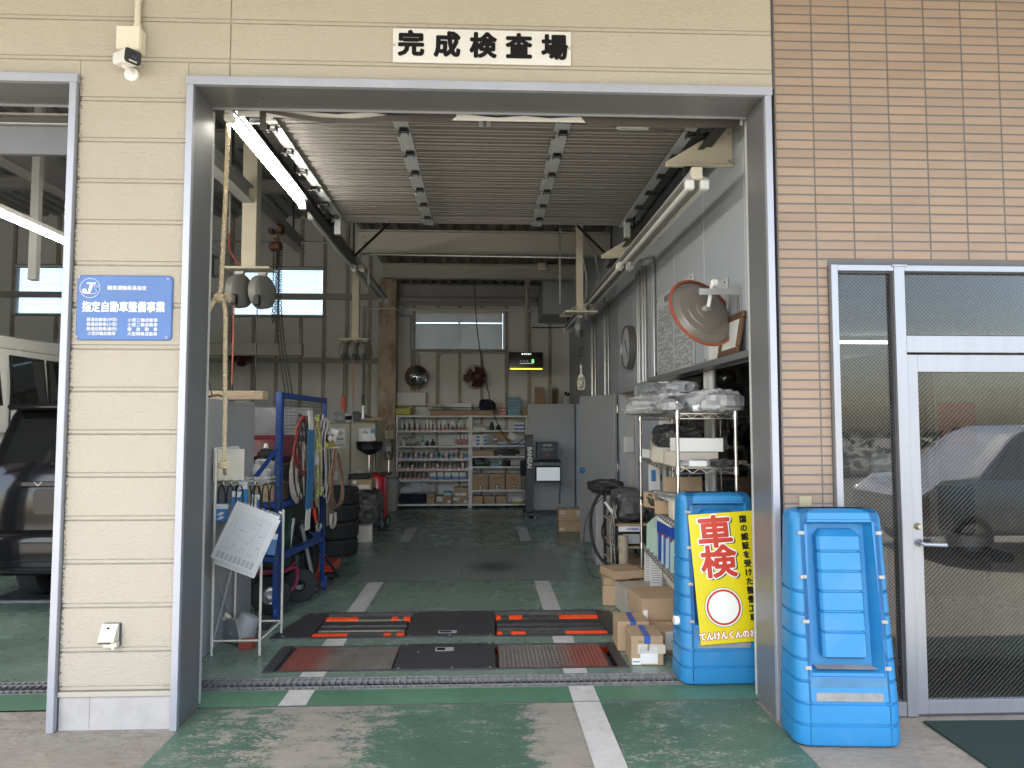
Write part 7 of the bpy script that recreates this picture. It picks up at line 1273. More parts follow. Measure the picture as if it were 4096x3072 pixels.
cm = thing('convex_mirror', 'round dark convex mirror with red rim on the back wall', 'mirror', (-1.33, 14.2, 2.33)); MB().lathe([(0, -0.09), (0.12, -0.07), (0.215, 0.0)], (-1.33, 14.2, 2.565), (0, 1, 0), 36).build('mirror_face', 'mirror', cm); MB().lathe([(0.215, -0.005), (0.235, 0.0), (0.238, 0.03), (0.21, 0.04)], (-1.33, 14.2, 2.565), (0, 1, 0), 36).build('rim', 'mirror_rim', cm); MB().tube([(-1.33, 14.23, 2.565), (-1.33, 14.40, 2.565)], 0.02, 8).build('arm', 'steel_grey', cm)
def wall_fan(label, c, tilt):
    t = thing('wall_fan', label, 'fan', (0, 0, 0)); MB().lathe([(0, 0.19), (0.05, 0.185), (0.09, 0.15), (0.10, 0.05), (0.08, -0.02), (0, -0.03)], (0, 0, 0), (0, -1, 0), 20).build('motor', 'fan_brown', t); cg = MB()
    for r_, d in ((0.24, 0.02), (0.225, 0.07), (0.18, 0.11), (0.10, 0.13), (0.20, -0.03), (0.14, -0.05)): cg.tube([(r_ * math.cos(a), d, r_ * math.sin(a)) for a in [2 * math.pi * k / 28 for k in range(28)]], 0.003, 4, True)
    for k in range(28): a = 2 * math.pi * k / 28; cg.tube([(0.10 * math.cos(a), 0.13, 0.10 * math.sin(a)), (0.225 * math.cos(a), 0.07, 0.225 * math.sin(a)), (0.24 * math.cos(a), 0.02, 0.24 * math.sin(a)), (0.20 * math.cos(a), -0.03, 0.20 * math.sin(a)), (0.10 * math.cos(a), -0.05, 0.10 * math.sin(a))], 0.0018, 3)
    cg.build('cage', 'fan_brown', t, 'stuff')
    for k in range(3):
        a0 = 2 * math.pi * k / 3; vs = []; n = 8
        for i in range(n): a = a0 + 1.7 * i / (n - 1); vs += [(0.05 * math.cos(a), 0.03 + 0.02 * i / n, 0.05 * math.sin(a)), (0.205 * math.cos(a), 0.02 + 0.05 * i / n, 0.205 * math.sin(a))]
        MB().add(vs, [(2 * i, 2 * i + 1, 2 * i + 3, 2 * i + 2) for i in range(n - 1)]).build('blade', 'fan_brown', t)
    MB().box(-0.26, -0.05, -0.02, 0.0, -0.09, 0.04, 0.004).build('wall_bracket', 'fan_brown', t)
    t.location = c; t.rotation_euler = tilt; return t
wall_fan('brown wall fan between studs below the closed blind', (-0.14, 14.08, 2.56), (0, 0, R(12))); wall_fan('brown wall fan tipped downward under the bright window', (-4.69, 14.0, 2.92), (R(62), 0, 0))
t = thing('breaker_cabinet', 'shallow grey breaker cabinet beneath the convex mirror', 'cabinet', (-1.43, 14.3, 1.98)); bx('case', 'cabinet_cream', -1.73, -1.13, 14.22, 14.37, 1.985, 2.265, 0.006, t); bx('door', 'wall_light', -1.71, -1.15, 14.212, 14.2195, 2.0, 2.25, 0.003, t); bx('handle', 'chrome', -1.70, -1.68, 14.205, 14.2118, 2.09, 2.15, 0.002, t)
db = thing('duct_box', 'large grey sheet metal box hung in the back corner', 'duct', (1.43, 13.7, 3.66)); bx('box', 'wall_panel', 1.11, 1.755, 13.1, 14.30, 3.67, 4.29, 0.004, db); MB().prism([(12.4, 4.43), (13.3, 4.43), (13.3, 4.30), (12.9, 4.30)], 'x', 1.08, 1.30).build('support_arm', 'steel_grey', db); bx('cable_tray', 'black', 0.90, 1.60, 13.05, 13.09, 3.40, 3.42, 0, db)
ck = thing('wall_clock', 'large round clock with dark rim on the grey side wall', 'clock', (1.74, 8.3, 2.26)); MB().lathe([(0.255, 0.0), (0.262, 0.02), (0.262, 0.075), (0.245, 0.085), (0.238, 0.07)], (1.758, 8.3, 2.52), (-1, 0, 0), 40).build('rim', 'clock_rim', ck); MB().lathe([(0, 0.068), (0.24, 0.068)], (1.758, 8.3, 2.52), (-1, 0, 0), 40).build('face', 'clock_face', ck); MB().tube([(1.686, 8.3, 2.52), (1.686, 8.20, 2.40)], 0.004, 4).tube([(1.686, 8.3, 2.52), (1.686, 8.35, 2.62)], 0.005, 4).build('hands', 'ink', ck)
# notice boards on the side wall
def side_board(label, y0, y1, z0, z1, rows):
    t = thing('notice_board', label, 'notice board', (1.74, (y0 + y1) / 2, z0)); bx('board', 'board_grey', 1.742, 1.756, y0, y1, z0, z1, 0.001, t); rows(t)
    for y, z in ((y0 + 0.03, z0 + 0.03), (y1 - 0.03, z0 + 0.03), (y0 + 0.03, z1 - 0.03), (y1 - 0.03, z1 - 0.03)): MB().cyl((1.742, y, z), (1.737, y, z), 0.008, n=8).build('screw', 'black', t)
    return t
def rows1(t):
    put_text(t, '検査手順書による', 0.075, 'board_ink', (1.7408, 6.42, 2.80), 0.001, rz=R(-90))
    pr = MB(); rd = random.Random(4)
    for col in range(2):
        for r_ in range(44):
            z = 2.73 - 0.0142 * r_; y = 6.97 - 0.60 * col; e = y
            while e > y - 0.54:
                l = rd.uniform(0.02, 0.10)
                if rd.random() < 0.72: pr.quad((1.7412, e, z), (1.7412, max(e - l, y - 0.55), z), (1.7412, max(e - l, y - 0.55), z - 0.0065), (1.7412, e, z - 0.0065))
                e -= l + 0.012
        for r_ in range(0, 44, 7): pr.quad((1.7411, 6.97 - .6 * col, 2.735 - 0.0142 * r_), (1.7411, 6.42 - .6 * col, 2.735 - 0.0142 * r_), (1.7411, 6.42 - .6 * col, 2.7335 - 0.0142 * r_), (1.7411, 6.97 - .6 * col, 2.7335 - 0.0142 * r_))
    pr.build('small_print', 'board_ink', t, 'stuff')
side_board('large grey notice board of dense small print on the side wall', 5.80, 7.03, 2.082, 2.87, rows1)
def rows2(t):
    bx('paper', 'paper', 1.7405, 1.7418, 5.0, 5.40, 2.10, 2.45, 0, t)
    for i, s in enumerate(('総検査員', '工場長', '匠輝', '照夫', '恩夫')): put_text(t, '\n'.join(s), 0.062, 'ink', (1.7395, 5.06 + 0.082 * i, 2.30 if i > 1 else 2.28), 0.0006, rz=R(-90), line=0.95)
side_board('white board with hand brushed vertical characters on the side wall', 4.98, 5.52, 2.082, 2.66, rows2)
pf = thing('picture_frame', 'wooden picture frame leaning on the window ledge', 'picture frame', (0, 0, 0))
for a in ((-0.20, 0.20, 0, 0.045), (-0.20, 0.20, 0.245, 0.29)): MB().box(a[0], a[1], -0.012, 0.012, a[2], a[3], 0.006).build('frame_bar', 'wood_frame', pf)
for s in (-1, 1): MB().box(s * 0.20 - (0.045 if s > 0 else 0), s * 0.20 + (0.045 if s < 0 else 0), -0.0125, 0.0125, 0.046, 0.244, 0.006).build('frame_bar', 'wood_frame', pf)
bx('print', 'paper', -0.155, 0.155, 0.0, 0.004, 0.045, 0.245, 0, pf); pf.location = (1.69, 4.83, 2.08); pf.rotation_euler = (R(-10), 0, R(-90))
# convex mirror seen from behind
pm = thing('traffic_mirror', 'round convex mirror seen from its tan back on a steel arm', 'mirror', (1.53, 4.9, 2.38))
ax = unit((0.42, 0.62, -0.62)); cc = Vector((1.525, 4.88, 2.385)); axb = unit((0.30, -0.72, 0.55))
nrm = unit((0.35, -0.85, 0.40))
MB().lathe([(0, 0.050), (0.07, 0.049), (0.073, 0.045), (0.14, 0.042), (0.144, 0.037), (0.20, 0.031), (0.205, 0.026), (0.235, 0.016), (0.255, 0.0)], cc, nrm, 48).build('back_shell', 'mirror_back', pm)
MB().lathe([(0.255, -0.004), (0.268, 0.0), (0.27, 0.012), (0.252, 0.016)], cc, nrm, 48).build('rim', 'mirror_rim', pm); MB().lathe([(0, -0.06), (0.15, -0.04), (0.25, 0.0)], cc, nrm, 40).build('mirror_face', 'mirror', pm)
hub = cc + nrm * 0.053
MB().tube([hub + nrm * 0.03, Vector((1.575, 4.78, 2.575))], 0.013, 10).build('stem', 'white_paint', pm); MB().cyl(hub - nrm * 0.005, hub + nrm * 0.03, 0.022, n=12).box(hub.x - 0.03, hub.x + 0.03, hub.y - 0.02, hub.y, hub.z - 0.012, hub.z + 0.012).build('clamp', 'conduit', pm)
MB().box(1.565, 1.605, 4.755, 4.80, 2.55, 2.60, 0.006).cyl((1.585, 4.75, 2.575), (1.585, 4.735, 2.575), 0.016, n=10).build('upper_clamp', 'white_paint', pm); bx('arm', 'conduit', 1.47, 1.757, 4.74, 4.80, 2.527, 2.532, 0, pm); bx('arm_flange', 'conduit', 1.47, 1.757, 4.74, 4.745, 2.49, 2.527, 0, pm); bx('wall_leg', 'conduit', 1.748, 1.757, 4.735, 4.80, 2.27, 2.489, 0, pm)
# ================================================================= HANGING REELS AND HOIST
def reel(parent, c, s=1.0):
    c = Vector(c); MB().lathe([(0, -0.07 * s), (0.10 * s, -0.068 * s), (0.165 * s, -0.055 * s), (0.18 * s, -0.04 * s), (0.18 * s, 0.04 * s), (0.165 * s, 0.055 * s), (0.10 * s, 0.068 * s), (0, 0.07 * s)], c, unit((0.94, -0.34, 0)), 32).build('reel_case', 'reel_grey', parent)
    MB().box(c.x - 0.03 * s, c.x + 0.03 * s, c.y - 0.19 * s, c.y - 0.12 * s, c.z - 0.17 * s, c.z - 0.06 * s, 0.01).build('outlet_mouth', 'black', parent)
    MB().prism([(c.x - 0.05 * s, c.z + 0.21 * s), (c.x + 0.05 * s, c.z + 0.21 * s), (c.x + 0.025 * s, c.z + 0.14 * s), (c.x - 0.025 * s, c.z + 0.14 * s)], 'y', c.y - 0.03, c.y + 0.03).build('hanger', 'conduit', parent)
def reel_post(label, x, y, w, z0, z1, px0, px1):
    t = thing('reel_post', label, 'post', (x, y, z0)); bx('post', 'post_cream', x - w / 2, x + w / 2, y - w / 2, y + w / 2, z0, z1, 0.004, t); bx('plate', 'post_cream', px0, px1, y - 0.12, y + 0.12, z0 - 0.025, z0 - 0.0005, 0.004, t); return t
reel_post('rust speckled cream post holding two hose reels', -2.615, 8.0, 0.16, 3.36, 5.8, -2.88, -2.37)
def hose_reel(label, c, s, drop, mat, end, grp=None):
    t = thing('hose_reel', label, 'hose reel', (c[0], c[1], c[2] - 0.2 * s), grp); reel(t, c, s)
    p = Vector(c) + Vector((0, -0.155 * s, -0.14 * s)); MB().tube([p, Vector((p.x - 0.005, p.y, drop))], 0.0085 if mat != 'black' else 0.007, 6).build('hose', mat, t)
    if end == 'plug': MB().lathe([(0, 0), (0.018, 0.01), (0.02, 0.06), (0.010, 0.16), (0, 0.16)], (p.x - 0.005, p.y, drop - 0.14), (0, 0, 1), 12).build('nozzle', 'black', t)
    if end == 'switch': bx('pendant', 'jack_orange', p.x - 0.035, p.x + 0.035, p.y - 0.03, p.y + 0.03, drop - 0.2, drop, 0.01, t); [MB().cyl((p.x, p.y - 0.03, drop - 0.05 - 0.05 * k), (p.x, p.y - 0.038, drop - 0.05 - 0.05 * k), 0.014, n=10).build('button', 'black', t) for k in range(3)]
    if end == 'lamp': MB().cyl((p.x, p.y, drop), (p.x, p.y, drop - 0.16), 0.020, n=10).build('grip', 'black', t); MB().cyl((p.x, p.y, drop - 0.16), (p.x, p.y, drop - 0.36), 0.024, n=12).build('lamp_tube', 'white_plastic', t)
    if end == 'gun': MB().tube([(p.x, p.y, drop), (p.x, p.y, drop - 0.05), (p.x - 0.02, p.y, drop - 0.09)], [0.012, 0.018, 0.012], 8).build('nozzle', 'steel_grey', t)
    if end == 'cage':
        q = p.copy(); bx('grip', 'black', p.x - 0.022, p.x + 0.022, p.y - 0.02, p.y + 0.02, drop - 0.14, drop, 0.008, t); MB().tube([(p.x, p.y, drop - 0.14), (p.x, p.y, drop - 0.24)], 0.005, 5).build('cord', 'black', t); MB().cyl((p.x, p.y, drop - 0.24), (p.x, p.y, drop - 0.36), 0.016, n=10).build('handle', 'conduit', t)
        cg = MB(); cg.lathe([(0.022, -0.36), (0.042, -0.38), (0.045, -0.40)], (p.x, p.y, drop), (0, 0, 1), 14)
        for k in range(8): a = 2 * math.pi * k / 8; cg.tube([(p.x + 0.035 * math.cos(a), p.y + 0.035 * math.sin(a), drop - 0.38), (p.x + 0.05 * math.cos(a), p.y + 0.05 * math.sin(a), drop - 0.47), (p.x + 0.04 * math.cos(a), p.y + 0.04 * math.sin(a), drop - 0.55)], 0.005, 4)
        for z_, r_ in ((0.43, 0.046), (0.50, 0.05), (0.55, 0.042)): cg.tube([(p.x + r_ * math.cos(a), p.y + r_ * math.sin(a), drop - z_) for a in [2 * math.pi * k / 16 for k in range(16)]], 0.004, 4, True)
        cg.build('lamp_cage', 'cream_plastic', t); MB().sphere((p.x, p.y, drop - 0.46), 0.028, 10).build('bulb', 'white_plastic', t)
    return t
hose_reel('grey hose reel with orange-red hose under the cream post', (-2.73, 8.0, 3.10), 1.05, 2.02, 'hose_orange', 'plug'); hose_reel('grey hose reel with thin dark cord under the cream post', (-2.48, 8.0, 3.09), 1.05, 1.95, 'black', None)
reel_post('slim cream post holding three small cable reels', -1.97, 11.0, 0.11, 2.93, 4.44, -2.20, -1.75)
hose_reel('small cable reel with orange push button pendant', (-2.12, 11.0, 2.745), 0.85, 2.03, 'black', 'switch'); hose_reel('small cable reel with red air hose', (-1.97, 11.0, 2.74), 0.85, 1.93, 'hose_orange', 'gun'); hose_reel('small cable reel with long inspection lamp', (-1.82, 11.0, 2.74), 0.85, 2.06, 'black', 'lamp')
reel_post('slim cream post near the side wall holding one reel', 1.235, 9.0, 0.085, 3.055, 4.44, 1.03, 1.45)
hose_reel('grey cable reel with caged lamp near the side wall', (1.235, 9.0, 2.85), 0.72, 2.60, 'black', 'cage')
pipe('air_drop_pipe', 'steel air pipe with valve beside the rust speckled post', [(-2.86, 8.0, 5.5), (-2.86, 8.0, 3.75)], 0.014); pipe('air_drop_hose', 'dark red hose curving from the air pipe to the reel', smooth([(-2.86, 8.0, 3.75), (-2.855, 8.0, 3.6), (-2.80, 8.0, 3.48), (-2.72, 8.0, 3.38)], 5), 0.01, 'cable_red', 'hose')
ch = thing('chain_hoist', 'rusty red chain hoist hanging from the runway beam', 'chain hoist', (-2.63, 9.0, 3.8)); MB().box(-2.72, -2.655, 8.93, 9.07, 4.03, 4.14, 0.01).box(-2.605, -2.54, 8.93, 9.07, 4.03, 4.14, 0.01).build('trolley', 'hoist_rust', ch); MB().tube(smooth([(-2.63, 9, 4.04), (-2.60, 9, 4.0), (-2.63, 9, 3.95), (-2.66, 9, 3.97)], 4), 0.012, 8).build('hook', 'hoist_rust', ch); MB().lathe([(0, -0.07), (0.05, -0.07), (0.06, -0.05), (0.06, 0.05), (0.05, 0.07), (0, 0.07)], (-2.63, 9, 3.86), unit((1, -0.3, 0)), 18).build('gear_case', 'hoist_rust', ch)
chain_links(ch, [(-2.64, 8.95, 3.80), (-2.64, 8.95, 2.9)], 0.045, 'chain_dark', 0.012, 0.004); chain_links(ch, [(-2.61, 8.98, 3.80), (-2.62, 8.97, 2.9)], 0.045, 'chain_dark', 0.012, 0.004)
for k in range(3): chain_links(ch, [Vector((-2.60 + 0.02 * k, 9.02, 3.80)).lerp(Vector((-2.36 + 0.04 * k, 8.6 , 1.95)), i / 10) - Vector((0.06 * math.sin(math.pi * i / 10), 0, 0)) for i in range(11)], 0.045, 'chain_dark', 0.011, 0.0035)
# ================================================================= TROLLEY AND HOSES AT THE SIDE WALL
tc = thing('tester_trolley', 'grey trolley with gas tester and cables by the steel door', 'trolley', (1.50, 7.55, 0))
for x_, y_ in ((1.36, 7.25), (1.36, 7.95), (1.70, 7.25), (1.70, 7.95)): bx('post', 'black_steel', x_ - 0.015, x_ + 0.015, y_ - 0.015, y_ + 0.015, 0.0, 0.86, 0.002, tc)
for z_ in (0.18, 0.37, 0.60): bx('shelf', 'wood', 1.345, 1.715, 7.23, 7.97, z_ - 0.02, z_, 0.002, tc)
bag('covered_tester', 'dark grey cover draped over the gas tester', (1.52, 7.45, 0.602), (0.36, 0.5, 0.34), 'grey_bag', seed=111, cat='cover', lump=0.14)
t = thing('gas_analyser', 'black gas tester with grey screen on the trolley shelf', 'tester', (1.5, 7.4, 0.37)); bx('case', 'black', 1.40, 1.66, 7.27, 7.55, 0.372, 0.52, 0.01, t); bx('screen', 'board_grey', 1.43, 1.60, 7.2675, 7.2695, 0.395, 0.49, 0, t)
t = thing('white_tester_box', 'white lettered instrument box on the trolley', 'instrument', (1.5, 7.6, 0.37)); bx('case', 'white_plastic', 1.375, 1.60, 7.22, 7.265, 0.522, 0.575, 0.004, t); put_text(t, 'HORIBA', 0.032, 'box_blue', (1.52, 7.218, 0.548), 0.001)
bag('bagged_parts', 'dark glossy bag on the steel stool by the door', (1.45, 8.35, 0.80), (0.40, 0.35, 0.16), 'plastic_dark', seed=113)
tag(bx('steel_stool', 'steel_grey', 1.30, 1.66, 8.2, 8.5, 0.0, 0.79, 0.01), 'grey steel stand under the dark glossy bag', 'stand')
for k in range(3):
    tag(MB().tube(smooth(([(1.50, 8.0, 0.86), (1.36, 7.9, 0.90), (1.20, 7.8, 0.70), (1.17, 7.7, 0.42), (1.24, 7.6, 0.20), (1.38, 7.5, 0.12), (1.5, 7.4, 0.2)], [(1.52, 8.0, 0.70), (1.40, 7.9, 0.62), (1.31, 7.85, 0.45), (1.36, 7.8, 0.30), (1.50, 7.7, 0.26)], [(1.40, 8.0, 0.84), (1.16, 7.9, 0.60), (1.09, 7.7, 0.25), (1.15, 7.55, 0.02), (1.30, 7.5, 0.012)])[k], 8), (0.018, 0.010, 0.005)[k], 8).build('exhaust_hose', 'rubber'), ('fat black hose looping out from the tester trolley', 'thinner black hose inside the fat hose loop', 'thin black lead drooping beside the trolley')[k], 'hose')
t = thing('hanging_cables', 'bundle of dark leads hanging on the trolley end', 'cable', (1.34, 7.2, 0.2))
for k in range(12): MB().tube(smooth([(1.33 + 0.008 * (k % 5), 7.2, 0.80), (1.28 + 0.012 * (k % 4), 7.17, 0.55), (1.29 + 0.012 * (k % 6), 7.17, 0.3 - 0.02 * (k % 4)), (1.33, 7.2, 0.22), (1.37, 7.2, 0.45)], 4), 0.0045, 5).build('lead', 'black' if k % 3 else 'card_grey', t)
MB().tube([(1.24, 7.25, 0.82), (1.33, 7.22, 0.70), (1.35, 7.22, 0.66)], [0.012, 0.018, 0.010], 8).build('probe_handle', 'white_plastic', t)
tag(MB().tube([(1.40, 7.12, 0.0), (1.405, 7.12, 0.25), (1.40, 7.13, 0.50)], [0.05, 0.048, 0.05], 14).build('log_post', 'log'), 'short peeled log standing by the tester trolley', 'log')
t = thing('cable_heap', 'heap of black hoses under the tester trolley', 'hose', (1.52, 7.5, 0.0))
for k in range(5): MB().tube([(1.52 + (0.13 - 0.01 * k) * math.cos(a), 7.45 + (0.18 - 0.01 * k) * math.sin(a), 0.02 + 0.022 * k + 0.015 * math.sin(3 * a + k)) for a in [2 * math.pi * i / 24 for i in range(24)]], 0.014, 6, True).build('coil', 'rubber', t)
# wall boxes behind the rack
t = thing('control_box', 'cream electric box on the side wall behind the rack', 'electric box', (1.72, 6.75, 1.1)); bx('case', 'cream_plastic', 1.66, 1.757, 6.75, 7.02, 1.14, 1.46, 0.006, t); MB().tube([(1.71, 6.8, 1.14), (1.71, 6.8, 0.98), (1.72, 6.8, 0.5)], 0.02, 8).build('conduit', 'conduit', t)
t = thing('first_aid_case', 'small dark case strapped to the rear rack post', 'case', (1.36, 6.55, 1.33)); MB().box(1.30, 1.40, 6.5, 6.6, 1.34, 1.50, 0.012).build('case', 'steel_grey', t)
# ================================================================= VEHICLES
def body_shell(prof, half, belt, top, taper, along):
    """side profile (run, z) lofted across the width with rounded shoulders and tumblehome"""
    mb = MB(); cy = sum(p[0] for p in prof) / len(prof); cz = sum(p[1] for p in prof) / len(prof); rings = []
    for u, ins in ((-1, 0.055), (-0.985, 0.02), (-0.93, 0.0), (-0.5, 0), (0, 0), (0.5, 0), (0.93, 0.0), (0.985, 0.02), (1, 0.055)):
        ring = []
        for a, z in prof:
            k = 1 - taper * max(0, min(1, (z - belt) / (top - belt)))
            aa = a + (ins if a < cy else -ins) * 0.8; zz = z + (ins if z < cz else -ins) * 0.8; w = u * half * k
            ring.append((w, aa, zz) if along == 'y' else (aa, w, zz))
        rings.append(ring)
    return mb.loft(rings)
def road_wheel(parent, c, axis, R_, w):
    wt = wheel_mb(c, axis, R_, w, R_ * 0.62).build('wheel', 'tyre', parent)
    mb = MB().lathe([(0, 0.02), (R_ * 0.15, 0.02), (R_ * 0.2, 0.0), (R_ * 0.56, 0.01), (R_ * 0.62, w * 0.42), (R_ * 0.62, -w * 0.4)], c, axis, 24); mb.build('rim', 'rim', wt)
bv = thing('black_minivan', 'glossy black minivan seen from its tailgate in the left garage', 'van', (-3.5, 8.6, 0))
def off(pts, dx): return pts
prof = [(6.40, 0.30), (6.31, 0.36), (6.285, 0.60), (6.30, 0.66), (6.335, 0.70), (6.345, 0.95), (6.365, 1.12), (6.42, 1.27), (6.50, 1.48), (6.585, 1.70), (6.66, 1.79), (7.2, 1.845), (8.4, 1.855), (9.4, 1.80), (9.75, 1.66), (10.35, 1.18), (10.9, 1.05), (11.05, 0.75), (11.05, 0.40), (10.9, 0.28)]
mb = body_shell(prof, 0.85, 1.05, 1.85, 0.13, 'y'); mb.xf(Matrix.Translation((-3.5, 0, 0))); mb.build('body', 'car_black', bv)
def slant(y0, z0, y1, z1, x0, x1, t=0.012, xt=0.0): 
    n = Vector((0, -(z1 - z0), (y1 - y0))).normalized() * t
    b = [Vector((x0, y0, z0)), Vector((x1, y0, z0)), Vector((x1 - xt, y1, z1)), Vector((x0 + xt, y1, z1))]; return MB().add(b + [p + n for p in b], [(0, 1, 2, 3), (7, 6, 5, 4), (0, 4, 5, 1), (1, 5, 6, 2), (2, 6, 7, 3), (3, 7, 4, 0)])
slant(6.425, 1.275, 6.575, 1.665, -4.20, -2.80, 0.008, 0.05).build('rear_window', 'car_glass', bv)
MB().box(-4.22, -2.78, 6.46, 6.70, 1.735, 1.79, 0.02).build('spoiler', 'car_black', bv)
for s in (-1, 1): slant(6.345, 0.92, 6.44, 1.30, -3.5 + s * 0.80 - 0.035, -3.5 + s * 0.80 + 0.035, 0.012, 0.01).build('tail_lamp', 'tail_red', bv); slant(6.342, 0.90, 6.352, 1.02, -3.5 + s * 0.785 - 0.05, -3.5 + s * 0.785 + 0.05, 0.014).build('brake_lamp', 'tail_red', bv)
MB().box(-4.02, -2.98, 6.322, 6.345, 1.07, 1.115, 0.006).build('chrome_strip', 'car_glass', bv)
MB().loft([[(-3.5 + u, y, w) for u, w in rrect(-0.37, 0.37, 0.835, 1.055, 0.05)] for y in (6.345, 6.318)]).build('plate_garnish', 'car_black', bv)
lp = bx('licence_plate', 'paper', -3.665, -3.335, 6.310, 6.317, 0.86, 1.02, 0.003, bv); put_text(bv, '4・・12', 0.09, 'green_drum', (-3.49, 6.308, 0.925), 0.001)
for d in (-1, 1): MB().prism([(-3.83 + d * 0.028, 1.112), (-3.83 + d * 0.034, 1.112), (-3.83 + 0.004 * d, 1.078), (-3.83 - 0.002 * d, 1.078)], 'y', 6.316, 6.3215).build('badge', 'chrome', bv)
MB().tube([(-3.6, 6.40, 1.245), (-3.68, 6.41, 1.26), (-3.78, 6.42, 1.265)], 0.012, 8).build('wiper', 'black', bv)
MB().box(-4.30, -2.70, 6.278, 6.30, 0.435, 0.45, 0.004).box(-4.30, -2.70, 6.279, 6.30, 0.372, 0.384, 0.004).build('bumper_crease', 'car_glass', bv)
for x_ in (-4.18, -2.82):
    for y_ in (7.05, 10.0): road_wheel(bv, (x_, y_, 0.315), (1 if x_ > -3.5 else -1, 0, 0), 0.315, 0.21)
wv = thing('white_van', 'white van raised on a lift behind the black minivan', 'van', (-5.75, 9.0, 0))
prof = [(6.75, 0.75), (6.68, 1.0), (6.68, 1.55), (6.80, 2.1), (6.95, 2.42), (7.3, 2.54), (9.5, 2.58), (10.9, 2.55), (11.05, 2.4), (11.12, 1.0), (11.05, 0.75)]
mb = body_shell(prof, 0.85, 1.55, 2.58, 0.13, 'y'); mb.xf(Matrix.Translation((-5.75, 0, 0))); mb.build('body', 'car_white', wv)
def side_pane(y0, y1, z0, z1, name, mat, out=0.006):
    def X_(z): return -5.75 + 0.85 * (1 - 0.13 * max(0, (z - 1.55) / 1.03)) + out
    return MB().quad((X_(z0), y0, z0), (X_(z0), y1, z0), (X_(z1), y1 - 0.02, z1), (X_(z1), y0 + 0.02, z1)).build(name, mat, wv)
for y0, y1 in ((6.92, 7.46), (7.66, 8.22), (8.3, 9.4), (9.5, 10.7)):
    w_ = side_pane(y0 - 0.04, y1 + 0.04, 1.80, 2.34, 'window_rubber', 'black', 0.003); side_pane(y0, y1, 1.83, 2.31, 'window_pane', 'car_glass', 0.008)
MB().box(-4.898, -4.885, 6.8, 11, 1.50, 1.53, 0.003).build('side_moulding', 'steel_grey', wv); MB().box(-4.898, -4.886, 7.55, 7.56, 0.85, 2.3, 0.0).build('door_gap', 'black', wv); MB().box(-4.899, -4.88, 8.02, 8.16, 1.62, 1.72, 0.008).build('door_handle', 'black', wv); MB().tube([(-5.0, 6.8, 2.40), (-5.0, 10.9, 2.46)], 0.015, 6).build('rain_gutter', 'car_white', wv)
MB().lathe([(0.30, 0), (0.33, 0.012), (0.36, 0.0)], (-4.896, 7.35, 0.90), (1, 0, 0), 28).build('wheel_arch', 'car_white', wv); MB().cyl((-4.895, 7.35, 0.90), (-4.889, 7.35, 0.90), 0.31, n=28).build('arch_opening', 'black', wv); road_wheel(wv, (-4.96, 10.2, 0.78), (1, 0, 0), 0.31, 0.19)
lf = thing('vehicle_lift', 'grey two post lift carrying the white van', 'vehicle lift', (-5.7, 8.9, 0)); bx('post', 'steel_grey', -4.75, -4.5, 8.8, 9.1, 0, 3.2, 0.008, lf); bx('post', 'steel_grey', -7.0, -6.75, 8.8, 9.1, 0, 3.2, 0.008, lf); bx('arm', 'black_steel', -6.7, -4.8, 8.0, 8.15, 0.62, 0.72, 0.004, lf); bx('arm', 'black_steel', -6.7, -4.8, 9.8, 9.95, 0.62, 0.72, 0.004, lf); bx('carriage', 'black_steel', -4.8, -4.5, 8.1, 9.9, 0.60, 0.619, 0, lf); bx('carriage', 'black_steel', -7.0, -6.7, 8.1, 9.9, 0.60, 0.619, 0, lf)
tag(bx('hanging_post', 'steel_grey', -4.70, -4.62, 7.44, 7.52, 3.1, 5.8, 0.004), 'grey post hanging from the roof above the black minivan', 'post')
tag(bx('cross_rail', 'steel_grey', -9, -3.0, 11.8, 11.95, 2.75, 2.95, 0.004), 'grey horizontal rail crossing behind the white van', 'rail')
sl_ = thing('floor_lift_plate', 'black ramp plate in the floor under the black minivan', 'lift plate', (-3.5, 8.5, 0)); bx('plate', 'tester_black', -4.5, -2.5, 6.75, 7.35, 0.001, 0.012, 0.002, sl_); bx('ramp_edge', 'steel_grey', -4.5, -2.5, 6.70, 6.749, 0.001, 0.006, 0, sl_)
# silver car behind the photographer, seen in the glass
cs = thing('silver_car', 'silver small car parked on the forecourt mirrored in the door glass', 'car', (6.9, -1.2, 0))
prof = [(5.25, 0.28), (5.18, 0.45), (5.20, 0.72), (5.45, 0.90), (5.95, 1.0), (6.45, 1.48), (6.75, 1.60), (7.9, 1.62), (8.45, 1.55), (8.62, 1.10), (8.68, 0.6), (8.6, 0.28)]
mb = body_shell(prof, 0.75, 0.98, 1.62, 0.17, 'x'); mb.xf(Matrix.Translation((0, -1.2, -0.008))); mb.build('body', 'car_silver', cs)
def wpane(x0, x1, xt0, xt1):
    for s in (-1, 1): MB().quad((x0, -1.2 + s * 0.755, 1.0), (x1, -1.2 + s * 0.755, 1.0), (xt1, -1.2 + s * 0.652, 1.52), (xt0, -1.2 + s * 0.652, 1.52)).build('side_window', 'board_grey', cs)
wpane(6.12, 7.15, 6.55, 7.15); wpane(7.22, 8.4, 7.22, 8.25)
for s in (-1, 1):
    MB().box(6.0, 8.5, -1.2 + s * 0.755 - 0.006, -1.2 + s * 0.755 + 0.006, 0.945, 0.965, 0).build('belt_moulding', 'chrome', cs); MB().tube([(7.02, -1.2 + s * 0.765, 0.86), (7.15, -1.2 + s * 0.78, 0.865)], 0.012, 6).build('door_handle', 'chrome', cs)
    for x_ in (5.85, 8.0): road_wheel(cs, (x_, -1.2 + s * 0.68, 0.262), (0, s, 0), 0.27, 0.16)
    MB().sphere((5.36, -1.2 + s * 0.52, 0.72), 0.12, 12, (0.8, 1, 0.8)).build('headlamp', 'lamp_clear', cs)
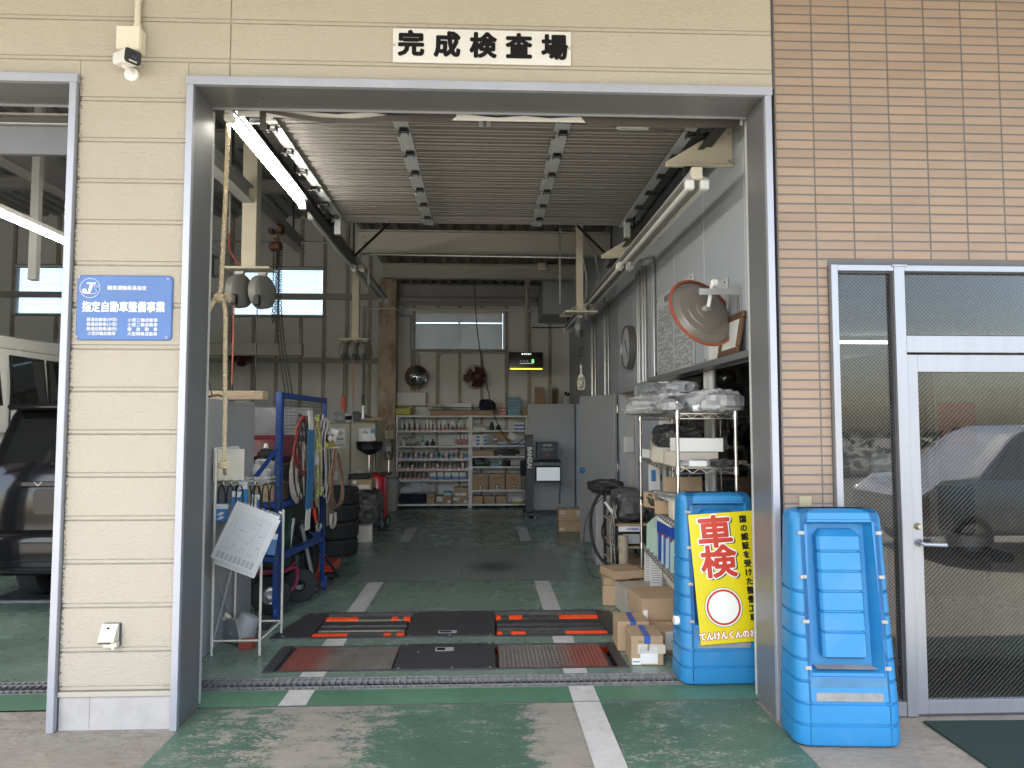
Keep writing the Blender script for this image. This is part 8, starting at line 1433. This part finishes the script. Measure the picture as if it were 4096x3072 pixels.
# unseen hedge behind the camera, added so the glass has something to mirror
hw_ = thing('added_hedge', 'green hedge out of view, added for the door glass to mirror', 'hedge', (0, -14, 0)); rnd = random.Random(5); mb = MB()
for k in range(2600):
    p = Vector((rnd.uniform(-18, 18), -14 + rnd.uniform(-0.5, 0.5), rnd.uniform(0, 1.5))); a = rnd.uniform(0, 6.28); s = rnd.uniform(0.08, 0.2); u = Vector((math.cos(a), math.sin(a), rnd.uniform(-.4, .4))) * s; w = Vector((-math.sin(a) * 0.3, math.cos(a) * 0.3, 1)).normalized() * s
    mb.quad(p - u, p + w * 0.5, p + u, p - w * 0.5)
mb.build('foliage', 'foliage', hw_, 'stuff'); bx('stems', 'log', -18, 18, -14.3, -13.7, -0.008, 0.2, 0, hw_)
# ================================================================= OFFICE FURNITURE
t = thing('office_desk', 'brown office desk behind the glass door', 'desk', (3.3, 5.6, 0)); bx('desk_top', 'desk_grey', 2.55, 3.9, 5.3, 6.0, 0.68, 0.71, 0.004, t); bx('front_panel', 'desk_brown', 2.58, 3.87, 5.36, 5.38, 0.30, 0.679, 0, t); 
for x_, y_ in ((2.6, 5.35), (3.85, 5.35), (2.6, 5.95), (3.85, 5.95)): bx('leg', 'desk_brown', x_ - 0.02, x_ + 0.02, y_ - 0.02, y_ + 0.02, 0, 0.679, 0, t)
t = thing('office_chair', 'office chair with white star base on casters', 'chair', (4.3, 6.1, 0)); MB().box(4.05, 4.5, 5.88, 6.32, 0.44, 0.52, 0.03).build('seat', 'navy_chair', t); MB().box(4.08, 4.47, 6.30, 6.38, 0.60, 1.05, 0.03).build('backrest', 'navy_chair', t); MB().cyl((4.28, 6.1, 0.10), (4.28, 6.1, 0.44), 0.03, n=12).build('column', 'desk_grey', t)
for k in range(5):
    a = 2 * math.pi * k / 5 + 0.3; e = Vector((4.28 + 0.3 * math.cos(a), 6.1 + 0.3 * math.sin(a), 0.07)); lg_ = MB().tube([(4.28, 6.1, 0.11), e + Vector((0, 0, 0.02))], [0.025, 0.016], 8).build('base_leg', 'white_plastic', t); MB().sphere(e - Vector((0, 0, 0.038)), 0.032, 10).build('caster', 'desk_grey', t)
carton('brown carton on the office floor behind the glass door', 3.0, 3.35, 6.5, 6.85, 0.001, 0.38, 'card', 0, 'tape', text=(('ソリー', 0.06, 0.5, 0.6),)); carton('larger dark carton beside the office chair', 3.55, 3.95, 6.7, 7.0, 0.001, 0.35, 'card_grey')
t = thing('brochure_rack', 'wire brochure rack with blue leaflet behind the sidelight', 'brochure rack', (2.2, 4.5, 0)); bx('shelf', 'desk_grey', 2.02, 2.5, 4.35, 4.75, 0.84, 0.86, 0.002, t); bx('side', 'desk_grey', 2.02, 2.04, 4.35, 4.75, 0, 0.839, 0, t); bx('side', 'desk_grey', 2.48, 2.5, 4.35, 4.75, 0, 0.839, 0, t)
lf2 = thing('blue_leaflet', 'blue leaflet about transmission fluid behind the sidelight', 'leaflet', (2.13, 4.37, 0.862)); o = bx('sheet', 'label_teal', 2.05, 2.21, 4.36, 4.363, 0.862, 1.06, 0, lf2); put_text(lf2, 'ATF/CVTF', 0.026, 'paper', (2.13, 4.358, 1.02), 0.0004); put_text(lf2, '圧送交換', 0.020, 'paper', (2.13, 4.358, 0.985))
carton('white file box under the sidelight shelf', 2.06, 2.4, 4.4, 4.7, 0.4, 0.64, 'paper', 0, None); carton('grey file box on the sidelight shelf', 2.26, 2.44, 4.4, 4.65, 0.862, 1.02, 'card_grey', R(8), None)
for k, (x_, z_, w_, h_, m, lab) in enumerate(((3.2, 1.15, 0.45, 0.62, 'paper', 'wall calendar sheet with numbers'), (4.0, 1.25, 0.5, 0.7, 'board_grey', 'grey poster beside the calendar'), (5.0, 1.2, 0.5, 0.6, 'card_pale', 'cream certificate on the office wall'), (5.9, 1.35, 0.5, 0.55, 'label_pink', 'red picture poster on the office wall'))):
    t = thing('wall_poster', lab, 'poster', (x_, 9.0, z_)); bx('sheet', m, x_, x_ + w_, 8.99, 8.995, z_, z_ + h_, 0, t)
tag(bx('office_divider', 'office_wall', 1.831, 7, 9.0, 9.08, 0, 2.1), 'low partition wall with posters inside the office', 'wall')
t = thing('framed_certificate', 'framed certificate standing on the office shelf behind the side window', 'certificate', (2.6, 5.3, 1.8)); bx('frame', 'alu_dark', 2.55, 2.57, 5.0, 5.4, 1.75, 2.0, 0.004, t); bx('paper', 'paper', 2.546, 2.549, 5.04, 5.36, 1.78, 1.97, 0, t)
t = thing('wall_shelf', 'brown office shelf of papers behind the side window', 'shelf', (2.6, 5.6, 1.2)); bx('back', 'desk_brown', 2.75, 2.8, 4.3, 7.4, 0.9, 2.1, 0, t)
for z_ in (1.25, 1.50, 1.73): bx('board', 'desk_brown', 2.45, 2.749, 4.3, 7.4, z_, z_ + 0.02, 0, t)
for k in range(12): o = bx('office_file', 'paper', 2.50, 2.72, 4.5 + 0.22 * k, 4.53 + 0.22 * k + 0.02 * (k % 3), 1.271, 1.42 + 0.02 * (k % 4)); tag(o, 'pale file standing on the brown office shelf', 'file', 'files on the office shelf')
